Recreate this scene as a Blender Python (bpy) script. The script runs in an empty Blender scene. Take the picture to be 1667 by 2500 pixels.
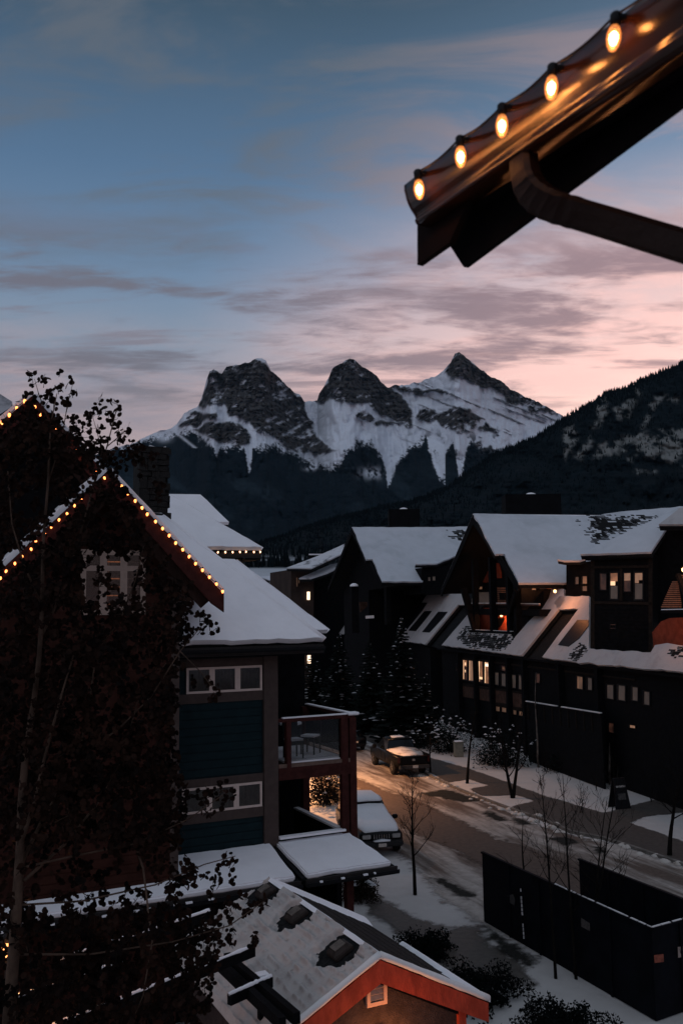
import bpy, bmesh, math, random
import numpy as np
from mathutils import Vector as V, Matrix

S = bpy.context.scene
COL = S.collection
R = math.radians

# ------------------------------------------------------------------ camera
H = 9.5                                   # the balcony one looks out from
FPX = 2200.0
TH = math.atan(245.0 / FPX)               # camera tilted slightly up
RO = R(0.8)
r0 = V((1, 0, 0)); u0 = V((0, -math.sin(TH), math.cos(TH))); FWD = V((0, math.cos(TH), math.sin(TH)))
UPV = u0 * math.cos(RO) + r0 * math.sin(RO)
RGT = r0 * math.cos(RO) - u0 * math.sin(RO)
CAM = V((0, 0, H))
cd = bpy.data.cameras.new('camera'); cam = bpy.data.objects.new('camera', cd); COL.objects.link(cam)
m = Matrix.Identity(4)
for i in range(3):
    m[i][0] = RGT[i]; m[i][1] = UPV[i]; m[i][2] = -FWD[i]; m[i][3] = CAM[i]
cam.matrix_world = m
cd.sensor_fit = 'VERTICAL'; cd.sensor_height = 36; cd.sensor_width = 24; cd.lens = 36 * FPX / 2500
cd.clip_start = 0.05; cd.clip_end = 40000
cd.dof.use_dof = True; cd.dof.focus_distance = 38; cd.dof.aperture_fstop = 4.5
S.camera = cam

# ------------------------------------------------------------------ sky
w = bpy.data.worlds.new('World'); S.world = w; w.use_nodes = True
nt = w.node_tree; nt.nodes.clear()
class N:
    """tiny node helper"""
    def __init__(s, tree): s.t = tree
    def new(s, typ, **kw):
        n = s.t.nodes.new(typ)
        for k, v in kw.items(): setattr(n, k, v)
        return n
    def put(s, sock, v):
        if isinstance(v, bpy.types.NodeSocket): s.t.links.new(v, sock)
        elif v is not None: sock.default_value = v
    def math(s, op, a, b=None, c=None, clamp=False):
        n = s.new('ShaderNodeMath', operation=op, use_clamp=clamp)
        s.put(n.inputs[0], a)
        if b is not None: s.put(n.inputs[1], b)
        if c is not None: s.put(n.inputs[2], c)
        return n.outputs[0]
    def mix(s, f, a, b, blend='MIX'):
        n = s.new('ShaderNodeMix', data_type='RGBA', blend_type=blend)
        s.put(n.inputs[0], f); s.put(n.inputs[6], a); s.put(n.inputs[7], b)
        return n.outputs[2]
    def step(s, x, lo, hi):
        n = s.new('ShaderNodeMapRange', interpolation_type='SMOOTHSTEP')
        s.put(n.inputs[0], x); s.put(n.inputs[1], lo); s.put(n.inputs[2], hi)
        return n.outputs[0]
    def ramp(s, x, stops):
        n = s.new('ShaderNodeValToRGB')
        e = n.color_ramp.elements
        while len(e) > 1: e.remove(e[-1])
        e[0].position = stops[0][0]; e[0].color = (*stops[0][1], 1)
        for p, c in stops[1:]:
            q = e.new(p); q.color = (*c, 1)
        s.put(n.inputs[0], x)
        return n.outputs[0]
    def noise(s, vec, scale, detail=5, rough=.55, dist=0.0):
        n = s.new('ShaderNodeTexNoise'); s.put(n.inputs['Vector'], vec)
        n.inputs['Scale'].default_value = scale; n.inputs['Detail'].default_value = detail
        n.inputs['Roughness'].default_value = rough; n.inputs['Distortion'].default_value = dist
        return n.outputs[0]
    def vmap(s, vec, loc=(0, 0, 0), rot=(0, 0, 0), scale=(1, 1, 1)):
        n = s.new('ShaderNodeMapping'); s.put(n.inputs[0], vec)
        n.inputs[1].default_value = loc; n.inputs[2].default_value = rot; n.inputs[3].default_value = scale
        return n.outputs[0]

g = N(nt)
co = g.new('ShaderNodeTexCoord').outputs['Generated']
sx = g.new('ShaderNodeSeparateXYZ'); g.put(sx.inputs[0], co)
elev = g.math('MULTIPLY', g.math('ARCSINE', sx.outputs[2]), 180 / math.pi)      # degrees
ev = g.math('DIVIDE', elev, 90.0, clamp=True)
SUNAZ = R(31)
dt = g.new('ShaderNodeVectorMath', operation='DOT_PRODUCT'); g.put(dt.inputs[0], co)
dt.inputs[1].default_value = (math.sin(SUNAZ), math.cos(SUNAZ), 0)
side = g.step(dt.outputs['Value'], 0.70, 1.0)                                     # 1 towards the sunset
warm = g.ramp(ev, [(0, (1.05, .62, .48)), (.10, (1.14, .72, .61)), (.165, (1.10, .68, .60)), (.215, (.82, .56, .54)), (.255, (.46, .40, .45)),
                   (.30, (.19, .265, .39)), (.40, (.085, .145, .225)), (1, (.045, .08, .125))])
cool = g.ramp(ev, [(0, (.22, .185, .225)), (.11, (.26, .205, .245)), (.15, (.25, .225, .275)), (.19, (.185, .24, .325)), (.24, (.115, .195, .315)),
                   (.30, (.068, .138, .245)), (.40, (.030, .064, .105)), (1, (.03, .052, .085))])
skyc = g.mix(side, cool, warm)
# clouds: the direction laid out on a flat layer overhead
den = g.math('ADD', sx.outputs[2], 0.10)
cx = g.new('ShaderNodeCombineXYZ')
g.put(cx.inputs[0], g.math('DIVIDE', sx.outputs[0], den)); g.put(cx.inputs[1], g.math('DIVIDE', sx.outputs[1], den))
flat = cx.outputs[0]
n1 = g.noise(g.vmap(flat, (3.1, 1.7, 0), (0, 0, R(10)), (1.0, 1.7, 1)), 1.7, 9, .62, .6)
n2 = g.noise(g.vmap(flat, (0.7, 7.7, 0), (0, 0, R(-7)), (.85, 2.3, 1)), 1.35, 9, .58, .45)
n3 = g.noise(g.vmap(flat, (1.3, 9.2, 0), (0, 0, R(14)), (.9, 2.2, 1)), 2.2, 9, .62, .6)
n4 = g.noise(g.vmap(flat, (8.3, 2.2, 0), (0, 0, R(-4)), (.55, 3.2, 1)), 2.2, 8, .6, .3)
n5 = g.noise(g.vmap(flat, (0, 0, 0), (0, 0, R(6)), (1.0, 2.0, 1)), 6.5, 6, .65, .5)
fine = g.math('MULTIPLY', g.math('SUBTRACT', n5, .5), .30)
n1 = g.math('ADD', n1, fine); n2 = g.math('ADD', n2, fine)
low = g.math('SUBTRACT', 1.0, g.step(elev, 19.5, 27.0))
# pale pink sheet of cloud over the lower sky
lowl = g.math('SUBTRACT', 1.0, g.step(elev, 13.5, 19.5))
lowm = g.math('ADD', g.math('MULTIPLY', low, side), g.math('MULTIPLY', lowl, g.math('SUBTRACT', 1.0, side)))
veil = g.math('MULTIPLY', g.step(n1, .38, .60), g.math('MULTIPLY', lowm, .85))
veilc = g.mix(side, (.36, .27, .295, 1), (1.06, .62, .555, 1))
skyc = g.mix(veil, skyc, veilc)
# grey-mauve banks with ragged edges, thickest a hand above the peaks
band = g.math('MULTIPLY', g.step(elev, 9.0, 16.0), g.math('SUBTRACT', 1.0, g.step(elev, 20.5, 25.5)))
bars = g.math('MULTIPLY', g.step(n2, .43, .60), g.math('MULTIPLY', band, .95))
barc = g.mix(side, (.125, .118, .155, 1), (.30, .18, .20, 1))
skyc = g.mix(bars, skyc, barc)
# thin dark streaks against the glow
strk = g.math('MULTIPLY', g.step(n4, .56, .70), g.math('MULTIPLY', g.math('MULTIPLY', g.step(elev, 10, 14), g.math('SUBTRACT', 1.0, g.step(elev, 19, 22))), .75))
skyc = g.mix(strk, skyc, g.mix(side, (.17, .15, .19, 1), (.34, .185, .185, 1)))
# lit pink wisps higher up
hi = g.math('MULTIPLY', g.step(n3, .43, .66), g.math('MULTIPLY', g.step(elev, 18, 27), .78))
skyc = g.mix(hi, skyc, g.mix(side, (.10, .115, .14, 1), (.60, .375, .37, 1)))
nish = g.new('ShaderNodeTexSky', sky_type='NISHITA', sun_disc=False)
nish.sun_elevation = R(0.0); nish.sun_rotation = SUNAZ; nish.altitude = 1300
bg = g.new('ShaderNodeBackground'); g.put(bg.inputs[0], skyc); bg.inputs[1].default_value = 0.88
bg2 = g.new('ShaderNodeBackground'); g.put(bg2.inputs[0], nish.outputs[0]); bg2.inputs[1].default_value = 0.05
ad = g.new('ShaderNodeAddShader'); g.put(ad.inputs[0], bg.outputs[0]); g.put(ad.inputs[1], bg2.outputs[0])
ow = g.new('ShaderNodeOutputWorld'); g.put(ow.inputs[0], ad.outputs[0])

# the sun is already behind the peaks: what is left is broad soft light from the high dusk sky
sd = bpy.data.lights.new('sun', 'SUN'); sd.energy = 0.60; sd.angle = R(110); sd.color = (.86, .90, 1.0)
sun = bpy.data.objects.new('sun', sd); COL.objects.link(sun)
sun.rotation_euler = V((.25, .45, -1.0)).to_track_quat('-Z', 'Y').to_euler()

S.view_settings.view_transform = 'Standard'; S.view_settings.look = 'None'
S.view_settings.exposure = 0.28; S.view_settings.gamma = 1.0; S.view_settings.use_curve_mapping = False
S.render.engine = 'CYCLES'
S.cycles.max_bounces = 5; S.cycles.diffuse_bounces = 3; S.cycles.transparent_max_bounces = 12
S.cycles.caustics_reflective = False; S.cycles.caustics_refractive = False
S.cycles.sample_clamp_indirect = 3.0
try: S.cycles.use_denoising = True; S.cycles.denoiser = 'OPENIMAGEDENOISE'
except Exception: pass

# ------------------------------------------------------------------ helpers: sight lines and surveying
def ray(px, py):
    return (FWD * FPX + RGT * (px - 833.5) - UPV * (py - 1250)).normalized()
def at_depth(px, py, D):
    d = ray(px, py); return CAM + d * (D / d.y)
def on_z(px, py, z):
    d = ray(px, py); return CAM + d * ((z - H) / d.z)
def on(px, py, plane):
    p, n = plane; d = ray(px, py)
    return CAM + d * ((p - CAM).dot(n) / d.dot(n))
def vplane(p, direction):
    """vertical plane through p that holds the horizontal direction, facing the camera"""
    n = V((direction[1], -direction[0], 0)).normalized()
    if n.dot(CAM - V(p)) < 0: n = -n
    return (V(p), n)

# value noise
_rs = np.random.RandomState(5)
_lat = _rs.rand(256, 256)
def vnoise(x, y):
    x = np.asarray(x, float); y = np.asarray(y, float)
    xi = np.floor(x).astype(int); yi = np.floor(y).astype(int); fx = x - xi; fy = y - yi
    fx = fx * fx * (3 - 2 * fx); fy = fy * fy * (3 - 2 * fy)
    a = _lat[xi & 255, yi & 255]; b = _lat[(xi + 1) & 255, yi & 255]; c = _lat[xi & 255, (yi + 1) & 255]; d = _lat[(xi + 1) & 255, (yi + 1) & 255]
    return (a * (1 - fx) + b * fx) * (1 - fy) + (c * (1 - fx) + d * fx) * fy
def fbm(x, y, o=5, gain=.5, ridged=False):
    s = 0; a = 1; t = 0
    for k in range(o):
        v = vnoise(x * 2 ** k + 17.3 * k, y * 2 ** k + 9.1 * k)
        if ridged: v = 1 - np.abs(2 * v - 1)
        s = s + v * a; t += a; a *= gain
    return s / t
def sstep(x, a, b):
    t = np.clip((x - a) / (b - a), 0, 1); return t * t * (3 - 2 * t)
def inside(px, py, poly):
    px = np.asarray(px, float); py = np.asarray(py, float); r = np.zeros(px.shape, bool); n = len(poly)
    for i in range(n):
        x1, y1 = poly[i]; x2, y2 = poly[(i + 1) % n]
        c = ((y1 > py) != (y2 > py))
        with np.errstate(divide='ignore', invalid='ignore'):
            r ^= c & (px < (x2 - x1) * (py - y1) / (y2 - y1 + 1e-12) + x1)
    return r
def edge_dist(px, py, poly):
    px = np.asarray(px, float); py = np.asarray(py, float); d = np.full(px.shape, 1e9); n = len(poly)
    for i in range(n):
        x1, y1 = poly[i]; x2, y2 = poly[(i + 1) % n]
        L = (x2 - x1) ** 2 + (y2 - y1) ** 2 + 1e-12
        t = np.clip(((px - x1) * (x2 - x1) + (py - y1) * (y2 - y1)) / L, 0, 1)
        d = np.minimum(d, np.hypot(px - x1 - t * (x2 - x1), py - y1 - t * (y2 - y1)))
    return np.where(inside(px, py, poly), d, -d)

# ------------------------------------------------------------------ helpers: materials
MATS = {}
def mat(name, col, rough=.8, var=.25, scale=3.0, bump=.0, bscale=20.0, metal=0.0, spec=.3, col2=None, coat=0.0, stretch=(1, 1, 1), gen=False):
    if name in MATS: return MATS[name]
    M = bpy.data.materials.new(name); M.use_nodes = True; t = M.node_tree
    b = t.nodes['Principled BSDF']; q = N(t)
    tc = q.new('ShaderNodeTexCoord').outputs['Object']
    tc = q.vmap(tc, scale=stretch)
    n = q.noise(tc, scale, 6, .6)
    c2 = col2 if col2 else tuple(c * (1 - var) for c in col)
    c1 = col if col2 else tuple(c * (1 + var) for c in col)
    q.put(b.inputs['Base Color'], q.mix(q.step(n, .32, .68), (*c2, 1), (*c1, 1)))
    b.inputs['Roughness'].default_value = rough; b.inputs['Metallic'].default_value = metal
    b.inputs['Specular IOR Level'].default_value = spec
    b.inputs['Coat Weight'].default_value = coat
    if bump:
        bn = q.new('ShaderNodeBump'); bn.inputs['Strength'].default_value = bump; bn.inputs['Distance'].default_value = .05
        q.put(bn.inputs['Height'], q.noise(tc, bscale, 5, .6)); q.put(b.inputs['Normal'], bn.outputs[0])
    MATS[name] = M
    return M
def emit(name, col, strength, base=(.02, .02, .02), var=0.0, scale=2.0):
    if name in MATS: return MATS[name]
    M = bpy.data.materials.new(name); M.use_nodes = True; t = M.node_tree
    b = t.nodes['Principled BSDF']; b.inputs['Base Color'].default_value = (*base, 1)
    b.inputs['Emission Strength'].default_value = strength; q = N(t)
    if var:
        tc = q.new('ShaderNodeTexCoord').outputs['Object']
        n = q.step(q.noise(tc, scale, 3, .5), .35, .65)
        q.put(b.inputs['Emission Color'], q.mix(n, tuple(c * (1 - var) for c in col) + (1,), (*col, 1)))
    else: b.inputs['Emission Color'].default_value = (*col, 1)
    MATS[name] = M
    return M
def glass(name, dark=.75, tint=(.02, .025, .03)):
    """window pane: mirror-like sheen over a mostly clear sheet"""
    if name in MATS: return MATS[name]
    M = bpy.data.materials.new(name); M.use_nodes = True; t = M.node_tree; q = N(t)
    t.nodes.remove(t.nodes['Principled BSDF'])
    tr = q.new('ShaderNodeBsdfTransparent'); tr.inputs[0].default_value = (dark, dark, dark, 1)
    gl = q.new('ShaderNodeBsdfGlossy'); gl.inputs['Roughness'].default_value = .04; gl.inputs[0].default_value = (.8, .8, .8, 1)
    fr = q.new('ShaderNodeFresnel'); fr.inputs[0].default_value = 1.45
    mx = q.new('ShaderNodeMixShader'); q.put(mx.inputs[0], fr.outputs[0]); q.put(mx.inputs[1], tr.outputs[0]); q.put(mx.inputs[2], gl.outputs[0])
    q.put(t.nodes['Material Output'].inputs[0], mx.outputs[0])
    MATS[name] = M
    return M

def snow_mat(name, col=(.80, .80, .84), dirt=None, dscale=2.0, lo=.5, hi=.75, bump=.35, bscale=9.0):
    if name in MATS: return MATS[name]
    M = bpy.data.materials.new(name); M.use_nodes = True; t = M.node_tree; q = N(t); b = t.nodes['Principled BSDF']
    tc = q.new('ShaderNodeTexCoord').outputs['Object']
    n = q.noise(tc, 1.3, 5, .6)
    c = q.mix(q.step(n, .3, .7), tuple(x * .93 for x in col) + (1,), (*col, 1))
    if dirt:
        c = q.mix(q.step(q.noise(tc, dscale, 8, .65, .3), lo, hi), c, (*dirt, 1))
    q.put(b.inputs['Base Color'], c); b.inputs['Roughness'].default_value = .85; b.inputs['Specular IOR Level'].default_value = .2
    bn = q.new('ShaderNodeBump'); bn.inputs['Strength'].default_value = bump; bn.inputs['Distance'].default_value = .04
    h = q.math('ADD', q.noise(tc, bscale, 6, .6), q.math('MULTIPLY', q.noise(tc, 1.4, 2, .5), 2.0))
    q.put(bn.inputs['Height'], h); q.put(b.inputs['Normal'], bn.outputs[0])
    MATS[name] = M
    return M

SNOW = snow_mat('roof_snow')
SNOWD = snow_mat('dusty_snow', (.62, .61, .62), (.16, .14, .12), 1.3, .52, .78)
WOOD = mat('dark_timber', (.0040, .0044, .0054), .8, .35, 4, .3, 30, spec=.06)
WOODB = mat('brown_timber', (.020, .011, .009), .75, .35, 4, .3, 30, stretch=(1, 1, .3), spec=.06)
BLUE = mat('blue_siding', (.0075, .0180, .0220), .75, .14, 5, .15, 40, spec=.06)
BROWN = mat('brown_siding', (.030, .0115, .0085), .8, .22, 3, .2, 30, spec=.06)
TRIM = mat('taupe_trim', (.060, .045, .041), .7, .12, 6, spec=.06)
WHITE = mat('white_frame', (.50, .40, .36), .5, .05, 8)
RUST = mat('red_timber', (.040, .0125, .011), .6, .25, 6, .2, 30, spec=.06)
BLACK = mat('black_metal', (.006, .0065, .008), .5, .2, 6, spec=.12)
SHING = mat('asphalt_shingle', (.013, .014, .015), .95, .45, 14, .5, 60, spec=.06)
GLASS = glass('window_glass')
CURT = mat('grey_curtain', (.13, .105, .09), .9, .2, 5)
CURTW = emit('lamp_lit_curtain', (1, .46, .22), .16, (.25, .16, .12), .4, 3)
# ------------------------------------------------------------------ helpers: objects
ORG = {}
def tag(o, label=None, cat=None, group=None, kind=None):
    if label: o['label'] = label
    if cat: o['category'] = cat
    if group: o['group'] = group
    if kind: o['kind'] = kind
    return o
def thing(name, label, cat, loc=(0, 0, 0), group=None):
    o = bpy.data.objects.new(name, None); COL.objects.link(o); o.location = loc; o.empty_display_size = .2
    ORG[o.name] = V(loc)
    return tag(o, label, cat, group)
class MB:
    """collects faces, then links them as one mesh object"""
    def __init__(s): s.v = []; s.f = []; s.smooth = False
    def add(s, vs, fs):
        k = len(s.v); s.v += [V(p) for p in vs]; s.f += [tuple(i + k for i in f) for f in fs]; return s
    def prism(s, pts, n, t0, t1):
        """polygon pts extruded from n*t0 (back) to n*t1 (front)"""
        pts = [V(p) for p in pts]; n = V(n).normalized(); k = len(pts)
        nn = V((0, 0, 0))
        for i in range(k): nn += pts[i].cross(pts[(i + 1) % k])
        if nn.dot(n) < 0: pts = pts[::-1]
        vs = [p + n * t0 for p in pts] + [p + n * t1 for p in pts]
        fs = [tuple(range(k - 1, -1, -1)), tuple(range(k, 2 * k))] + [(i, (i + 1) % k, k + (i + 1) % k, k + i) for i in range(k)]
        return s.add(vs, fs)
    def bar(s, a, b, wd, ht, up=(0, 0, 1)):
        """rectangular bar from a to b; wd across, ht along up"""
        a = V(a); b = V(b); d = (b - a).normalized(); up = V(up)
        x = d.cross(up)
        if x.length < 1e-4: x = d.cross(V((0, 1, 0)))
        x.normalize(); y = x.cross(d).normalized()
        c = [(-wd / 2, -ht / 2), (wd / 2, -ht / 2), (wd / 2, ht / 2), (-wd / 2, ht / 2)]
        vs = [a + x * i + y * j for i, j in c] + [b + x * i + y * j for i, j in c]
        return s.add(vs, [(0, 1, 2, 3), (7, 6, 5, 4), (0, 4, 5, 1), (1, 5, 6, 2), (2, 6, 7, 3), (3, 7, 4, 0)])
    def box(s, c, sz, rz=0):
        c = V(c); x, y, z = [q / 2 for q in sz]; m = Matrix.Rotation(rz, 3, 'Z')
        vs = [c + m @ V((i * x, j * y, k * z)) for k in (-1, 1) for i, j in ((-1, -1), (1, -1), (1, 1), (-1, 1))]
        return s.add(vs, [(3, 2, 1, 0), (4, 5, 6, 7), (0, 1, 5, 4), (1, 2, 6, 5), (2, 3, 7, 6), (3, 0, 4, 7)])
    def tube(s, pts, rad, n=6, cap=True):
        pts = [V(p) for p in pts]; k = len(pts)
        if not hasattr(rad, '__len__'): rad = [rad] * k
        base = len(s.v); ref = V((0.31, 0.17, .93))
        for i, p in enumerate(pts):
            d = (pts[min(i + 1, k - 1)] - pts[max(i - 1, 0)]).normalized()
            if abs(d.dot(ref)) > .95: rf = V((.9, .3, .1))
            else: rf = ref
            x = d.cross(rf).normalized(); y = d.cross(x)
            for j in range(n):
                a = 2 * math.pi * j / n; s.v.append(p + (x * math.cos(a) + y * math.sin(a)) * rad[i])
        for i in range(k - 1):
            for j in range(n):
                a = base + i * n + j; b = base + i * n + (j + 1) % n
                s.f.append((a, b, b + n, a + n))
        if cap:
            s.f.append(tuple(base + j for j in range(n - 1, -1, -1))); s.f.append(tuple(base + (k - 1) * n + j for j in range(n)))
        return s
    def lathe(s, c, prof, axis=(0, 0, 1), n=12):
        """prof: (radius, height along axis)"""
        c = V(c); ax = V(axis).normalized(); x = ax.orthogonal().normalized(); y = ax.cross(x); base = len(s.v)
        for r, h in prof:
            for j in range(n):
                a = 2 * math.pi * j / n; s.v.append(c + ax * h + (x * math.cos(a) + y * math.sin(a)) * r)
        for i in range(len(prof) - 1):
            for j in range(n):
                a = base + i * n + j; b = base + i * n + (j + 1) % n
                s.f.append((a, b, b + n, a + n))
        s.f.append(tuple(base + j for j in range(n - 1, -1, -1))); s.f.append(tuple(base + (len(prof) - 1) * n + j for j in range(n)))
        return s
    def build(s, name, material, parent=None, smooth=False, bevel=0.0, loc=None):
        me = bpy.data.meshes.new(name)
        org = ORG.get(parent.name, V((0, 0, 0))) if parent else (V(loc) if loc is not None else V((0, 0, 0)))
        me.from_pydata([p - org for p in s.v], [], s.f); me.materials.append(material)
        o = bpy.data.objects.new(name, me); COL.objects.link(o)
        if parent: o.parent = parent; ORG[o.name] = org
        else: o.location = org; ORG[o.name] = org
        if smooth:
            for p in me.polygons: p.use_smooth = True
        me.validate(); me.update()
        if bevel:
            bm_ = bmesh.new(); bm_.from_mesh(me)
            bmesh.ops.bevel(bm_, geom=[e for e in bm_.edges], offset=bevel, segments=2, affect='EDGES', clamp_overlap=True)
            bm_.to_mesh(me); bm_.free(); me.update()
        return o
def poly(name, px, plane, material, parent, back=-.1, front=0.0):
    return MB().prism([on(x, y, plane) for x, y in px], plane[1], back, front).build(name, material, parent)
rnd = random.Random(11)
def rough(pts, step, amp, closed=True, rg=rnd):
    """break straight snow edges into uneven ones"""
    out = []; k = len(pts)
    for i in range(k):
        a = V(pts[i]); b = V(pts[(i + 1) % k]); n = max(1, int((b - a).length / step)); out.append(a)
        for j in range(1, n):
            p = a.lerp(b, (j + rg.uniform(-.25, .25)) / n)
            out.append(p + V((rg.gauss(0, 1), rg.gauss(0, 1), rg.gauss(0, 1))) * amp)
    return out
def flatten(pts, plane):
    p, n = plane; return [q - n * (q - p).dot(n) for q in pts]
def snow_poly(name, px, plane, parent, t=.12, step=.6, amp=.05, material=None, front=None):
    pts = flatten(rough([on(x, y, plane) for x, y in px], step, amp), plane)
    return MB().prism(pts, plane[1], .003, t).build(name, material or SNOW, parent)
def grid_obj(name, P, material, parent=None, smooth=True, attr=None, keep=None, flip=False):
    """P: (nu,nv,3) array"""
    nu, nv = P.shape[:2]; org = np.array(ORG.get(parent.name, V((0, 0, 0)))) if parent else np.zeros(3)
    idx = np.arange(nu * nv).reshape(nu, nv)
    q = np.stack([idx[:-1, :-1], idx[1:, :-1], idx[1:, 1:], idx[:-1, 1:]], -1)
    if flip: q = q[..., ::-1]
    if keep is not None: q = q[keep]
    q = q.reshape(-1, 4); vs = P.reshape(-1, 3) - org
    if keep is not None:
        used = np.unique(q); mp = np.full(nu * nv, -1); mp[used] = np.arange(len(used)); q = mp[q]; vs = vs[used]
        if attr: attr = {k: a.reshape(-1)[used] for k, a in attr.items()}
    me = bpy.data.meshes.new(name); me.vertices.add(len(vs)); me.vertices.foreach_set('co', vs.astype(np.float32).ravel())
    me.loops.add(q.size); me.loops.foreach_set('vertex_index', q.astype(np.int32).ravel())
    me.polygons.add(len(q)); me.polygons.foreach_set('loop_start', np.arange(0, q.size, 4, dtype=np.int32)); me.polygons.foreach_set('loop_total', np.full(len(q), 4, np.int32))
    me.update(calc_edges=True); me.validate()
    if smooth: me.polygons.foreach_set('use_smooth', np.ones(len(me.polygons), bool))
    for k, a in (attr or {}).items():
        at = me.attributes.new(k, 'FLOAT', 'POINT'); at.data.foreach_set('value', a.reshape(-1).astype(np.float32))
    me.materials.append(material)
    o = bpy.data.objects.new(name, me); COL.objects.link(o)
    if parent: o.parent = parent; ORG[o.name] = V(org)
    return o
def copy_tree(o, parent=None):
    c = o.copy(); COL.objects.link(c)
    if parent: c.parent = parent
    for ch in o.children: copy_tree(ch, c)
    return c
def lamp(name, loc, power, col=(1, .5, .2), size=.06):
    l = bpy.data.lights.new(name, 'POINT'); l.energy = power; l.color = col; l.shadow_soft_size = size
    o = bpy.data.objects.new(name, l); COL.objects.link(o); o.location = loc; return o

# window: frame bars, panes and curtains on a wall
def window(parent, org, ux, n, a0, a1, z0, z1, cols, fr=.06, transom=None, fm=None, curtain=CURT, depth=.05, mull=None, back=None, mats=None):
    fm = fm or WHITE
    P = lambda a, z, d=0: V(org) + V(ux) * a + V((0, 0, 1)) * z + V(n) * d
    mb = MB(); mw = mull or fr
    def rect(b, A0, A1, Z0, Z1, d0, d1): b.prism([P(A0, Z0), P(A1, Z0), P(A1, Z1), P(A0, Z1)], n, d0, d1)
    rect(mb, a0, a1, z0, z0 + fr, -.03, depth); rect(mb, a0, a1, z1 - fr, z1, -.03, depth)
    rect(mb, a0, a0 + fr, z0 + fr, z1 - fr, -.03, depth); rect(mb, a1 - fr, a1, z0 + fr, z1 - fr, -.03, depth)
    W = (a1 - a0 - 2 * fr - (cols - 1) * mw) / cols; cells = []
    for i in range(cols):
        s0 = a0 + fr + i * (W + mw); cells.append((s0, s0 + W))
        if i: rect(mb, s0 - mw, s0, z0 + fr, z1 - fr, -.03, depth * .9)
    if transom:
        for s0, s1 in cells: rect(mb, s0, s1, transom - fr * .5, transom + fr * .5, -.03, depth * .8)
    f = mb.build('window', fm, parent)
    for i, (s0, s1) in enumerate(cells):
        zz = [(z0 + fr, z1 - fr)] if not transom else [(z0 + fr, transom - fr * .5), (transom + fr * .5, z1 - fr)]
        for Z0, Z1 in zz:
            b = MB(); rect(b, s0, s1, Z0, Z1, .022, .027); b.build('pane', GLASS, f)
            cm = mats[i % len(mats)] if mats else curtain
            if cm:
                k = max(6, int((s1 - s0) / .03)); b = MB(); vs = []; fs = []
                for j in range(k + 1):
                    d = .008 + .007 * math.sin(j * 2.1) + .003 * math.sin(j * .9)
                    a = s0 + (s1 - s0) * j / k; vs += [P(a, Z0, d), P(a, Z1, d)]
                for j in range(k): fs.append((2 * j, 2 * j + 2, 2 * j + 3, 2 * j + 1))
                b.add(vs, fs).build('curtain', cm, f)
    return f
# ------------------------------------------------------------------ ground and street
def sheet(name, px, z, material, res=.22, pad=.5, world=None, wob=.25):
    P = world or [tuple(on_z(x, y, 0.0)[:2]) for x, y in px]
    xs = [p[0] for p in P]; ys = [p[1] for p in P]
    ny = int(min(420, max(12, (max(ys) - min(ys) + 2 * pad) / res))); nx = int(min(420, max(12, (max(xs) - min(xs) + 2 * pad) / res)))
    X, Y = np.meshgrid(np.linspace(min(xs) - pad, max(xs) + pad, nx), np.linspace(min(ys) - pad, max(ys) + pad, ny), indexing='ij')
    E = edge_dist(X, Y, P) + (fbm(X * .8, Y * .8, 4) - .5) * 2 * wob
    Q = np.stack([X, Y, np.full_like(X, z)], -1)
    k = E > -pad * .9
    kk = k[:-1, :-1] | k[1:, :-1] | k[1:, 1:] | k[:-1, 1:]
    return tag(grid_obj(name, Q, material, attr={'edge': E}, keep=kk), kind='structure')
def ground_mat(name, col, snow, feather=.5, thr=(.55, .75), nsc=.6, stretch=(1, 1, 1), rot=0, keep=1.0, rough=.8, spec=.3, bump=.3):
    M = bpy.data.materials.new(name); M.use_nodes = True; t = M.node_tree; q = N(t); b = t.nodes['Principled BSDF']
    tc = q.new('ShaderNodeTexCoord').outputs['Object']
    at = q.new('ShaderNodeAttribute', attribute_name='edge').outputs['Fac']
    st = q.vmap(q.vmap(tc, rot=(0, 0, rot)), scale=stretch)
    n1 = q.noise(st, nsc, 8, .62, .2); n2 = q.noise(tc, 2.2, 8, .65)
    e = q.step(q.math('ADD', at, q.math('MULTIPLY', q.math('SUBTRACT', n2, .5), feather * 2.5)), 0.0, feather)
    f = q.math('SUBTRACT', 1.0, q.math('MULTIPLY', q.step(n1, *thr), keep))
    base = q.mix(q.step(q.noise(tc, 5, 8, .7), .3, .7), tuple(c * .7 for c in col) + (1,), tuple(c * 1.3 for c in col) + (1,))
    sn = q.mix(q.step(q.noise(tc, 3.5, 7, .65), .35, .7), tuple(c * .72 for c in snow) + (1,), (*snow, 1))
    q.put(b.inputs['Base Color'], q.mix(f, sn, base))
    b.inputs['Roughness'].default_value = rough; b.inputs['Specular IOR Level'].default_value = spec
    bn = q.new('ShaderNodeBump'); bn.inputs['Strength'].default_value = bump; bn.inputs['Distance'].default_value = .05
    q.put(bn.inputs['Height'], q.math('ADD', q.noise(tc, 6, 7, .65), q.math('MULTIPLY', n1, 1.5))); q.put(b.inputs['Normal'], bn.outputs[0])
    tr = q.new('ShaderNodeBsdfTransparent'); mx = q.new('ShaderNodeMixShader')     # thin ragged edge lets the snow below show
    q.put(mx.inputs[0], e); q.put(mx.inputs[1], tr.outputs[0]); q.put(mx.inputs[2], b.outputs[0]); q.put(t.nodes['Material Output'].inputs[0], mx.outputs[0])
    return M
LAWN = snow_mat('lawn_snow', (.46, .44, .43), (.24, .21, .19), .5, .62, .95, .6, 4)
VERGE_S = (.40, .36, .33)
g0 = MB(); 
g0.add([(-9000, -4000, -.15), (9000, -4000, -.15), (9000, 14000, -.15), (-9000, 14000, -.15)], [(0, 1, 2, 3)])
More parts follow.
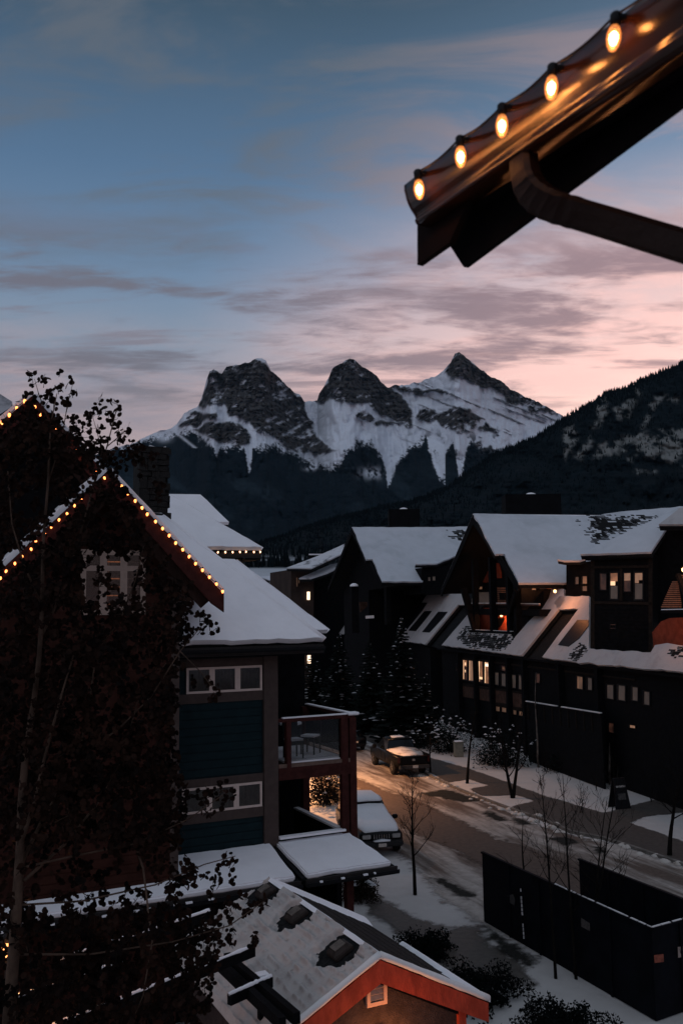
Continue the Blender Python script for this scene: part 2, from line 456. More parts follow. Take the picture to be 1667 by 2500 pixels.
tag(g0.build('ground', snow_mat('far_snow', (.5, .5, .55), (.03, .04, .045), .01, .4, .6)), kind='structure')
gx, gy = np.meshgrid(np.linspace(-40, 60, 260), np.linspace(-6, 140, 380), indexing='ij')
gz = (fbm(gx * .35, gy * .35, 4) - .62) * .10
gz = np.minimum(gz, -.006)
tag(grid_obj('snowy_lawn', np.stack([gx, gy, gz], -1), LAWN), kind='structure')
STREET_ROT = R(-20)
packed = ground_mat('packed_street_snow', (.085, .062, .050), VERGE_S, .6, (.40, .62), .55, (2.0, .28, 1), STREET_ROT, 1.0)
asph = ground_mat('asphalt', (.070, .048, .037), (.24, .19, .16), .55, (.58, .85), .5, (2.2, .22, 1), STREET_ROT, .55, .75, .35)
pave = ground_mat('concrete_pavement', (.055, .047, .042), (.42, .40, .39), .18, (.66, .85), .5, (1.5, .5, 1), STREET_ROT, .7)
dirt = ground_mat('brown_driveway', (.06, .050, .042), (.36, .32, .29), .5, (.60, .8), .6, (1, 1, 1), 0, .9, .6, .5)
grass = ground_mat('dead_grass', (.020, .020, .018), (.3, .28, .26), .4, (.68, .85), 1.2, (1, 1, 1), 0, .8, .95, .1, .8)
sheet('packed_snow', [(700, 1745), (852, 1790), (1053, 1890), (1180, 1948), (1311, 2010), (1394, 2030), (1529, 2063), (1700, 2120), (1760, 2330), (1500, 2420), (1180, 2270), (1060, 2200), (1000, 2130), (960, 2085), (840, 1990), (700, 1850)], .002, packed, .25)
sheet('road', [(640, 1745), (760, 1805), (852, 1890), (916, 1914), (973, 1936), (1018, 1955), (1107, 1990), (1203, 2035), (1266, 2057), (1320, 2080), (1407, 2114), (1667, 2232), (1760, 2290), (1760, 2470), (1500, 2290), (1250, 2170), (1177, 2130), (1139, 2098), (1059, 2060), (1011, 2044), (973, 2025), (947, 2003), (890, 1950), (800, 1880), (600, 1790)], .006, asph, .22)
sheet('pavement', [(852, 1783), (916, 1799), (1053, 1850), (1139, 1874), (1234, 1907), (1320, 1938), (1473, 1984), (1546, 1964), (1760, 1905), (1760, 1965), (1667, 1984), (1612, 1990), (1579, 1995), (1539, 2008), (1667, 2053), (1760, 2085), (1760, 2150), (1579, 2082), (1529, 2065), (1473, 2048), (1394, 2031), (1334, 2004), (1241, 1970), (1298, 1955), (1260, 1942), (1174, 1944), (1139, 1926), (1187, 1917), (1142, 1903), (1094, 1912), (1049, 1888), (900, 1812), (800, 1775)], .010, pave, .18, .3, wob=.1)
sheet('driveway', [(868, 2140), (905, 2135), (935, 2180), (985, 2215), (1050, 2248), (1100, 2262), (1187, 2252), (1215, 2300), (1290, 2345), (1330, 2420), (1150, 2420), (1010, 2330), (905, 2245), (860, 2190)], .006, dirt, .12)
for k, pp in enumerate([[(1036, 2142), (1082, 2138), (1120, 2152), (1172, 2186), (1140, 2200), (1075, 2174)], [(1184, 2256), (1335, 2352), (1290, 2372), (1215, 2330), (1180, 2290)],
                        [(1330, 2046), (1390, 2040), (1426, 2060), (1380, 2070)], [(1237, 2000), (1262, 1994), (1312, 2014), (1270, 2018)], [(1160, 1984), (1190, 1974), (1250, 2004), (1215, 2008)],
                        [(1440, 2068), (1480, 2066), (1490, 2084), (1450, 2086)], [(1020, 1938), (1090, 1925), (1180, 1955), (1130, 1962)]]):
    sheet('dirt_patch', pp, .014 + .0005 * k, grass, .09, .45, wob=.2)
# kerb stones with ploughed snow along the far side of the street
kb = MB(); pts = [(1010, 1868), (1056, 1899), (1110, 1925), (1174, 1950), (1241, 1975), (1311, 2014), (1334, 2006), (1394, 2033), (1473, 2049), (1529, 2066), (1579, 2083), (1700, 2124)]
pts = [p for i, p in enumerate(pts) if i != 5]
W = [on_z(x, y, 0) for x, y in pts]
for a, b in zip(W[:-1], W[1:]): kb.bar(a + V((0, 0, .03)), b + V((0, 0, .03)), .16, .14)
tag(kb.build('kerb', mat('kerb_concrete', (.12, .11, .10), .9, .3, 3)), kind='structure')
rb = random.Random(4); sb = MB()
for a, b in zip(W[:-1], W[1:]):
    n = int((b - a).length / .35)
    for i in range(n):
        p = a.lerp(b, (i + rb.random()) / n) + V((rb.gauss(-.15, .2), rb.gauss(0, .1), 0)); s = rb.uniform(.05, .2)
        sb.lathe(p - V((0, 0, .03)), [(s * 1.3, 0), (s, s * .45), (s * .4, s * .75)], n=6)
tag(sb.build('ploughed_snow', snow_mat('plough_snow', (.44, .41, .38), (.2, .16, .13), 2, .5, .75), smooth=True), kind='stuff')

# ------------------------------------------------------------------ mountains
def interp(pts): 
    xs = [p[0] for p in pts]; ys = [p[1] for p in pts]
    return lambda x: np.interp(x, xs, ys)
def unproject(px, py, D):
    d = (np.array(FWD)[:, None, None] * FPX + np.array(RGT)[:, None, None] * (px - 833.5) - np.array(UPV)[:, None, None] * (py - 1250))
    k = D / d[1]
    return np.stack([d[0] * k, d[1] * k, d[2] * k + H], -1)
def mountain_mat(name, snow, rock, rock2, forest, thin):
    M = bpy.data.materials.new(name); M.use_nodes = True; t = M.node_tree; q = N(t); b = t.nodes['Principled BSDF']
    A = lambda k: q.new('ShaderNodeAttribute', attribute_name=k).outputs['Fac']
    tc = q.new('ShaderNodeTexCoord').outputs['Object']
    n = q.noise(tc, .006, 8, .65); n2 = q.noise(q.vmap(tc, rot=(0, R(12), 0), scale=(.3, .3, 2.4)), .02, 6, .65)
    rk = q.mix(q.step(n2, .35, .65), (*rock, 1), (*rock2, 1))
    sn = q.mix(q.step(n, .3, .7), tuple(c * .86 for c in snow) + (1,), (*snow, 1))
    fo = q.mix(q.step(q.noise(tc, .03, 6, .7), .35, .7), tuple(c * .55 for c in forest) + (1,), tuple(c * 1.35 for c in forest) + (1,))
    fo = q.mix(A('thin'), fo, (*thin, 1))
    c = q.mix(A('snow'), rk, sn); c = q.mix(A('forest'), c, fo)
    q.put(b.inputs['Base Color'], c); b.inputs['Roughness'].default_value = .95; b.inputs['Specular IOR Level'].default_value = .05
    bn = q.new('ShaderNodeBump'); bn.inputs['Strength'].default_value = .3; bn.inputs['Distance'].default_value = 18
    q.put(bn.inputs['Height'], q.math('ADD', n, n2)); q.put(b.inputs['Normal'], bn.outputs[0])
    return M
RIDGE = [(-900, 1120), (-300, 1190), (0, 1160), (200, 1120), (336, 1077), (389, 1053), (427, 1041), (437, 1027), (451, 1008), (482, 993), (494, 967), (504, 929), (513, 907), (525, 903), (542, 911), (554, 895), (580, 891), (604, 886), (621, 876), (638, 874.5), (649, 881), (661, 903), (676, 917), (693, 934), (712, 953), (733, 966), (743, 980), (757, 977), (774, 980), (779, 960), (791, 943), (800, 927), (812, 898), (838, 884), (853, 875), (867, 879), (886, 896), (920, 915), (929, 934), (949, 947), (968, 939), (998, 939), (1022, 932), (1061, 920), (1083, 905), (1101, 883), (1110, 863), (1120, 857.5), (1132, 868), (1145, 881), (1164, 895), (1193, 917), (1223, 930), (1247, 952), (1286, 971), (1316, 983), (1340, 998), (1380, 1018), (1450, 1050), (1600, 1110), (1800, 1150), (2600, 1100)]
TREE = [(-300, 1150), (300, 1090), (394, 1066), (465, 1051), (500, 1076), (522, 1092), (530, 1116), (536, 1094), (598, 1090), (606, 1140), (612, 1142), (618, 1093), (640, 1087), (680, 1088), (728, 1113), (776, 1137), (807, 1146), (829, 1125), (848, 1099), (867, 1083), (905, 1083), (929, 1111), (941, 1146), (946, 1187), (956, 1166), (966, 1132), (980, 1112), (1000, 1093), (1040, 1067), (1046, 1094), (1058, 1133), (1076, 1172), (1086, 1179), (1078, 1146), (1086, 1113), (1106, 1079), (1113, 1118), (1121, 1166), (1130, 1138), (1140, 1094), (1150, 1079), (1165, 1090), (1213, 1108), (1400, 1120), (1800, 1150)]
r2 = lambda L: [(250 + x / 2.0907, 800 + y / 2.0907) for x, y in L]
r3 = lambda L: [(900 + x / 2.0443, 800 + y / 2.0443) for x, y in L]
ROCK = [(r2([(560, 195), (525, 290), (478, 410), (560, 385), (620, 388), (655, 440), (720, 470), (800, 530), (860, 560), (930, 600), (1010, 640), (1090, 655), (1170, 640), (1165, 610), (1080, 520), (1055, 440), (1025, 350), (960, 300), (860, 190), (800, 130)]), .42),
        (r2([(400, 500), (450, 430), (540, 440), (585, 430), (560, 470), (480, 500)]), .25),
        (r2([(455, 520), (560, 480), (690, 485), (775, 560), (740, 592), (610, 585), (520, 560)]), .30),
        (r2([(1090, 385), (1160, 195), (1260, 135), (1420, 240), (1480, 300), (1540, 380), (1600, 500), (1560, 490), (1450, 450), (1340, 395), (1250, 385), (1180, 350)]), .22),
        (r3([(-40, 330), (0, 180), (60, 250), (110, 300), (180, 380), (240, 480), (180, 470), (110, 420), (40, 370)]), .12),
        (r3([(360, 225), (440, 90), (520, 180), (600, 235), (700, 300), (760, 370), (800, 400), (700, 365), (600, 320), (540, 290), (430, 250)]), .15),
        (r3([(600, 235), (720, 300), (800, 350), (900, 395), (990, 450), (900, 430), (800, 405), (720, 350)]), .42),
        (r3([(125, 280), (210, 285), (260, 305), (400, 312), (400, 330), (220, 330), (130, 305)]), .25),
        (r3([(235, 400), (340, 430), (400, 385), (520, 420), (600, 475), (670, 525), (580, 530), (500, 490), (500, 520), (400, 515), (330, 470), (240, 440)]), .30),
        (r3([(330, 440), (420, 420), (500, 480), (470, 500), (380, 490)]), .2),
        (r3([(480, 600), (560, 560), (650, 620), (560, 690), (480, 700)]), .5),
        (r2([(1270, 440), (1330, 430), (1420, 470), (1568, 490), (1568, 505), (1400, 490), (1290, 465)]), .4)]
def massif():
    px = np.concatenate([np.linspace(-900, 140, 60), np.linspace(150, 1560, 720), np.linspace(1600, 2600, 40)]); ts = np.concatenate([np.linspace(0, 1, 330), 1 + np.linspace(.02, 1, 14)])
    PX, T = np.meshgrid(px, ts, indexing='ij')
    yr = interp(RIDGE)(PX); yr = yr + (fbm(PX * .11, PX * 0 + 3.3, 4) - .5) * 9
    T1 = np.minimum(T, 1); B = 1395.0
    PY = B + (yr - B) * T1
    D = 3600 + 3300 * (1 - (1 - T1) ** 1.5) + (yr - 900) * 5 * T1
    wx = (fbm(PX * .03, PY * .03 + 40, 4) - .5) * 40; wy = (fbm(PX * .05 + 30, PY * .05, 4) - .5) * 26
    rock = np.zeros_like(PX); mott = fbm(PX * .045 - PY * .02, PY * .10 + PX * .045, 5, .6)
    for P, sn in ROCK:
        e = edge_dist(PX + wx, PY + wy, P)
        k = sstep(e, -2.5, 3.5) * (1 - .9 * sstep(mott, .685 - sn * .28, .80 - sn * .28))
        rock = np.maximum(rock, k)
    band = fbm(PX * .008, (PY - .42 * PX) * .14, 4, .6)       # thin ledges on the snow of the right peak
    rock = np.maximum(rock, sstep(band, .64, .72) * .7 * sstep(PX, 930, 1080) * sstep(T1, .45, .6))
    tl = interp(TREE)(PX) + (fbm(PX * .10, PY * .06, 5, .6) - .5) * 34
    e_ = PY - tl; scat = fbm(PX * .35, PY * .35, 3, .7)                      # the wood thins out into single trees
    forest = sstep(e_ + (scat - .5) * 34, -5, 7)
    f2 = sstep(fbm(PX * .07 + 9, PY * .05, 4), .60, .68) * sstep(PY, 1040, 1075) * sstep(940 - np.abs(PX - 1120), 760, 860) * .8 * (PX > 960)
    forest = np.maximum(forest, f2)
    patch = (np.exp(-((PX - 910) / 26) ** 2 - ((PY - 1155) / 12) ** 2) + np.exp(-((PX - 758) / 14) ** 2 - ((PY - 1143) / 6) ** 2)) * sstep(fbm(PX * .12, PY * .1, 3), .3, .6)
    streak = np.exp(-((PX - (425 + (PY - 1052) * 1.25)) / 5) ** 2) * (PY > 1050) * (PY < 1094)
    streak = np.maximum(streak, np.exp(-((PX - 400) / 16) ** 2 - ((PY - 1070) / 9) ** 2))
    forest = np.clip(forest - np.clip(patch * 1.1 + streak * .8, 0, 1), 0, 1)
    thin = sstep(fbm((PX + PY * 1.2) * .008, (PY - PX * .55) * .02, 5, .6), .52, .72) * sstep(PY, 1120, 1190) * .55
    rel = (fbm(PX * .016 + T * .8, PY * .010, 4, .5, True) - .5) * 560 * sstep(T1, 0, .3) * (1.1 - .6 * T1)
    rel += (fbm(PX * .09, PY * .09, 5, .6, True) - .5) * 150 * rock
    rel += (fbm(PX * .05 + PY * .02, PY * .03, 4, .5) - .5) * 40
    D = D + rel - rock * 70
    P = unproject(PX, PY, D)
    back = T > 1
    k = np.clip(T - 1, 0, 1)
    P[..., 1] += k * 3800; P[..., 0] *= (1 + k * .4); P[..., 2] = np.where(back, P[..., 2] * (1 - k) - 5, P[..., 2])
    M = mountain_mat('mountain_surface', (.66, .70, .78), (.030, .030, .032), (.075, .070, .068), (.0030, .0085, .0130), (.020, .034, .044))  # forest tinted blue in its colour to stand for distant air
    tag(grid_obj('mountain_massif', P, M, attr={'snow': 1 - rock, 'forest': forest, 'thin': thin}, flip=True), kind='structure')
massif()
RIDGE2 = [(560, 1352), (600, 1340), (660, 1318), (740, 1290), (900, 1245), (1000, 1225), (1081, 1196), (1164, 1138), (1218, 1103), (1306, 1067), (1380, 1020), (1419, 996), (1463, 971), (1482, 956), (1531, 944), (1585, 920), (1634, 900), (1667, 884), (1800, 830), (2000, 790)]
SNW2 = [r3(L) for L in ([(980, 490), (1025, 480), (1045, 560), (1010, 620), (978, 660), (970, 580)], [(1150, 350), (1195, 340), (1190, 430), (1150, 500), (1110, 500), (1140, 420)], [(1030, 640), (1110, 550), (1120, 580), (1060, 660)],
                        [(1225, 410), (1300, 360), (1345, 365), (1310, 440), (1250, 465)], [(1365, 500), (1400, 400), (1440, 340), (1490, 335), (1420, 420), (1385, 500)], [(1110, 655), (1140, 585), (1290, 540), (1420, 520), (1600, 500), (1600, 690), (1450, 660), (1300, 615)], [(1290, 650), (1320, 650), (1310, 680)], [(1320, 705), (1440, 715), (1430, 740), (1330, 735)], [(1330, 310), (1370, 305), (1350, 345)], [(1500, 350), (1560, 340), (1540, 375)])]
def right_mountain():
    px = np.linspace(560, 2000, 460); ts = np.concatenate([np.linspace(0, 1, 150), 1 + np.linspace(.05, 1, 8)])
    PX, T = np.meshgrid(px, ts, indexing='ij'); T1 = np.minimum(T, 1)
    yr = interp(RIDGE2)(PX) + (fbm(PX * .03, PX * 0 + 8, 3) - .5) * 6; B = np.maximum(1400.0, yr + 20)
    PY = B + (yr - B) * T1
    Dr = np.interp(PX, [560, 740, 1100, 1667, 2000], [1500, 1700, 2300, 2900, 3000])
    D = 1150 + (Dr - 1150) * T1 ** 1.05
    D += (fbm(PX * .012, PY * .012, 5, .55, True) - .5) * 260 * sstep(T1, 0, .4)
    th = np.zeros_like(PX); nz = fbm(PX * .05 - PY * .03, PY * .06 + PX * .02, 5, .65)
    for P in SNW2:
        e = edge_dist(PX + (nz - .5) * 30, PY + (fbm(PX * .08, PY * .05 + 4, 3) - .5) * 24, P); th = np.maximum(th, sstep(e, -5, 6))
    th = th * sstep(nz, .36, .60) 
    P = unproject(PX, PY, D); k = np.clip(T - 1, 0, 1)
    P[..., 1] += k * 1500; P[..., 2] = np.where(T > 1, P[..., 2] * (1 - k) - 5, P[..., 2])
    M = mountain_mat('wooded_slope', (.4, .42, .44), (.05, .05, .05), (.08, .08, .08), (.0030, .0075, .0105), (.17, .175, .17))
    z = np.zeros_like(PX)
    tag(grid_obj('wooded_mountain', P, M, attr={'snow': z, 'forest': z + 1, 'thin': th}, flip=True), kind='structure')
    # firs along the crest and scattered down the slope
    rg = random.Random(3); mb = MB(); nP = P[:, :150]
    for i in range(9000):
        a = rg.randrange(0, 459); bq = 149 - int(min(149, abs(rg.gauss(0, 1)) * (4 if i < 4200 else 60)))
        p = V(nP[a, bq]) + V((rg.uniform(-6, 6), rg.uniform(-8, 8), -2)); h = rg.uniform(8, 17) * p.y / 2800 * (1.0 if p.y > 1500 else .8); r = h * rg.uniform(.16, .24)
        t = rg.random(); vs = [p + V((r * math.cos(t + j * 1.571), r * math.sin(t + j * 1.571), 0)) for j in range(4)] + [p + V((0, 0, h))]
        mb.add(vs, [(0, 1, 4), (1, 2, 4), (2, 3, 4), (3, 0, 4)])
    tag(mb.build('fir_wood', mat('fir_green', (.0035, .0075, .0095), .95, .4, .05, spec=.05)), kind='stuff')
right_mountain()
def hillside():
    px = np.linspace(-700, 2300, 420); ts = np.linspace(0, 1, 150)
    PX, T = np.meshgrid(px, ts, indexing='ij')
    PY = 1512 - 170 * T; D = 135 + 1150 * T ** 1.9
    nz = fbm(PX * .02, PY * .25, 4); edge = fbm(PX * .15, PY * 0, 3) * 7
    sn = np.maximum(np.exp(-((PY - 1364 - (PX - 600) * .03) / 7) ** 2) * sstep(nz, .3, .45) * .75, sstep(PY, 1384, 1390) * sstep(PY, 1436, 1426))
    sn = np.maximum(sn * sstep(np.abs(PY - 1377 - (PX - 620) * -.03 + edge - 4), 5, 8), 0)
    P = unproject(PX, PY, D); z = np.zeros_like(PX)
    M = mountain_mat('valley_side', (.45, .48, .52), (.008, .012, .015), (.014, .02, .022), (.006, .012, .015), (.1, .1, .1))
    tag(grid_obj('hillside', P, M, attr={'snow': sn, 'forest': z, 'thin': z}, flip=True), kind='structure')
    rg = random.Random(8); mb = MB()
    for i in range(1500):
        x = rg.uniform(300, 1450)
        row = rg.choice(((1383, 1.5), (1372, 4), (1350, 6), (1350, 6)))
        y = row[0] + rg.gauss(0, row[1]); t = (1512 - y) / 170; Dd = 135 + 1150 * max(t, 0) ** 1.9
        p = at_depth(x, y, Dd); h = rg.uniform(5, 13); r = h * .17; q = rg.random()
        mb.add([p + V((r * math.cos(q + j * 1.571), r * math.sin(q + j * 1.571), -1)) for j in range(4)] + [p + V((0, 0, h))], [(0, 1, 4), (1, 2, 4), (2, 3, 4), (3, 0, 4)])
    tag(mb.build('valley_firs', MATS['fir_green']), kind='stuff')
hillside()

# ------------------------------------------------------------------ the evening air
def haze(density):
    b = MB(); x0, x1, y0, y1, z0, z1 = -5200, 7600, -160, 11800, -1.2, 2600
    b.add([(x, y, z) for z in (z0, z1) for x, y in ((x0, y0), (x1, y0), (x1, y1), (x0, y1))], [(3, 2, 1, 0), (4, 5, 6, 7), (0, 1, 5, 4), (1, 2, 6, 5), (2, 3, 7, 6), (3, 0, 4, 7)])
    M = bpy.data.materials.new('evening_air'); M.use_nodes = True; t = M.node_tree; t.nodes.remove(t.nodes['Principled BSDF'])
    v = t.nodes.new('ShaderNodeVolumePrincipled'); v.inputs['Color'].default_value = (.45, .72, 1.0, 1); v.inputs['Density'].default_value = density; v.inputs['Anisotropy'].default_value = 0.0
    t.links.new(v.outputs[0], t.nodes['Material Output'].inputs['Volume'])
    return tag(b.build('haze', M), kind='stuff')
haze(.000006)
# ------------------------------------------------------------------ the blue house across the lane
UX = V((4440, 2200, 0)).normalized(); VX = V((-1090, 2200, 0)); VX = (VX - UX * VX.dot(UX)).normalized(); UP = V((0, 0, 1))
P0 = at_depth(661, 1700, 23.4); P0.z = 0
def hb(a, b, z): return P0 + UX * a + VX * b + UP * z
def wall_plane(b): return (hb(0, b, 0), -VX)
def ab(p): d = p - P0; return d.dot(UX), d.dot(VX), p.z
def frame_on(b, px0, py0, px1, py1):
    """corner pixels -> a0,a1,z0,z1 on the wall plane at offset b"""
    p = ab(on(px0, py0, wall_plane(b))); q = ab(on(px1, py1, wall_plane(b)))
    return min(p[0], q[0]), max(p[0], q[0]), min(p[2], q[2]), max(p[2], q[2])
house = thing('blue_house', 'dark blue apartment house with steep snowy hip roof, brown gabled bay and red corner balcony', 'house', hb(0, 0, 0))
T45 = 1.02
EZ = 8.75
# walls
MB().prism([hb(-9, 0, -.05), hb(-.02, 0, -.05), hb(-.02, 0, EZ), hb(-9, 0, EZ)], -VX, -7, 0).build('wall', BLUE, house)
# clapboards as thin proud courses
a_left = frame_on(0, 430, 1700, 430, 1700)[0]
lap = MB()
for i in range(26):
    z = 3.55 + i * .2
    lap.prism([hb(a_left, 0, z), hb(-.25, 0, z), hb(-.25, 0, z + .175), hb(a_left, 0, z + .175)], -VX, .001, .006 + .012)
cl = lap.build('clapboards', BLUE, house); tag(cl, kind='stuff')
# corner post and frieze
MB().prism([hb(-.22, 0, 3.3), hb(.16, 0, 3.3), hb(.16, 0, EZ), hb(-.22, 0, EZ)], -VX, -.15, .10).build('corner_post', TRIM, house)
MB().prism([hb(a_left, 0, 8.28), hb(-.23, 0, 8.28), hb(-.23, 0, EZ - .02), hb(a_left, 0, EZ - .02)], -VX, -.02, .04).build('frieze_board', mat('dark_trim', (.014, .012, .012), .7, .2, 5), house)
# windows with wide trim
for (x0, y0, x1, y1) in ((454, 1631, 638, 1684.5), (444, 1926, 638, 1967)):
    p = on(x0, y0, wall_plane(0)); q = on(x1, y1, wall_plane(0)); A0, _, Z1 = ab(p); A1, _, Z0 = ab(q)
    MB().prism([hb(A0 - .22, 0, Z0 - .24), hb(A1 + .12, 0, Z0 - .24), hb(A1 + .12, 0, Z0 - .005), hb(A0 - .22, 0, Z0 - .005)], -VX, -.02, .05).build('window_sill', TRIM, house)
    MB().prism([hb(A0 - .22, 0, Z1 + .005), hb(A1 + .12, 0, Z1 + .005), hb(A1 + .12, 0, Z1 + .20), hb(A0 - .22, 0, Z1 + .20)], -VX, -.02, .045).build('window_head', TRIM, house)
    window(house, hb(0, 0, 0) - VX * .02, UX, -VX, A0, A1, Z0, Z1, 3, .055, curtain=CURT, mull=.14)
# main hip roof
def hip(parent, E, z, tan, Lr, Lh, name='roof', snow=True, t=.16, ridge_back=None, wall=None):
    """front slope of a hip roof: eave corner E (right front), eave runs Lr to the left, hip climbs Lh (plan)"""
    c = E + UP * z; top = c + (-UX + VX) * (Lh / math.sqrt(2)) + UP * (Lh / math.sqrt(2) * tan)
    d = Lh / math.sqrt(2)
    fl = c - UX * Lr; tl = fl + VX * d + UP * d * tan
    nf = (-VX * tan + UP).normalized(); nr = (UX * tan + UP).normalized()
    br = c + VX * (2 * d); 
    bk = MB(); bk.prism([c, top, tl, fl], nf, -.22, 0); bk.prism([c, br, top], nr, -.22, 0.0)
    bk.prism([top, br, br - UX * Lr, tl], (VX * tan + UP).normalized(), -.22, -.002)
    rf = bk.build(name, SHING, parent)
    pts = flatten(rough([c, top, tl, fl], .3, .022), (c, nf)); MB().prism(pts, nf, .002, t).build('snow_cover', SNOW, rf)
    pts = flatten(rough([c, br, top], .3, .022), (c, nr)); MB().prism(pts, nr, .002, t).build('snow_cover', SNOW, rf)
    return rf, c, top, nf
E = hb(ab(on(787, 1566, (hb(0, -.6, 0), -VX)))[0], -.6, 0)
rf, C0, TOP, NF = hip(house, E, EZ, T45, 12.5, 4.9)
# soft rounded snow lip on the hip edge
MB().tube([C0 + NF * .05 + (TOP - C0) * k / 8 + NF * .05 for k in range(9)], [.07 + .03 * rnd.random() for k in range(9)], 8).build('snow_cover', SNOW, rf, smooth=True)
# eave: fascia, gutter, soffit
MB().bar(C0 - UX * 12.4 - UP * .16, C0 + UX * .03 - UP * .16, .05, .22).build('fascia', MATS['dark_trim'], house)
gt = MB(); prof = [(0, 0), (-.11, .0), (-.13, .05), (-.13, .10), (-.115, .10), (-.11, .06), (-.10, .02), (0, .02)]
gt.add([C0 + UX * (.02 if k else -12.4) + VX * (x - .03) + UP * (y - .2) for k in (0, 1) for x, y in prof], [(i, (i + 1) % 8, 8 + (i + 1) % 8, 8 + i) for i in range(8)] + [tuple(range(7, -1, -1)), tuple(range(8, 16))])
gt.build('gutter', BLACK, house)
MB().prism([hb(-12, -.6, EZ - .28), C0 - UP * .28, C0 - UP * .28 + VX * 1.6, hb(-12, 1, EZ - .28)], UP, -.03, 0).build('soffit', MATS['dark_timber'], house)
# second hip over the balcony side, a step further back
E2 = at_depth(797, 1546, 27.2); z2 = E2.z; E2 = V((E2.x, E2.y, 0))
hip(house, E2, z2, T45, 8, 3.05)
MB().prism([E2 - UX * .5 + VX * .5 + UP * k for k in (0,)] + [E2 - UX * .5 + VX * .5 + UP * (z2 - .2), E2 - UX * 5 + VX * .5 + UP * (z2 - .2), E2 - UX * 5 + VX * .5], -VX, -4, 0).build('wall', MATS['dark_timber'], house)
MB().prism([E2 + UP * (z2 - .22), E2 - UX * 7 + UP * (z2 - .22), E2 - UX * 7 + VX * 2 + UP * (z2 - .22), E2 + VX * 2 + UP * (z2 - .22)], UP, -.05, 0).build('soffit', MATS['dark_timber'], house)

# brown gabled bay
BP = -1.8
def rake_pt(px, py): return on(px, py, wall_plane(BP))
aR, _, zR = ab(rake_pt(546, 1440)); aP, _, zP = ab(rake_pt(265, 1150)); aL, _, zL = ab(rake_pt(8, 1400))
hw = (aR - aL) / 2; slope = ((zP - zR) / (aR - aP) + (zP - zL) / (aP - aL)) / 2
aC = aP
WB = -1.25
bay_r = ab(on(433, 1900, wall_plane(WB)))[0]; bw = bay_r - aC
zw = zP - slope * bw - .12
MB().prism([hb(aC - bw - 1.5, WB, -.05), hb(bay_r, WB, -.05), hb(bay_r, WB, zw), hb(aC, WB, zP - .2), hb(aC - bw, WB, zw), hb(aC - bw - 1.5, WB, zw - .6)], -VX, -1.3, 0).build('bay_wall', BROWN, house)
sh = MB()
for i in range(42):
    z = 3.5 + i * .19; hwid = bw if z < zw else max(.05, (zP - .25 - z) / slope)
    if z > zP - .5: break
    sh.prism([hb(aC - hwid, WB, z), hb(aC + hwid - .01, WB, z), hb(aC + hwid - .01, WB, z + .165), hb(aC - hwid, WB, z + .165)], -VX, .001, .016)
tag(sh.build('clapboards', BROWN, house), kind='stuff')
MB().prism([hb(bay_r - .16, WB, 3.3), hb(bay_r + .03, WB, 3.3), hb(bay_r + .03, WB, zw), hb(bay_r - .16, WB, zw)], -VX, -.12, .03).build('corner_board', TRIM, house)
def gable_roof(parent, aC, zP, slope, aL, aR, b0, b1, snow_t=.13, fascia=None, drop=.30, name='gable_roof'):
    rk = None
    for sgn, aE in ((1, aR), (-1, aL)):
        n = (UX * sgn * slope + UP).normalized()
        zE = zP - slope * abs(aE - aC)
        q = [hb(aC, b0, zP), hb(aE, b0, zE), hb(aE, b1, zE), hb(aC, b1, zP)]
        r_ = MB().prism(q, n, -.14, 0).build(name, SHING, parent)
        q2 = [hb(aC, b0 + .06, zP), hb(aE - sgn * .05, b0 + .06, zE + slope * .05), hb(aE - sgn * .05, b1, zE + slope * .05), hb(aC, b1, zP)]
        MB().prism(flatten(rough(q2, .3, .012), (q2[0], n)), n, .002, snow_t).build('snow_cover', SNOW, r_)
        # rake board with a plumb-cut tail
        f = MB(); f.prism([hb(aC, b0, zP + .02), hb(aE, b0, zE + .02), hb(aE, b0, zE - drop * 1.35), hb(aE - sgn * drop, b0, zE - drop * .6 - .02), hb(aC, b0, zP - drop * 1.25)], -VX, -.02, .035)
        f.build('rake_board', fascia or RUST, parent)
        f = MB(); f.prism([hb(aC, b0 + .14, zP - .16), hb(aE - sgn * .15, b0 + .14, zE - .01), hb(aE - sgn * .5, b0 + .14, zE - .30), hb(aC, b0 + .14, zP - .7)], -VX, -.02, .02)
        f.build('rake_trim', WOODB, parent)
gable_roof(house, aC, zP, slope, aL, aR, BP, 2.6, fascia=RUST)
# bay window behind the leaves
q0 = ab(on(198, 1341, wall_plane(WB))); q1 = ab(on(354, 1500, wall_plane(WB)))
ORANGE = emit('lamp_lit_drape', (1, .30, .10), .24, (.35, .12, .06), .5, 2.0)
window(house, hb(0, WB, 0), UX, -VX, q0[0], q1[0], q1[2], q0[2], 3, .12, transom=q0[2] - .42, fm=mat('dim_cream_frame', (.27, .205, .175), .6, .08, 8, spec=.1), curtain=None, mull=.16, mats=[mat('dark_room', (.012, .010, .010), .9), ORANGE, mat('tan_curtain', (.21, .13, .10), .9, .2, 4)])
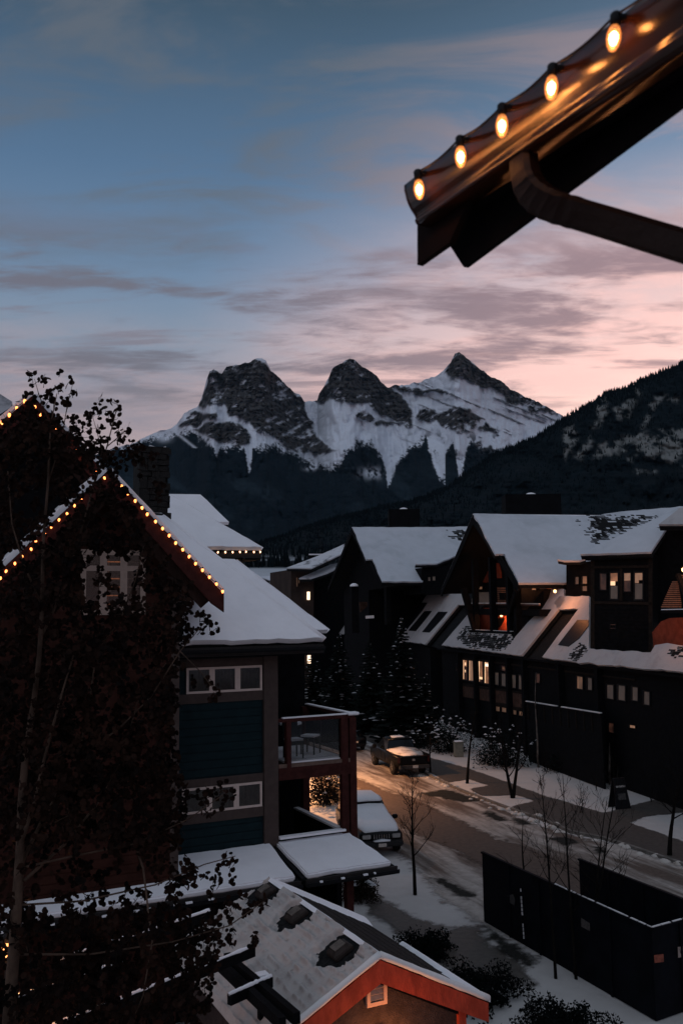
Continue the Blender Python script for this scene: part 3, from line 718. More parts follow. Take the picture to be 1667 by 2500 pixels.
# chimney of rough stone
cx0 = at_depth(338, 1278, 24.6); cx1 = at_depth(413, 1278, 24.6); ct = at_depth(413, 1095, 24.6).z
STONE = mat('chimney_stone', (.009, .008, .0075), .95, .5, 4, .6, 14)
cb = MB(); cw = (cx1 - cx0).dot(UX)
base = V((cx0.x, cx0.y, 0)); zz = cx0.z - 2.0
core = MB(); core.prism([base + UX * .06 + UP * zz, base + UX * (cw - .06) + UP * zz, base + UX * (cw - .06) + UP * ct, base + UX * .06 + UP * ct], -VX, -.9, -.04)
ch = core.build('chimney', STONE, house)
rg = random.Random(9); z = zz
proto = []
for k in range(5):
    b = MB(); w_ = rg.uniform(.2, .34); h_ = rg.uniform(.12, .18)
    b.box((0, 0, 0), (w_, .16, h_)); me = b.build('stone', STONE, None); proto.append((me.data, w_, h_)); bpy.data.objects.remove(me)
while z < ct - .1:
    for side in (0, 1):
        x = 0.0; L = cw if side == 0 else .9
        while x < L - .05:
            me, w_, h_ = proto[rg.randrange(5)]
            o = bpy.data.objects.new('stone', me); COL.objects.link(o); o.parent = ch; ORG[o.name] = ORG[house.name]
            p = base + UX * (x + w_ / 2) + UP * (z + .08) if side == 0 else base + UX * (cw + rg.uniform(-.05, .05)) + VX * (x + w_ / 2) + UP * (z + .08)
            p = p - VX * rg.uniform(0, .05) if side == 0 else p
            o.location = p - ORG[house.name]; o.rotation_euler = (rg.uniform(-.05, .05), rg.uniform(-.05, .05), math.atan2(UX.y, UX.x) + (math.pi / 2 if side else 0) + rg.uniform(-.08, .08))
            x += w_ + .012
    z += .165
MB().prism([base + UX * -.08 - VX * .1 + UP * ct, base + UX * (cw + .08) - VX * .1 + UP * ct, base + UX * (cw + .08) + VX * 1.0 + UP * ct, base + UX * -.08 + VX * 1.0 + UP * ct], UP, 0, .08).build('chimney_cap', STONE, house)
MB().prism(rough([base + UX * .3 + UP * (ct + .081), base + UX * cw + UP * (ct + .081), base + UX * cw + VX * .6 + UP * (ct + .081), base + UX * .3 + VX * .6 + UP * (ct + .081)], .2, .03), UP, 0, .05).build('snow_cap', SNOW, house)

# balcony on the right corner
BW = 2.3; RZ = 6.77; DZ = 5.66
bal = MB(); 
bl = MB().prism([hb(.17, -.02, DZ), hb(BW, -.02, DZ), hb(BW, 2.9, DZ), hb(.17, 2.9, DZ)], UP, -.06, 0).build('balcony_deck', WOODB, house)
MB().prism([hb(.45, -.0, DZ + .005), hb(BW - .2, -.0, DZ + .005), hb(BW - .2, 2.6, DZ + .005), hb(.45, 2.6, DZ + .005)], UP, 0, .05).build('snow_cover', SNOW, bl)
MB().bar(hb(.17, -.06, DZ - .22), hb(BW, -.06, DZ - .22), .1, .30).build('balcony_beam', RUST, house)
MB().bar(hb(.17, -.075, DZ - .02), hb(BW, -.075, DZ - .02), .07, .09).build('fascia_board', mat('ochre_board', (.11, .07, .055), .7, .2, 4), house)
rl = MB().bar(hb(.10, -.02, RZ), hb(BW + .05, -.02, RZ), .14, .09).build('handrail', RUST, house)
MB().bar(hb(.3, -.02, RZ + .06), hb(BW, -.02, RZ + .06), .12, .03).build('snow_cover', SNOW, rl)
rl = MB().bar(hb(BW, .02, RZ), hb(BW, 2.9, RZ), .14, .09).build('handrail', RUST, house)
MB().bar(hb(BW, .0, RZ + .065), hb(BW, 2.9, RZ + .065), .13, .035).build('snow_cover', SNOW, rl)
MB().box(hb(BW, -.02, RZ + .06), (.36, .30, .07), math.atan2(UX.y, UX.x)).build('snow_cover', SNOW, rl, bevel=.03)
for a, b in ((BW - .26, -.03), (BW - .02, -.03), (.45, -.03)):
    MB().bar(hb(a, b, 3.3 if a > 1 else DZ - .3), hb(a, b, RZ - .04), .19 if a > 1 else .12, .17, up=VX).build('post', RUST, house)
MB().bar(hb(BW - .1, 2.85, 0), hb(BW - .1, 2.85, RZ), .2, .2, up=VX).build('post', RUST, house)
MB().prism([hb(.5, -.02, DZ + .1), hb(BW - .35, -.02, DZ + .1), hb(BW - .35, -.02, RZ - .06), hb(.5, -.02, RZ - .06)], -VX, -.004, .004).build('glass_panel', GLASS, house)
MB().prism([hb(BW, .1, DZ + .1), hb(BW, 2.8, DZ + .1), hb(BW, 2.8, RZ - .06), hb(BW, .1, RZ - .06)], UX, -.004, .004).build('glass_panel', GLASS, house)
# knee wall and deck of the lower balcony
kw = MB().prism([hb(.17, -.02, 3.2), hb(BW - .32, -.02, 3.2), hb(BW - .32, -.02, 3.86), hb(.17, -.02, 3.86)], -VX, -.14, 0).build('knee_wall', BLUE, house)
MB().bar(hb(.16, -.09, 3.89), hb(BW - .3, -.09, 3.89), .2, .05).build('snow_cover', SNOW, kw)
kw = MB().prism([hb(BW - .3, 0.1, 0), hb(BW - .3, 2.9, 0), hb(BW - .3, 2.9, 3.86), hb(BW - .3, 0.1, 3.86)], UX, -.14, 0).build('knee_wall', MATS['dark_timber'], house)
MB().bar(hb(BW - .37, .1, 3.9), hb(BW - .37, 2.9, 3.9), .16, .05).build('snow_cover', SNOWD, kw)
ld = MB().prism([hb(.17, .14, 2.95), hb(BW - .44, .14, 2.95), hb(BW - .44, 2.9, 2.95), hb(.17, 2.9, 2.95)], UP, -.1, 0).build('lower_deck', WOODB, house)
MB().prism(rough([hb(.3, .35, 2.955), hb(1.1, .3, 2.955), hb(1.35, 1.1, 2.955), hb(.5, 1.2, 2.955)], .25, .04), UP, 0, .03).build('snow_cover', SNOWD, ld)
# side wall beyond the balcony
MB().prism([hb(.15, 2.95, 0), hb(.9, 2.95, 0), hb(.9, 2.95, EZ - .3), hb(.15, 2.95, EZ - .3)], -VX, -3, 0).build('wall', MATS['dark_timber'], house)
# low snowy canopy roof along the foot of the wall
ZT = on(659, 2069, wall_plane(0)).z; 
def canopy(a0, a1t, a1b, b1=-1.95, dz=.34, hipend=0.0):
    n = V((0, 0, 0)); A = hb(a0, -.02, ZT); B = hb(a1t, -.02, ZT); C = hb(a1b, b1, ZT - dz); D = hb(a0, b1, ZT - dz)
    n = (B - A).cross(D - A).normalized(); n = n if n.z > 0 else -n
    o = MB().prism([A, B, C, D], n, -.10, 0).build('canopy_roof', SHING, house)
    MB().prism(flatten(rough([A + UX * .05, B, C - UX * .12 + VX * .05, D + UX * .05 + VX * .05], .25, .018), (A, n)), n, .002, .14).build('snow_cover', SNOW, o, bevel=.035)
    MB().bar(D - UP * .05 - VX * .02, C - UP * .05 - VX * .02, .05, .16).build('canopy_fascia', MATS['dark_trim'], house)
    g = MB(); g.add([p - VX * .045 - VX * x + UP * (y - .12) for p in (D, C) for x, y in ((0, 0), (.09, 0), (.11, .05), (.11, .10), (.095, .10), (.09, .02), (0, .02))], [(i, (i + 1) % 7, 7 + (i + 1) % 7, 7 + i) for i in range(7)] + [tuple(range(6, -1, -1)), tuple(range(7, 14))])
    gt = g.build('canopy_gutter', BLACK, house)
    s = MB(); rg = random.Random(3); L = (C - D).length; d = (C - D).normalized(); x = .3
    while x < L - .2:
        l = rg.uniform(.04, .16); s.bar(D + d * x - VX * .15 - UP * .02, D + d * (x + l) - VX * .15 - UP * .02, .05, .035); x += rg.uniform(.25, .8)
    tag(s.build('gutter_snow', SNOW, house), kind='stuff')
    return C, D
aBR = ab(on(852, 2051, wall_plane(0)))[0]
cC, cD = canopy(.06, aBR, ab(on(968, 2122, (hb(0, -1.95, 0), -VX)))[0])
canopy(-9.5, -.06, -.06)
MB().bar(hb(.0, -.0, ZT + .03), hb(0.0, -1.97, ZT - .30), .09, .07).build('canopy_divider', BLACK, house)
MB().bar(hb(1.35, -1.6, 0), hb(1.35, -1.6, ZT - .3), .18, .18, up=VX).build('canopy_post', RUST, house)
MB().prism([hb(-9, -.01, 0), hb(.16, -.01, 0), hb(.16, -.01, ZT - .2), hb(-9, -.01, ZT - .2)], -VX, -.02, .01).build('ground_floor_wall', MATS['dark_timber'], house)

# balcony furniture seen through the glass
def chair(loc, rz):
    t = thing('patio_chair', '', 'chair', loc, 'dark chairs on the snowy balcony')
    m_ = BLACK; b = MB().box(V(loc) + V((0, 0, .44)), (.44, .44, .04)).build('seat', m_, t)
    MB().box(V(loc) + V((0, .21, .70)), (.44, .04, .46)).build('backrest', m_, t)
    for i in (-.19, .19):
        for j in (-.19, .19): MB().bar(V(loc) + V((i, j, 0)), V(loc) + V((i, j, .43)), .03, .03, up=(0, 1, 0)).build('leg', m_, t)
    MB().prism([V(loc) + V((x, y, .46)) for x, y in ((-.2, -.2), (.2, -.2), (.2, .18), (-.2, .18))], UP, 0, .05).build('seat_snow', SNOW, t)
    t.rotation_euler[2] = rz; return t
c1 = chair(hb(.85, .55, DZ + .05), .5); c1['label'] = 'dark balcony chair nearest the grey corner post of the blue house'
c2 = chair(hb(1.55, 1.0, DZ + .05), -.4); c2['label'] = 'dark balcony chair with snow on its seat, nearer the red corner post'
tb = thing('patio_table', 'small dark table capped with snow on the balcony of the blue house', 'table', hb(1.2, 1.6, DZ + .05))
MB().prism([hb(1.2, 1.6, DZ + .75) + V((.35 * math.cos(k * .785), .35 * math.sin(k * .785), 0)) for k in range(8)], UP, 0, .04).build('tabletop', BLACK, tb)
MB().prism([hb(1.2, 1.6, DZ + .79) + V((.33 * math.cos(k * .785), .33 * math.sin(k * .785), 0)) for k in range(8)], UP, 0.001, .06).build('table_snow', SNOW, tb)
MB().tube([hb(1.2, 1.6, DZ + .05), hb(1.2, 1.6, DZ + .75)], .04, 8).build('leg', BLACK, tb)

# ------------------------------------------------------------------ taller gable to the left and roofs behind
gh = thing('gabled_house', 'tall dark gable edged with lights rising above the blue house at the left', 'house', hb(-8, .4, 0))
GB = -.5
pa, _, pz = ab(on(80, 968, wall_plane(GB))); qa, _, qz = ab(on(258, 1158, wall_plane(GB))); sl = (pz - qz) / (qa - pa)
gable_roof(gh, pa, pz, sl, pa - 4.2, qa + .6, GB, 7, fascia=RUST, drop=.28)
MB().prism([hb(pa - 4, GB + .6, 0), hb(qa + .4, GB + .6, 0), hb(qa + .4, GB + .6, pz - sl * (qa + .4 - pa) - .1), hb(pa, GB + .6, pz - .15), hb(pa - 4, GB + .6, pz - sl * 4 - .1)], -VX, -6, 0).build('wall', MATS['dark_timber'], gh)
fr_ = thing('snowy_roof', 'snow-dusted roof corner showing above the lights at the far left edge', 'roof', at_depth(-40, 1100, 27))
pl = vplane(at_depth(0, 1000, 27), UX); n_ = (pl[1] + UP * .9).normalized()
pp = [at_depth(-120, 890, 27), at_depth(31, 985, 27), at_depth(10, 1040, 26), at_depth(-120, 1080, 26)]
pn = (pp[1] - pp[0]).cross(pp[3] - pp[0]).normalized(); pn = pn if pn.dot(CAM - pp[0]) > 0 else -pn
MB().prism(pp, pn, -.3, 0).build('roof_slope', SHING, fr_); MB().prism(flatten(pp, (pp[0], pn)), pn, .002, .1).build('snow_cover', snow_mat('thin_snow', (.42, .43, .46), (.1, .1, .11), 1.5, .45, .7), fr_)

rh = thing('rear_house', 'house behind the chimney with snow-laden hip roof and a lit eave', 'house', at_depth(560, 1400, 32) * 1.0)
E3 = at_depth(637, 1345, 32); z3 = E3.z; E3 = V((E3.x, E3.y, 0)); d3 = (at_depth(417, 1214, 33.2).z - z3)
hip(rh, E3, z3, .80, 10, d3 / .80 * math.sqrt(2))
# the roof that rises behind its hip
plB = vplane(at_depth(450, 1214, 36), UX); k = [on(405, 1213, plB), on(488, 1214, plB)]
a_ = k[0]; b_ = k[1]; c_ = on(528, 1290, plB) - VX * 1.5; d_ = on(405, 1290, plB) - VX * 1.5
pn = (b_ - a_).cross(d_ - a_).normalized(); pn = pn if pn.z > 0 else -pn
r5 = MB().prism([a_, b_, c_, d_], pn, -.3, 0).build('upper_roof', SHING, rh); MB().prism(flatten(rough([a_, b_, c_, d_], .5, .015), (a_, pn)), pn, .002, .14).build('snow_cover', SNOW, r5)
MB().prism([a_ - UP * .3 + VX * .3, b_ - UP * .3 + VX * .3, c_ - UP * .3 + VX * .8, d_ - UP * .3 + VX * .8], pn, -.4, -.3).build('upper_wall', MATS['dark_timber'], rh)
MB().bar(E3 + UP * (z3 - .16) - UX * 6, E3 + UP * (z3 - .16), .06, .2).build('fascia', MATS['dark_trim'], rh)
MB().prism([E3 - UX * 9 + VX * .9, E3 - UX * .9 + VX * .9, E3 - UX * .9 + VX * .9 + UP * (z3 - .1), E3 - UX * 9 + VX * .9 + UP * (z3 - .1)], -VX, -4, 0).build('wall', MATS['dark_timber'], rh)
MB().prism([E3 - UX * 9 + UP * (z3 - .27), E3 + UP * (z3 - .27), E3 + VX * 4 + UP * (z3 - .27), E3 - UX * 9 + VX * 4 + UP * (z3 - .27)], UP, -.04, 0).build('soffit', MATS['dark_timber'], rh)
dp = [E3 + UP * (z3 - .25) - UX * .72 - VX * .05, E3 + UP * (z3 - .5) - UX * .76, E3 + UP * (z3 - .75) - UX * 1.15 + VX * .6, E3 + UP * (z3 - .85) - UX * 1.5 + VX * .8, E3 - UX * 1.5 + VX * .8]
MB().tube(dp, .05, 6).build('downpipe', BLACK, rh)

# ------------------------------------------------------------------ strings of lights
BULB = emit('warm_bulb', (1, .28, .07), 4.2)
BULBW = emit('pale_bulb', (1, .55, .30), 3.0)
def light_string(label, pts, group, n_out, r=.032, m_=None, glow=0, cat='string lights'):
    t = thing('string_lights', label, cat, pts[0], group)
    cb = MB(); full = []
    for a, b in zip(pts[:-1], pts[1:]):
        a = V(a); b = V(b); full += [a, a.lerp(b, .5) - UP * .025]
    full.append(V(pts[-1])); cb.tube(full, .008, 4).build('cable', BLACK, t)
    me = None
    for p in pts:
        b = MB(); b.lathe((0, 0, 0), [(r * .45, 0), (r * .9, -r * .7), (r, -r * 1.3), (r * .7, -r * 2.2), (r * .2, -r * 2.7)], n=8)
        if me is None:
            o = b.build('bulb', m_ or BULB, None, smooth=True); me = o.data
            s = MB().lathe((0, 0, 0), [(r * .5, .035), (r * .55, 0), (r * .5, -.005)], n=8).build('socket', BLACK, None); ms = s.data
            bpy.data.objects.remove(o); bpy.data.objects.remove(s)
        o = bpy.data.objects.new('bulb', me); COL.objects.link(o); o.parent = t; o.location = V(p) - V(pts[0]) + V(n_out) * .03
        o.rotation_euler = (rnd.uniform(-.35, .35), rnd.uniform(-.35, .35), 0)
        s = bpy.data.objects.new('socket', ms); COL.objects.link(s); s.parent = o
    return t
G = 'strings of warm bulbs along the eaves'
def along(pl, P): return [on(x, y, pl) for x, y in P]
pl = wall_plane(BP - .05); nn = -VX
rp = [(281, 1182), (296, 1184), (313, 1201), (330, 1219), (346, 1236), (360, 1252), (379, 1270), (396, 1287), (413, 1304), (429, 1322), (445, 1338), (462, 1355), (478, 1372), (494, 1388), (511, 1405), (527, 1422), (543, 1440)]
light_string('string of warm bulbs down the right rake of the blue house gable', along(pl, rp[1:]), G, nn, .030)
lp = [(198, 1214), (182, 1231), (163, 1251), (145, 1266), (127, 1283), (109, 1300), (88, 1318), (76, 1337), (54, 1355), (37, 1372), (17, 1391), (2, 1408)]
light_string('string of warm bulbs climbing the left rake of the blue house gable, seen through leaves', along(pl, [(265, 1150), (254, 1164), (236, 1150), (233, 1184)][1:2] + lp), G, nn, .026)
pl = wall_plane(GB - .05)
light_string('string of warm bulbs on the far-left gable rake that climbs to the leaf tips', along(pl, [(62, 976), (41, 993), (24, 1009), (5, 1027), (-14, 1045)]), G, nn, .036)
light_string('string of warm bulbs going down behind leaves from the tall left gable', along(pl, [(85, 990), (101, 1010), (120, 1030), (138, 1047), (153, 1063), (172, 1079), (185, 1098), (203, 1116), (219, 1133), (236, 1149), (252, 1165)]), G, nn, .028)
plr = (E3 - VX * .05, -VX)
light_string('row of small pale bulbs along the eave of the house behind the chimney', along(plr, [(500, 1347), (514, 1346), (532, 1346), (549.5, 1345.5), (567, 1345.5), (584.5, 1345), (601, 1344.5), (619, 1345), (635.5, 1345)]), G, nn, .030, BULBW)
# two soffit lamps that light the snow beside the rake tail
so = thing('soffit_lights', 'pair of bright bulbs under the rake tail lighting the snow orange', 'lights', on(505, 1440, wall_plane(-1.2)))
for x, y in ((505, 1441), (514, 1441)):
    p = on(x, y, wall_plane(-.9)); MB().lathe(p, [(.015, .05), (.04, .02), (.045, -.02), (.02, -.05)], n=10).build('bulb', emit('soffit_bulb', (1, .5, .2), 20), so, smooth=True)
MB().bar(on(500, 1432, wall_plane(-.9)), on(520, 1434, wall_plane(-.9)), .1, .06).build('fixture', BLACK, so)
l_ = lamp('soffit_lamp', on(512, 1446, wall_plane(-1.1)), 3.0, (1, .42, .16), .05); l_.parent = so; l_.location = l_.location - so.location
# ------------------------------------------------------------------ the timber lodges along the far side of the street
LC0 = V((8.5, 75, 0)); WC = V((-.219, .976, 0)).normalized(); EC = V((.976, .219, 0)).normalized()
TL = 1.35
LPC = (LC0 + UP * 6.5, (-EC * TL + UP).normalized())
def cwall(d): return (LC0 + EC * d, -EC)
k2 = lambda L: [(1060 + x / 4.9, 1330 + y / 4.9) for x, y in L]
k3 = lambda L: [(830 + x / 4.9, 1280 + y / 4.9) for x, y in L]
k1 = lambda L: [(1350 + x / 4.946, 1220 + y / 4.946) for x, y in L]
PATCHY = snow_mat('snow_over_shingle', (.52, .53, .55), (.014, .014, .015), 2.2, .40, .60, .6, 12)
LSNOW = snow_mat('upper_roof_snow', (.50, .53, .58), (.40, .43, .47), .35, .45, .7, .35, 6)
RED = mat('red_stucco', (.20, .045, .025), .85, .2, 3, .2, 30, spec=.06)
LPAN = mat('brown_panel', (.060, .034, .026), .85, .3, 2.5, .3, 25, spec=.06)
DK = WOOD
def shingle_patch(px, plane, parent, rows, t=.15, seed=1, cover=.55, name='bare_shingles'):
    """shingle courses that show dark through the snow: short ragged strips along the eave"""
    rg = random.Random(seed); P = [on(x, y, plane) for x, y in px]; c = sum(P, V()) / len(P); n = plane[1]
    ax = n.cross(UP).normalized(); ay = n.cross(ax).normalized()
    uv = [((p - c).dot(ax), (p - c).dot(ay)) for p in P]; u0_, u1_ = min(a for a, b in uv), max(a for a, b in uv); v0_, v1_ = min(b for a, b in uv), max(b for a, b in uv)
    mb = MB(); hh = (v1_ - v0_) / rows; lim = min(u1_ - u0_, v1_ - v0_)
    for i in range(rows):
        v = v0_ + (v1_ - v0_) * (i + .5) / rows; x = u0_ - .3
        while x < u1_:
            l = rg.uniform(.12, .45); e_ = float(edge_dist(np.array([x + l / 2]), np.array([v]), uv)[0]) + rg.gauss(0, .08) * lim
            k = min(1, max(0, e_ / (.22 * lim) + .35))
            if e_ > -.04 * lim and rg.random() < cover * (.45 + .6 * k):
                h = hh * (.30 + .72 * k) * rg.uniform(.8, 1.05); s = rg.uniform(-.04, .04)
                q = [c + ax * x + ay * (v - h / 2), c + ax * (x + l) + ay * (v - h / 2 + s * hh), c + ax * (x + l) + ay * (v + h / 2), c + ax * x + ay * (v + h / 2 - s * hh)]
                mb.prism(flatten(q, plane), n, .01, t + .004 + rg.uniform(0, .006))
            x += l
    if mb.f: return tag(mb.build(name, SHING, parent), kind='stuff')
def main_gable(parent, Pk, Pe, E, W, px_main, depth=26, notch=True):
    """big gable: ridge from Pk along E; near eave point Pe; returns the plane of the near slope"""
    n = (Pe - Pk).cross(E).normalized(); n = n if n.z > 0 else -n
    pl = (Pk, n)
    P = [on(x, y, pl) for x, y in px_main]
    rf = MB().prism(P, n, -.30, 0).build('roof', SHING, parent)
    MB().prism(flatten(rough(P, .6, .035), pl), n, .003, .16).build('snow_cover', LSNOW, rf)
    hwid = (Pk - Pe).dot(W); Fe = Pk + W * hwid; Fe.z = Pe.z
    nf = (Fe - Pk).cross(E).normalized(); nf = nf if nf.z > 0 else -nf
    q = [Pk, Fe, Fe + E * depth, Pk + E * depth]
    r2_ = MB().prism(q, nf, -.3, 0).build('roof', SHING, parent); MB().prism(q, nf, .003, .15).build('snow_cover', SNOW, r2_)
    return pl, hwid, Fe
# --- near lodge
lod = thing('timber_lodge', 'large dark timber lodge with snowy gable, red balcony recess and lit ground windows', 'lodge', LC0 + EC * 4 - WC * 10)
pk = on(1155, 1258, cwall(0)); pe = on(1265, 1428, cwall(0))
PLC, HWC, FEC = main_gable(lod, pk, pe, EC, WC, [(1155, 1258), (1300, 1261), (1440, 1264), (1525, 1252), (1700, 1238), (1700, 1400), (1376, 1428), (1265, 1428), (1230.5, 1357), (1208, 1357)])
shingle_patch(k1([(445, 215), (620, 200), (700, 240), (1060, 215), (1230, 240), (850, 410), (680, 470), (480, 560), (430, 330)]), PLC, lod, 22, .17, 4, .93)
# rake timbers, purlins and the front wall of the gable
MB().prism([pk + UP * .05, pe + UP * .05, pe - UP * .45, pk - UP * .7], -EC, -.06, .06).build('rake_board', DK, lod)
MB().prism([pk + UP * .05, FEC + UP * .05, FEC - UP * .45, pk - UP * .7], -EC, -.06, .06).build('rake_board', DK, lod)
gw = [pk - UP * .5 + EC * 3.2, pe + WC * .6 - UP * .3 + EC * 3.2, pe + WC * .6 - UP * (pe.z) + EC * 3.2, FEC - WC * .6 - UP * pe.z + EC * 3.2, FEC - WC * .6 - UP * .3 + EC * 3.2]
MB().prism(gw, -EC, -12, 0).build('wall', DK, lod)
W3 = cwall(3.14)
for i, L in enumerate(([(530, 215), (672, 205), (672, 450), (535, 450)], [(708, 215), (770, 220), (797, 330), (797, 400), (708, 400)])):
    poly('panel', k2(L), W3, RED, lod, -.04, .03)
WARMWIN = emit('lamp_lit_room', (1, .50, .24), .55, (.2, .12, .08), .75, 1.6)
WARMDIM = emit('dim_room', (1, .48, .26), .10, (.2, .14, .1), .7, 1.2)
DIMC = emit('pale_blind', (.9, .62, .48), .022, (.10, .085, .075), .5, 3)
for L, m_ in (([(460, 500), (478, 500), (478, 535), (460, 535)], WARMDIM), ([(526, 500), (575, 500), (575, 533), (526, 533)], WARMDIM), ([(1170, 507), (1220, 507), (1220, 542), (1170, 542)], WARMDIM),
              ([(912, 375), (930, 385), (940, 420), (940, 545), (912, 545)], emit('glowing_pane', (1, .30, .07), .8)), ([(960, 460), (1000, 510), (1005, 545), (960, 545)], WARMDIM),
              ([(1262, 510), (1335, 508), (1335, 527), (1262, 528)], WARMDIM), ([(1340, 506), (1410, 504), (1410, 527), (1340, 527)], emit('orange_pane', (1, .22, .07), .55)),
              ([(530, 560), (665, 560), (665, 705), (530, 705)], DIMC), ([(450, 640), (478, 640), (478, 710), (450, 710)], DIMC)):
    P = k2(L); f = poly('window', P, W3, BLACK, lod, -.05, .03)
    cx_ = sum(p[0] for p in P) / len(P); cy_ = sum(p[1] for p in P) / len(P)
    poly('pane', [(cx_ + (x - cx_) * .9, cy_ + (y - cy_) * .9) for x, y in P], W3, m_, f, .03, .05)
SLAT = mat('cedar_slat', (.24, .11, .06), .7, .2, 4)
for y in range(8): poly('slat', k2([(750, 512 + y * 24), (864, 514 + y * 24), (864, 526 + y * 24), (750, 524 + y * 24)]), W3, SLAT, lod, -.02, .08)
poly('panel', k2([(790, 575), (862, 575), (862, 660), (800, 660)]), W3, DK, lod, -.02, .14)
# lower red wall in the recess
poly('red_wall', k2([(490, 755), (680, 755), (680, 1050), (500, 1048)]), W3, RED, lod, -.05, .04)
poly('red_wall', k2([(720, 765), (880, 765), (880, 1050), (735, 1050)]), W3, RED, lod, -.05, .04)
poly('door', k2([(765, 880), (850, 880), (790, 985), (765, 985)]), W3, DK, lod, -.05, .10)
# gallery floor and rail
for (x0, y0, x1, y1), m_ in (((440, 712, 870, 712), LPAN), ((870, 715, 1255, 722), LPAN)):
    a = on(*k2([(x0, y0)])[0], cwall(1.2)); b = on(*k2([(x1, y1)])[0], cwall(1.2))
    rl = MB().bar(a, b, .15, .12).build('gallery_rail', m_, lod); MB().bar(a + UP * .085, b + UP * .085, .13, .05).build('snow_cover', SNOWD, rl)
a = on(*k2([(440, 760)])[0], cwall(1.2)); b = on(*k2([(1255, 765)])[0], cwall(1.2)); MB().prism([a, b, b + EC * 2, a + EC * 2], UP, -.5, -.05).build('gallery_floor', DK, lod)
for x in (488, 697, 895, 985):
    a = on(*k2([(x, 500)])[0], cwall(1.0)); b = on(*k2([(x, 1045)])[0], cwall(1.0)); b = V((a.x, a.y, max(b.z, 7.2)))
    MB().bar(a + UP * (2.2 if x < 900 else .2), b, .5 if x == 697 else .42, .42, up=WC).build('column', DK, lod)
a = on(*k2([(345, 520)])[0], cwall(.1)); b = on(*k2([(492, 1030)])[0], cwall(.9)); MB().bar(a, b, .45, .4, up=WC).build('brace', DK, lod)
a = on(*k2([(985, 540)])[0], cwall(.2)); b = on(*k2([(905, 800)])[0], cwall(.9)); MB().bar(a, b, .3, .3, up=WC).build('brace', DK, lod)
# lower roof over the ground floor (steep, facing the street)
LOW1 = k2([(100, 1212), (1060, 1337), (1500, 785), (1570, 700), (1570, 545), (1415, 545), (1385, 650), (1310, 770), (1130, 945), (955, 1145), (935, 1080), (425, 1045), (500, 1040), (436, 822)])
P = [on(x, y, LPC) for x, y in LOW1]
lr = MB().prism(P, LPC[1], -.25, 0).build('lower_roof', SHING, lod)
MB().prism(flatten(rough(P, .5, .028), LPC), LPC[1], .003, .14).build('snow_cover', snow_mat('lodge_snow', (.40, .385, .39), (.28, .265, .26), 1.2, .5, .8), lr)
shingle_patch(k2([(262, 1175), (330, 1050), (440, 945), (480, 1000), (420, 1045), (390, 1130)]), LPC, lod, 12, .14, 2, .75)
shingle_patch(k2([(350, 1215), (380, 1110), (430, 1060), (930, 1090), (965, 1140), (900, 1215), (790, 1290), (600, 1255)]), LPC, lod, 9, .14, 3, .85)
a = on(*k2([(428, 1062)])[0], LPC); b = on(*k2([(940, 1090)])[0], LPC); MB().bar(a + UP * .15, b + UP * .15, .2, .3).build('parapet', DK, lod); MB().bar(a + UP * .32, b + UP * .32, .16, .03).build('parapet_snow', SNOWD, lod)
# dark cheek of the recess
a = on(*k2([(955, 1120)])[0], LPC); b = on(*k2([(1300, 760)])[0], LPC); MB().prism([a, b, b + UP * 1.2, a + UP * 1.0], WC, -.1, .1).build('dormer_cheek', DK, lod)
# lower roof further right, under the tower
LOW2 = k1([(-115, 1915), (320, 1335), (70, 1335), (25, 1260), (90, 1180), (450, 1180), (455, 1815), (1100, 1862), (1200, 1862), (1250, 1775), (1400, 1750), (1700, 1790), (1700, 2110), (380, 1985)])
P = [on(x, y, LPC) for x, y in LOW2]
lr2 = MB().prism(P, LPC[1], -.25, 0).build('lower_roof', SHING, lod)
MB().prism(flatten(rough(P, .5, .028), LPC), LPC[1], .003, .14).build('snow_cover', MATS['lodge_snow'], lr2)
poly('skylight', k1([(80, 1770), (312, 1470), (450, 1470), (450, 1545), (335, 1695), (205, 1792)]), LPC, BLACK, lod, .01, .17)
shingle_patch(k1([(200, 1960), (240, 1850), (330, 1760), (440, 1750), (400, 1850), (300, 1970)]), LPC, lod, 12, .145, 6, .8)
shingle_patch(k1([(1420, 1930), (1440, 1820), (1700, 1800), (1700, 1930)]), LPC, lod, 7, .145, 7, .5)
# dark slope between the two snow fields and roof backing
back_ = [on(x, y, LPC) - LPC[1] * .35 for x, y in k2([(100, 1212), (1060, 1337), (1700, 1420), (1868, 1440), (1868, 640), (1570, 540), (1260, 760), (960, 1150), (430, 1100)])]
MB().prism(back_, LPC[1], -.1, 0).build('valley_roof', SHING, lod)
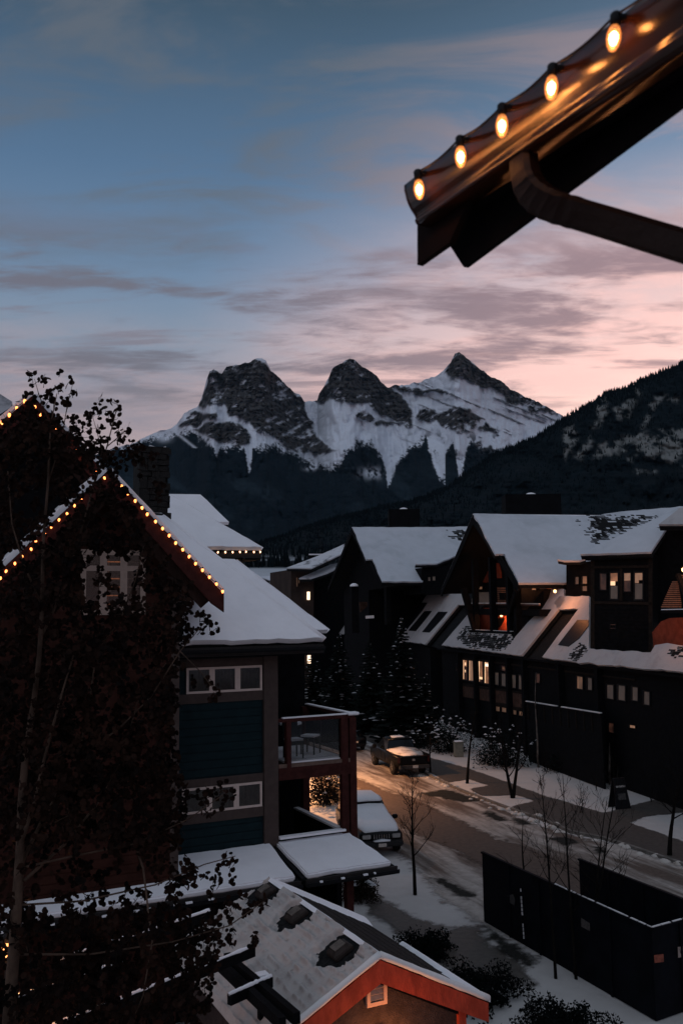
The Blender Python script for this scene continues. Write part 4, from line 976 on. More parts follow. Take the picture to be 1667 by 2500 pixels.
# ground-floor front wall with its windows
F = cwall(.45)
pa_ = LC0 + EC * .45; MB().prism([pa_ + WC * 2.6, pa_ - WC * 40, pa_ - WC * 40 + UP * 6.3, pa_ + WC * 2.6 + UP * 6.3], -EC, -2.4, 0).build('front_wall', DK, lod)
MB().prism([LC0 + WC * 2.6 + UP * 6.35, LC0 - WC * 40 + UP * 6.35, LC0 - WC * 40 + UP * 6.35 + EC * 2, LC0 + WC * 2.6 + UP * 6.35 + EC * 2], UP, -.12, 0).build('soffit', DK, lod)
def lit(parent, L, mats_, plane, conv=k2, fm=None):
    P = conv(L); (x0, y0), (x1, y1), (x2, y2), (x3, y3) = P
    f = MB()
    def bl(s, t): 
        t_ = (x0 + (x1 - x0) * s, y0 + (y1 - y0) * s); b_ = (x3 + (x2 - x3) * s, y3 + (y2 - y3) * s)
        return (t_[0] + (b_[0] - t_[0]) * t, t_[1] + (b_[1] - t_[1]) * t)
    for q in ([bl(0, 0), bl(1, 0), bl(1, .06), bl(0, .06)], [bl(0, .94), bl(1, .94), bl(1, 1), bl(0, 1)], [bl(0, .06), bl(.14, .06), bl(.14, .94), bl(0, .94)], [bl(.88, .06), bl(1, .06), bl(1, .94), bl(.88, .94)]):
        f.prism([on(x, y, plane) for x, y in q], plane[1], -.02, .07)
    o = f.build('window', fm or BLACK, parent)
    for (s0, t0, s1, t1), m_ in mats_: poly('pane', [bl(s0, t0), bl(s1, t0), bl(s1, t1), bl(s0, t1)], plane, m_, o, 0, .03)
    return o
BRIGHT = emit('bright_room', (1, .60, .34), 1.0, (.3, .2, .15)); SHADEW = emit('lit_lampshade', (1, .8, .62), 1.5); AMB = emit('amber_wall', (1, .42, .20), .22, (.2, .1, .07), .6, 2.5)
TANC = emit('tan_lit_curtain', (1, .52, .30), .16, (.25, .17, .13), .25, 6); DARKR = emit('shadowed_room', (1, .4, .25), .03, (.03, .02, .02), .8, 3)
FRL = emit('lamp_lit_jamb', (1, .55, .30), .55, (.4, .25, .18))
lit(lod, [(338, 1362), (405, 1368), (405, 1632), (338, 1620)], [((.14, .06, .30, .94), FRL), ((.30, .06, .88, .35), AMB), ((.30, .35, .88, .94), DARKR), ((.40, .16, .66, .30), BRIGHT), ((.42, .5, .6, .62), BRIGHT)], F)
lit(lod, [(410, 1368), (482, 1375), (482, 1645), (410, 1635)], [((.14, .06, .24, .94), FRL), ((.24, .06, .88, .94), TANC)], F)
lit(lod, [(518, 1370), (592, 1376), (592, 1668), (518, 1652)], [((.14, .06, .34, .94), BRIGHT), ((.34, .06, .88, .72), AMB), ((.34, .72, .88, .82), BRIGHT), ((.34, .82, .88, .94), DARKR)], F)
lit(lod, [(596, 1376), (668, 1382), (668, 1682), (596, 1668)], [((.12, .06, .24, .94), BRIGHT), ((.24, .06, .88, .15), FRL), ((.24, .15, .88, .26), SHADEW), ((.24, .26, .88, .94), AMB)], F)
for L in ([(722, 1518), (782, 1520), (782, 1690), (722, 1678)], [(800, 1530), (866, 1535), (866, 1705), (800, 1692)], [(920, 1543), (988, 1550), (988, 1725), (920, 1715)], [(1005, 1548), (1060, 1556), (1060, 1742), (1005, 1730)]):
    lit(lod, L, [((.14, .06, .88, .94), DIMC)], F)
lit(lod, [(798, 1440), (866, 1450), (866, 1520), (798, 1500)], [((.14, .06, .88, .94), DARKR), ((.3, .3, .8, .7), WARMDIM)], F)
lit(lod, [(266, 1420), (282, 1422), (282, 1510), (266, 1505)], [((.14, .06, .88, .94), WARMDIM)], F)
for L in ([(335, 1690), (475, 1700), (475, 1840), (335, 1815)], [(515, 1690), (665, 1705), (665, 1875), (515, 1850)], [(705, 1735), (868, 1755), (868, 1945), (705, 1915)], [(908, 1765), (1060, 1790), (1060, 1965), (908, 1940)]):
    poly('wall_panel', k2(L), F, LPAN, lod, -.02, .05)
for L in ([(720, 1925), (796, 1938), (796, 1998), (720, 1985)], [(804, 1940), (874, 1952), (874, 2010), (804, 1998)], [(925, 1968), (996, 1982), (996, 2038), (925, 2025)], [(1012, 1985), (1066, 1996), (1066, 2052), (1012, 2040)]):
    lit(lod, L, [((.12, .06, .88, .94), WARMDIM)], F)
for x in (305, 500, 688, 890, 1080, 1500, 1960):
    a = on(*k2([(x, 1340)])[0], cwall(.3)); MB().bar(V((a.x, a.y, 6.3)), V((a.x, a.y, 0)), .5, .35, up=WC).build('pier', DK, lod)
a = on(*k2([(1100, 1885)])[0], cwall(-.6)); b = on(*k2([(1465, 1945)])[0], cwall(-.6)); c_ = on(*k2([(1990, 2030)])[0], cwall(-.6))
rl = MB().bar(a, c_, .12, .1).build('porch_rail', DK, lod); MB().bar(a + UP * .08, b + UP * .08, .14, .05).build('snow_cover', SNOWD, rl); MB().bar(b + UP * .08 + (c_ - b) * .12, c_ + UP * .08, .14, .05).build('snow_cover', SNOWD, rl)
MB().prism([a - UP * .05, c_ - UP * .05, V((c_.x, c_.y, 0)), V((a.x, a.y, 0))], -EC, -.1, 0).build('porch_wall', DK, lod)
for L in ([(1480, 1545), (1540, 1550), (1540, 1700), (1480, 1690)], [(1215, 1530), (1275, 1540), (1275, 1660), (1215, 1650)], [(2055, 1660), (2160, 1672), (2160, 1860), (2055, 1840)], [(2190, 1665), (2300, 1680), (2300, 1880), (2190, 1860)], [(2360, 1690), (2450, 1700), (2450, 1880), (2360, 1865)], [(2500, 1740), (2590, 1755), (2590, 1930), (2500, 1915)]):
    lit(lod, L, [((.12, .06, .88, .94), DIMC if L[0][0] > 1300 else DARKR)], F)
# tower
t0 = on(1441, 1586, LPC); t0.z = 0; TX = V((.827, -.563, 0)).normalized(); TP = vplane(t0, TX)
tw = k1([(452, 690), (1192, 655), (1197, 1870), (1100, 1866), (452, 1818)])
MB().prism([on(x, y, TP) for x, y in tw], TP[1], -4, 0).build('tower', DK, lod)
tn = TP[1]; e0 = on(*k1([(330, 682)])[0], (t0 + tn * .5, tn)); e1 = on(*k1([(1185, 655)])[0], (t0 + tn * .5, tn)); e1.z = e0.z = (e0.z + e1.z) / 2
TR = (e0, (tn * .75 + UP).normalized())
P = [on(x, y, TR) for x, y in k1([(330, 680), (760, 668), (1180, 652), (1365, 375), (1530, 122), (1505, 122), (380, 655)])]
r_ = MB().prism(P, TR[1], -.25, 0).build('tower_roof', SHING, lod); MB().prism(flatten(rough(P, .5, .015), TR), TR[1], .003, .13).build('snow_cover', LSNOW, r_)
MB().prism([on(x, y, (t0 + tn * .4, tn)) for x, y in k1([(345, 690), (1180, 660), (1180, 700), (395, 735)])], tn, -.4, 0).build('tower_eave', DK, lod)
TR2 = (TR[0] + UP * .35 + tn * 1.0, TR[1])
P = [on(x, y, TR2) for x, y in k1([(1275, 318), (1530, 120), (1750, 90), (1750, 312), (1480, 318)])]
r_ = MB().prism(P, TR2[1], -.3, 0).build('upper_roof', SHING, lod); MB().prism(flatten(rough(P, .5, .015), TR2), TR2[1], .003, .12).build('snow_cover', MATS['lodge_snow'], r_)
MB().prism([on(x, y, (t0 + tn * .9, tn)) for x, y in k1([(1240, 335), (1750, 325), (1750, 350), (1300, 352)])], tn, -.5, 0).build('upper_eave', DK, lod)
TP2 = (t0 - tn * 1.2, tn)
MB().prism([on(x, y, TP2) for x, y in k1([(1180, 650), (1370, 380), (1540, 330), (1750, 340), (1750, 1420), (1180, 1500)])], tn, -3, 0).build('wall', DK, lod)
for L, ms in (([(555, 880), (650, 885), (650, 1100), (555, 1100)], [((.1, .05, .9, .95), DARKR)]), ([(675, 868), (792, 864), (792, 1218), (675, 1215)], [((.06, .05, .94, .34), AMB), ((.06, .34, .6, .48), SHADEW if 0 else BRIGHT), ((.06, .5, .94, .95), DIMC)]),
              ([(842, 875), (945, 870), (945, 1120), (842, 1120)], [((.06, .05, .94, .42), TANC), ((.06, .42, .94, .95), DARKR)]), ([(968, 865), (1092, 862), (1092, 1222), (968, 1222)], [((.06, .05, .94, .30), TANC), ((.06, .30, .5, .40), TANC), ((.06, .42, .94, .95), DIMC)])):
    lit(lod, L, ms, TP, k1)
lit(lod, [(680, 1500), (760, 1500), (760, 1560), (680, 1560)], [((.1, .1, .9, .9), DARKR), ((.1, .2, .45, .7), WARMDIM)], TP, k1)
# belts, corner boards and boarding of the tower and the front wall
TRM = mat('weathered_trim', (.016, .0125, .0105), .85, .3, 5, .2, 30, spec=.05)
for L in ([(452, 1225), (1195, 1235), (1195, 1270), (452, 1258)], [(452, 800), (1192, 790), (1192, 820), (452, 832)], [(452, 690), (500, 690), (500, 1822), (452, 1818)], [(1150, 655), (1196, 655), (1197, 1870), (1150, 1868)], [(800, 832), (835, 832), (835, 1225), (800, 1225)]):
    poly('trim_board', k1(L), TP, TRM, lod, -.02, .06)
for i in range(12): poly('siding_board', k1([(500, 1285 + i * 44), (1150, 1296 + i * 46), (1150, 1334 + i * 46), (500, 1322 + i * 44)]), TP, DK, lod, -.02, .02 + .012 * (i % 2))
for y0, y1, x0, x1 in ((1345, 1365, 300, 2400), (1655, 1690, 335, 480), (1690, 1715, 510, 670), (1715, 1738, 700, 1060), (1880, 1925, 700, 870), (1930, 1970, 900, 1065)):
    sl_ = (y1 - y0); poly('trim_board', k2([(x0, y0), (x1, y0 + (x1 - x0) * .125), (x1, y0 + (x1 - x0) * .125 + sl_), (x0, y1)]), cwall(.40), TRM, lod, -.02, .03)
for i in range(9):
    x = 1120 + i * 95; a = on(*k2([(x, 1890 + (x - 1100) * .165)])[0], cwall(-.62)); MB().bar(a, a - UP * 1.0, .08, .06, up=WC).build('baluster', TRM, lod)
for L, m_ in (([(1700, 1560), (1790, 1575), (1790, 1740), (1700, 1725)], WARMDIM), ([(1830, 1580), (1900, 1590), (1900, 1750), (1830, 1738)], DIMC), ([(2080, 2120), (2160, 2135), (2160, 2260), (2080, 2240)], DARKR), ([(2330, 2150), (2420, 2165), (2420, 2200), (2330, 2185)], TANC)):
    lit(lod, L, [((.1, .06, .9, .94), m_)], F)
# dormer left of the tower
dpt = on(*k1([(155, 1180)])[0], LPC); DP = vplane(V((dpt.x, dpt.y, 0)), TX)
MB().prism([on(x, y, DP) for x, y in k1([(155, 770), (460, 740), (460, 1190), (155, 1180)])], DP[1], -3, 0).build('dormer', DK, lod)
for L in ([(262, 930), (312, 928), (312, 1025), (262, 1025)], [(345, 920), (415, 918), (415, 1020), (345, 1020)], [(345, 1040), (415, 1040), (415, 1105), (345, 1105)]): lit(lod, L, [((.1, .05, .9, .95), WARMDIM if L[0][1] == 920 else DIMC)], DP, k1)
de = on(*k1([(55, 742)])[0], (DP[0] + DP[1] * .4, DP[1])); DR = (de, (DP[1] * .6 + UP).normalized())
P = [on(x, y, DR) for x, y in k1([(52, 742), (130, 756), (320, 755), (385, 735), (385, 660), (360, 655), (300, 660)])]
r_ = MB().prism(P, DR[1], -.2, 0).build('dormer_roof', SHING, lod); MB().prism(flatten(rough(P, .3, .015), DR), DR[1], .003, .14).build('snow_cover', LSNOW, r_)
# lit balcony at the right edge
W4 = cwall(2.0)
poly('red_wall', k1([(1195, 1600), (1300, 1470), (1400, 1430), (1760, 1410), (1760, 1790), (1395, 1745), (1215, 1790)]), W4, RED, lod, -.2, .02)
for i in range(13):
    y = 985 + i * 25; w_ = 20 + i * 11
    poly('slat', k1([(1475 - w_, y), (1500 + i * 4 if i < 10 else 1540, y), (1500 + i * 4 if i < 10 else 1540, y + 15), (1475 - w_, y + 15)]), W4, SLAT, lod, -.02, .12)
for i in range(5):
    y = 905 + i * 32; poly('slat', k1([(1515 + i * 14, y), (1700, y), (1700, y + 20), (1518 + i * 14, y + 20)]), W4, SLAT, lod, -.02, .12)
a = on(*k1([(1320, 1352)])[0], cwall(.9)); b = on(*k1([(1760, 1345)])[0], cwall(.9)); rl = MB().bar(a, b, .2, .16).build('balcony_rail', DK, lod); MB().bar(a + UP * .1, b + UP * .1, .18, .05).build('snow_cover', SNOW, rl)
MB().bar(on(*k1([(1500, 900)])[0], cwall(1.5)), on(*k1([(1620, 1200)])[0], cwall(1.5)), .2, .2).build('brace', DK, lod)
# chimney stacks
for x0, x1, yt, D, sx_ in ((950, 1025, 1243, 96, 'far'), (1236, 1372, 1207, 78, 'near')):
    a = at_depth(x0, 1300, D); b = at_depth(x1, 1300, D); zt = at_depth(x0, yt, D).z; par = lod
    o = MB().prism([V((a.x, a.y, 9)), V((b.x, b.y, 9)), V((b.x, b.y, zt)), V((a.x, a.y, zt))], V((0, -1, 0)), -2, 0).build('chimney', DK, par)
    m_ = a.lerp(b, .5); MB().lathe(V((m_.x, m_.y + 1, zt)), [(.5, 0), (.45, .12), (.25, .22), (.1, .25)], n=10).build('snow_cap', SNOW, o)
# warm wall lamps that light the recesses
def sconce(label, pos, power, col=(1, .34, .12)):
    t = thing('wall_lamp', label, 'lamp', pos); MB().lathe(pos, [(.05, -.08), (.10, -.02), (.10, .08), (.04, .12)], n=10).build('lamp_glass', emit('lamp_glass', (1, .5, .2), 4), t, smooth=True)
    MB().box(V(pos) + V((.06, .1, .1)), (.16, .12, .2)).build('bracket', BLACK, t)
    l = lamp('wall_lamp_light', (0, 0, 0), power, col, .15); l.parent = t; l.location = (-.25, -.3, -.1); return t
sconce('lamp on the red wall low in the balcony recess of the near lodge', on(*k2([(800, 850)])[0], cwall(2.7)), 130)
sconce('lamp at the upper right of the balcony recess beside the steep snowy roof', on(*k2([(1440, 560)])[0], cwall(1.3)), 150)
sconce('lamp behind the upper gallery rail of the near lodge', on(*k2([(905, 470)])[0], cwall(2.6)), 90)
sconce('lamp above the cedar slats at the right edge', on(1668, 1392, cwall(1.3)), 70)
sconce('lamp on the red wall below the cedar slats at the right edge', on(1690, 1520, cwall(1.1)), 60)
# --- middle lodge
WB_ = V((-.345, .939, 0)).normalized(); EB = V((.939, .345, 0)).normalized()
mid = thing('timber_lodge', 'middle timber lodge whose lower snowy roof has two dark skylights', 'lodge', V((4, 82, 0)))
pkB = at_depth(859.6, 1289.8, 88); peB = on(932, 1423, vplane(pkB, WB_))
PLB, HWB, FEB = main_gable(mid, pkB, peB, EB, WB_, k3([(145, 48), (700, 50), (1300, 48), (1600, 38), (1600, 420), (1350, 400), (1150, 485), (985, 530), (985, 700), (500, 700), (383, 435), (310, 435)]))
shingle_patch(k3([(1300, 160), (1320, 90), (1400, 80), (1520, 110), (1450, 230), (1390, 270), (1400, 180)]), PLB, mid, 10, .17, 8, .9)
MB().prism([pkB + UP * .05, peB + UP * .05, peB - UP * .4, pkB - UP * .6], -EB, -.06, .06).build('rake_board', DK, mid)
MB().prism([pkB + UP * .05, FEB + UP * .05, FEB - UP * .4, pkB - UP * .6], -EB, -.06, .06).build('rake_board', DK, mid)
gw = [pkB - UP * .5 + EB * 1.5, peB + WB_ * .6 - UP * .3 + EB * 1.5, peB + WB_ * 7.0 - UP * .5 + EB * 1.5, V((*(peB + WB_ * 7.0 + EB * 1.5)[:2], 0)), V((*(FEB - WB_ * .6 + EB * 1.5)[:2], 0)), FEB - WB_ * .6 - UP * .3 + EB * 1.5]
MB().prism(gw, -EB, -20, 0).build('wall', DK, mid)
LOWB = k3([(800, 1412), (1035, 1443), (1310, 1110), (1425, 970), (1530, 970), (1470, 760), (1290, 735), (1200, 830), (1000, 825), (830, 885), (700, 1000), (530, 1200), (520, 1310)])
P = [on(x, y, LPC) for x, y in LOWB]
lr = MB().prism(P, LPC[1], -.25, 0).build('lower_roof', SHING, mid); MB().prism(flatten(rough(P, .5, .03), LPC), LPC[1], .003, .14).build('snow_cover', MATS['lodge_snow'], lr)
for L in ([(760, 1290), (890, 950), (1055, 950), (1000, 1040), (830, 1250), (770, 1310)], [(832, 1283), (1025, 1050), (1108, 1052), (1050, 1130), (920, 1290)], [(998, 1300), (1190, 1058), (1300, 1062), (1230, 1150), (1085, 1306)]):
    poly('skylight', k3(L), LPC, BLACK, mid, .01, .18)
f0 = on(*k3([(520, 1310)])[0], LPC); f1 = on(*k3([(1035, 1443)])[0], LPC)
MB().prism([V((f0.x, f0.y, 0)) + EC * .4, V((f1.x, f1.y, 0)) + EC * .4 + WC * .3, f1 + EC * .4 + WC * .3 - UP * .3, f0 + EC * .4 - UP * .3], -EC, -3, 0).build('front_wall', DK, mid)
b_ = [on(x, y, LPC) - LPC[1] * .4 for x, y in k3([(520, 1310), (1230, 1470), (1700, 900), (1530, 600), (900, 800)])]; MB().prism(b_, LPC[1], -.1, 0).build('valley_roof', SHING, mid)
# dormer on the middle roof
dq = on(*k3([(980, 700)])[0], PLB); DPB = vplane(V((dq.x, dq.y, 0)), EB)
MB().prism([on(x, y, DPB) for x, y in k3([(975, 520), (1500, 480), (1500, 830), (975, 830)])], DPB[1], -4, 0).build('dormer', DK, mid)
de = on(*k3([(900, 490)])[0], (DPB[0] + DPB[1] * .5, DPB[1])); DRB = (de, (DPB[1] * .45 + UP).normalized())
P = [on(x, y, DRB) for x, y in k3([(898, 490), (1150, 486), (1355, 402), (1300, 395), (1000, 455)])]
r_ = MB().prism(P, DRB[1], -.25, 0).build('dormer_roof', SHING, mid); MB().prism(flatten(rough(P, .3, .02), DRB), DRB[1], .003, .13).build('snow_cover', LSNOW, r_)
for L in ([(1045, 630), (1080, 630), (1080, 680), (1045, 680)], [(1095, 622), (1140, 622), (1140, 675), (1095, 675)]): lit(mid, L, [((.1, .05, .9, .95), DIMC)], DPB, k3)
# porch posts and the roof strips at its far end
for x, y0, y1, w_ in ((165, 740, 1300, .7), (560, 700, 1200, .4)):
    a = at_depth(*k3([(x, y0)])[0], 84.5); b = at_depth(*k3([(x, y1)])[0], 84.5); MB().bar(a, V((a.x, a.y, b.z)), w_, .6, up=WB_).build('column', DK, mid)
a = at_depth(*k3([(168, 742)])[0], 84.2); MB().lathe(a, [(.4, 0), (.36, .15), (.15, .28)], n=8).build('snow_cap', SNOW, mid)
poly('wall_panel', k3([(230, 930), (320, 930), (320, 980), (240, 1055)]), vplane(at_depth(890, 1480, 86.2), EB), LPAN, mid, -.1, .1)
a = at_depth(*k3([(305, 1112)])[0], 83.5); b = at_depth(*k3([(405, 1106)])[0], 83.5); MB().bar(a, b, .3, .25).build('parapet_snow', SNOWD, mid)
for L in ([(-310, 1150), (-100, 1000), (120, 800), (135, 880), (-20, 1050), (-190, 1215), (-260, 1240)], [(-30, 1305), (0, 1230), (165, 1030), (185, 1060), (80, 1170), (60, 1270), (200, 1310), (360, 1352), (350, 1362)]):
    P = [on(x, y, LPC) for x, y in k3(L)]; o = MB().prism(P, LPC[1], -.3, 0).build('lower_roof', SHING, mid); MB().prism(flatten(rough(P, .5, .03), LPC), LPC[1], .003, .13).build('snow_cover', MATS['lodge_snow'], o)
bb = [on(x, y, LPC) - LPC[1] * .4 for x, y in k3([(-330, 1250), (560, 1390), (560, 900), (150, 740)])]; MB().prism(bb, LPC[1], -.1, 0).build('valley_roof', SHING, mid)
f0 = on(*k3([(-330, 1270)])[0], LPC); f1 = on(*k3([(520, 1390)])[0], LPC); MB().prism([V((f0.x, f0.y, 0)) + EC * .5, V((f1.x, f1.y, 0)) + EC * .5, f1 + EC * .5 - UP * .3, f0 + EC * .5 - UP * .3], -EC, -3, 0).build('front_wall', DK, mid)
poly('pier', k3([(130, 1400), (185, 1400), (185, 1640), (130, 1640)]), cwall(-.2), LPAN, mid, -.1, .1)
poly('pier', k3([(120, 1690), (180, 1690), (180, 1800), (120, 1800)]), cwall(-.2), LPAN, mid, -.1, .1)
# --- far brown lodge
far = thing('brown_lodge', 'far brown lodge wing with two bright white windows one above the other', 'lodge', at_depth(770, 1600, 113))
g6 = lambda L: [(680 + x / 3.136, 1250 + y / 3.136) for x, y in L]
FA = vplane(at_depth(720, 1500, 112), V((.93, .36, 0)))
FBR = mat('far_brown_wall', (.030, .019, .015), .9, .3, .6)
MB().prism([V((*q[:2], max(0, q.z))) for q in [on(x, y, FA) for x, y in g6([(95, 440), (270, 440), (270, 1700), (95, 1700)])]], FA[1], -9, 0).build('wall', FBR, far)
FB_ = (FA[0] + FA[1] * .3, FA[1])
MB().prism([V((*q[:2], max(0, q.z))) for q in [on(x, y, (FA[0] - FA[1] * 1.5, FA[1])) for x, y in g6([(265, 515), (520, 400), (520, 1700), (265, 1700)])]], FA[1], -8, 0).build('wing_wall', DK, far)
for L in ([(62, 436), (250, 438), (480, 330), (505, 290), (505, 252), (300, 345)], [(158, 516), (245, 516), (370, 475), (500, 418), (492, 390), (400, 410)]):
    pl_ = (at_depth(*g6([L[0]])[0], 111), (V((-.25, -.6, 0)) * .75 + UP).normalized()); P = [on(x, y, pl_) for x, y in g6(L)]
    o = MB().prism(P, pl_[1], -.3, 0).build('roof', SHING, far); MB().prism(flatten(rough(P, .9, .03), pl_), pl_[1], .003, .15).build('snow_cover', snow_mat('windblown_snow', (.55, .56, .6), (.09, .09, .1), .6, .5, .7), o)
a = at_depth(*g6([(232, 330)])[0], 125); b = at_depth(*g6([(345, 330)])[0], 125); MB().prism([a, b, b - UP * 2.5, a - UP * 2.5], V((0, -1, 0)), -1.5, 0).build('chimney', DK, far); MB().bar(a + UP * .1 + V((0, .7, 0)), b + UP * .1 + V((0, .7, 0)), 1.3, .18).build('snow_cap', SNOW, far)
WHITEW = emit('white_lit_window', (1, .72, .5), 1.6)
for L in ([(211, 606), (244, 606), (244, 678), (211, 676)], [(214, 1092), (250, 1092), (250, 1166), (214, 1160)]): lit(far, L, [((.08, .05, .92, .95), WHITEW)], FB_, g6)
for L in ([(134, 498), (146, 498), (146, 575), (134, 575)], [(150, 520), (160, 520), (160, 548), (150, 548)], [(134, 724), (147, 724), (147, 780), (134, 780)], [(158, 724), (170, 724), (170, 780), (158, 780)]): lit(far, L, [((.1, .05, .9, .95), WARMDIM)], FB_, g6)
# --- low cabins out in the valley
def cabin(label, px_roof, px_wall, D, lit_px=None):
    t = thing('cabin', label, 'cabin', at_depth(*px_wall[0], D))
    pl_ = (at_depth(*px_roof[0], D), (V((.1, -.75, 0)) * .8 + UP).normalized()); P = [on(x, y, pl_) for x, y in px_roof]
    o = MB().prism(P, pl_[1], -.3, 0).build('roof', SHING, t); MB().prism(flatten(P, pl_), pl_[1], .003, .2).build('snow_cover', MATS['far_snow2'], o)
    wp = vplane(at_depth(*px_wall[0], D + 1.2), V((1, .05, 0))); MB().prism([on(x, y, wp) for x, y in px_wall], wp[1], -5, 0).build('wall', DK, t)
    if lit_px: poly('window', lit_px, (wp[0] + wp[1] * .1, wp[1]), emit('cabin_window', (1, .36, .16), .55), t, -.1, .05)
snow_mat('far_snow2', (.55, .58, .64))
cabin('low cabin in the valley with a glowing window below a snowy roof', [(632, 1410), (710, 1436), (710, 1402), (688, 1396), (665, 1408)], [(608, 1426), (640, 1411), (672, 1432), (712, 1437), (712, 1460), (640, 1460)], 165, [(645, 1437), (665, 1436), (664, 1440), (646, 1440)])
cabin('dark outbuilding in the valley beyond the blue house roof', [(555, 1415), (600, 1418), (622, 1400), (580, 1398)], [(560, 1418), (606, 1420), (606, 1450), (560, 1450)], 190)
cabin('snow-topped shed tucked beside the far brown lodge', [(655, 1474), (712, 1480), (714, 1455), (690, 1452)], [(690, 1478), (712, 1480), (712, 1500), (690, 1500)], 135)
# ------------------------------------------------------------------ the red-trimmed shed in front
pf = at_depth(923, 2337, 13.8); SZ = pf.z
sh_ = thing('garden_shed', 'snow-roofed shed with bright red fascia, louvred gable vent and three roof vents', 'shed', V((pf.x, pf.y, 0)))
def sb_(a, b, z): return V((pf.x, pf.y, 0)) + UX * a + VX * b + UP * z
SL = 4.35; SWd = 1.86; ST = .51; 
eR = SZ - ST * SWd
nL = (-UX * ST + UP).normalized(); nR = (UX * ST + UP).normalized()
rl_ = MB().prism([sb_(0, 0, SZ), sb_(-SWd, 0, eR), sb_(-SWd, SL, eR), sb_(0, SL, SZ)], nL, -.10, 0).build('roof_slope', SHING, sh_)
ASPH = mat('grey_shingle', (.036, .033, .033), .95, .35, 30, .6, 90, spec=.05)
rr_ = MB().prism([sb_(0, 0, SZ), sb_(SWd, 0, eR), sb_(SWd, SL, eR), sb_(0, SL, SZ)], nR, -.10, 0).build('roof_slope', ASPH, sh_)
# courses of shingles as thin laps on the bare side
lp_ = MB()
for i in range(13):
    s = i / 13 * SWd; lp_.prism([sb_(s, .02, SZ - ST * s), sb_(s + SWd / 13 - .005, .02, SZ - ST * (s + SWd / 13)), sb_(s + SWd / 13 - .005, SL - .02, SZ - ST * (s + SWd / 13)), sb_(s, SL - .02, SZ - ST * s)], nR, .001, .007 if i % 2 else .011)
tag(lp_.build('shingle_course', ASPH, rr_), kind='stuff')
# rippled snow on the left slope: the courses show through, holes melted round the vents
VENTS = [(480 + 505 / 2.178, 2000 + 415 / 2.178), (480 + 535 / 2.178, 2000 + 520 / 2.178), (480 + 768 / 2.178, 2000 + 708 / 2.178)]
VENTS[0] = (480 + 372 / 2.178, 2000 + 398 / 2.178)
slopeL = (sb_(0, 0, SZ), nL)
vs_ = []
for x, y in VENTS:
    p = on(x, y, slopeL) - sb_(0, 0, 0); vs_.append((-(p.dot(UX)), p.dot(VX)))
na, nb = 150, 330
A, B = np.meshgrid(np.linspace(-.03, SWd + .03, na), np.linspace(-.05, SL, nb), indexing='ij')
edge_ = np.minimum.reduce([SWd + .03 - A, B + .05, SL - B]); 
th = .085 * np.sqrt(np.clip(edge_ / .09, 0, 1)) 
cs = .145
ph = (A / cs + (fbm(A * 3, B * 3, 3) - .5) * .35) % 1
th = th + .034 * np.exp(-((ph - .5) / .2) ** 2) * (.3 + 1.6 * sstep(fbm(A * 3 + 5, B * 7, 3), .35, .65)) * sstep(edge_, .02, .1) + (fbm(A * 2.2, B * 2.2, 4) - .5) * .03
thin_ = sstep(.45 - A, 0, .35) * sstep(fbm(A * 8, B * 5 + 3, 4), .52, .66) * np.exp(-((ph - .06) / .10) ** 2)
th = th - thin_ * .14
th -= .10 * sstep(fbm(A * 14, B * 14, 2), .80, .86) * (ph < .25)
for va, vb in vs_:
    d = np.hypot((A - va) / .33 + (fbm(A * 6, B * 6, 3) - .5) * .7, (B - vb) / .42 + (fbm(A * 6 + 9, B * 6, 3) - .5) * .7); th = np.where(d < 1.25, np.minimum(th, -.03 + .13 * sstep(d, .92, 1.25)), th)
n_ = np.array(nL); base_ = np.array(sb_(0, 0, SZ))[None, None] - np.array(UX)[None, None] * A[..., None] + np.array(VX)[None, None] * B[..., None] - np.array(UP)[None, None] * (ST * A[..., None])
grid_obj('snow_cover', base_ + n_[None, None] * th[..., None], snow_mat('shed_snow', (.44, .405, .39), (.34, .31, .30), 2.5, .45, .7, .25, 25), rl_, flip=True)
def strip(a0, b0, a1, b1, wd0, wd1, seed, t=.07, plane='R'):
    rg = random.Random(seed); P = []; Q = []; n = 26
    for i in range(n + 1):
        k = i / n; a = a0 + (a1 - a0) * k; b = b0 + (b1 - b0) * k; wdt = wd0 + (wd1 - wd0) * k + rg.gauss(0, .025)
        P.append((a, b)); Q.append((k, wdt))
    return P, Q
def snow_strip(a0, b0, a1, b1, wd0, wd1, da, db, seed):
    P, Q = strip(a0, b0, a1, b1, wd0, wd1, seed); n = len(P); G = np.zeros((n, 7, 3))
    for i, ((a, b), (k, wdt)) in enumerate(zip(P, Q)):
        for j in range(7):
            s = j / 6; aa = a + da * wdt * s; bb = b + db * wdt * s; t = .075 * (1 - s ** 3) * (1 if s < .99 else -.1) + .005
            if j == 0: t = .0
            elif j == 1: t *= .75
            G[i, j] = sb_(aa, bb, SZ - ST * aa) + nR * t
    o = grid_obj('snow_cover', G, SNOW, rr_); 
    o.data.flip_normals() if o.data.polygons[40].normal.z < 0 else None
snow_strip(0, SL + .03, SWd + .04, SL + .03, .30, .62, 0, -1, 1)
snow_strip(SWd + .04, 2.6, SWd + .04, -.04, .03, .30, -1, 0, 2)
snow_strip(-.02, -.05, SWd + .05, -.05, .12, .20, 0, 1, 3)
snow_strip(-.03, 4.3, -.03, -.02, .08, .06, 1, 0, 4)
SNOW_E = snow_mat('edge_snow', (.72, .70, .70))
MB().tube([sb_(-SWd - .02 + (SWd + .02) * k / 14, -.05, SZ - ST * (SWd + .02) * (1 - k / 14) + .055) for k in range(15)], [.045 + .012 * rnd.random() for k in range(15)], 7).build('snow_cover', SNOW_E, rl_, smooth=True)
MB().tube([sb_((SWd + .02) * k / 14, -.05, SZ - ST * (SWd + .02) * k / 14 + .05) for k in range(15)], [.045 + .014 * rnd.random() for k in range(15)], 7).build('snow_cover', SNOW_E, rr_, smooth=True)
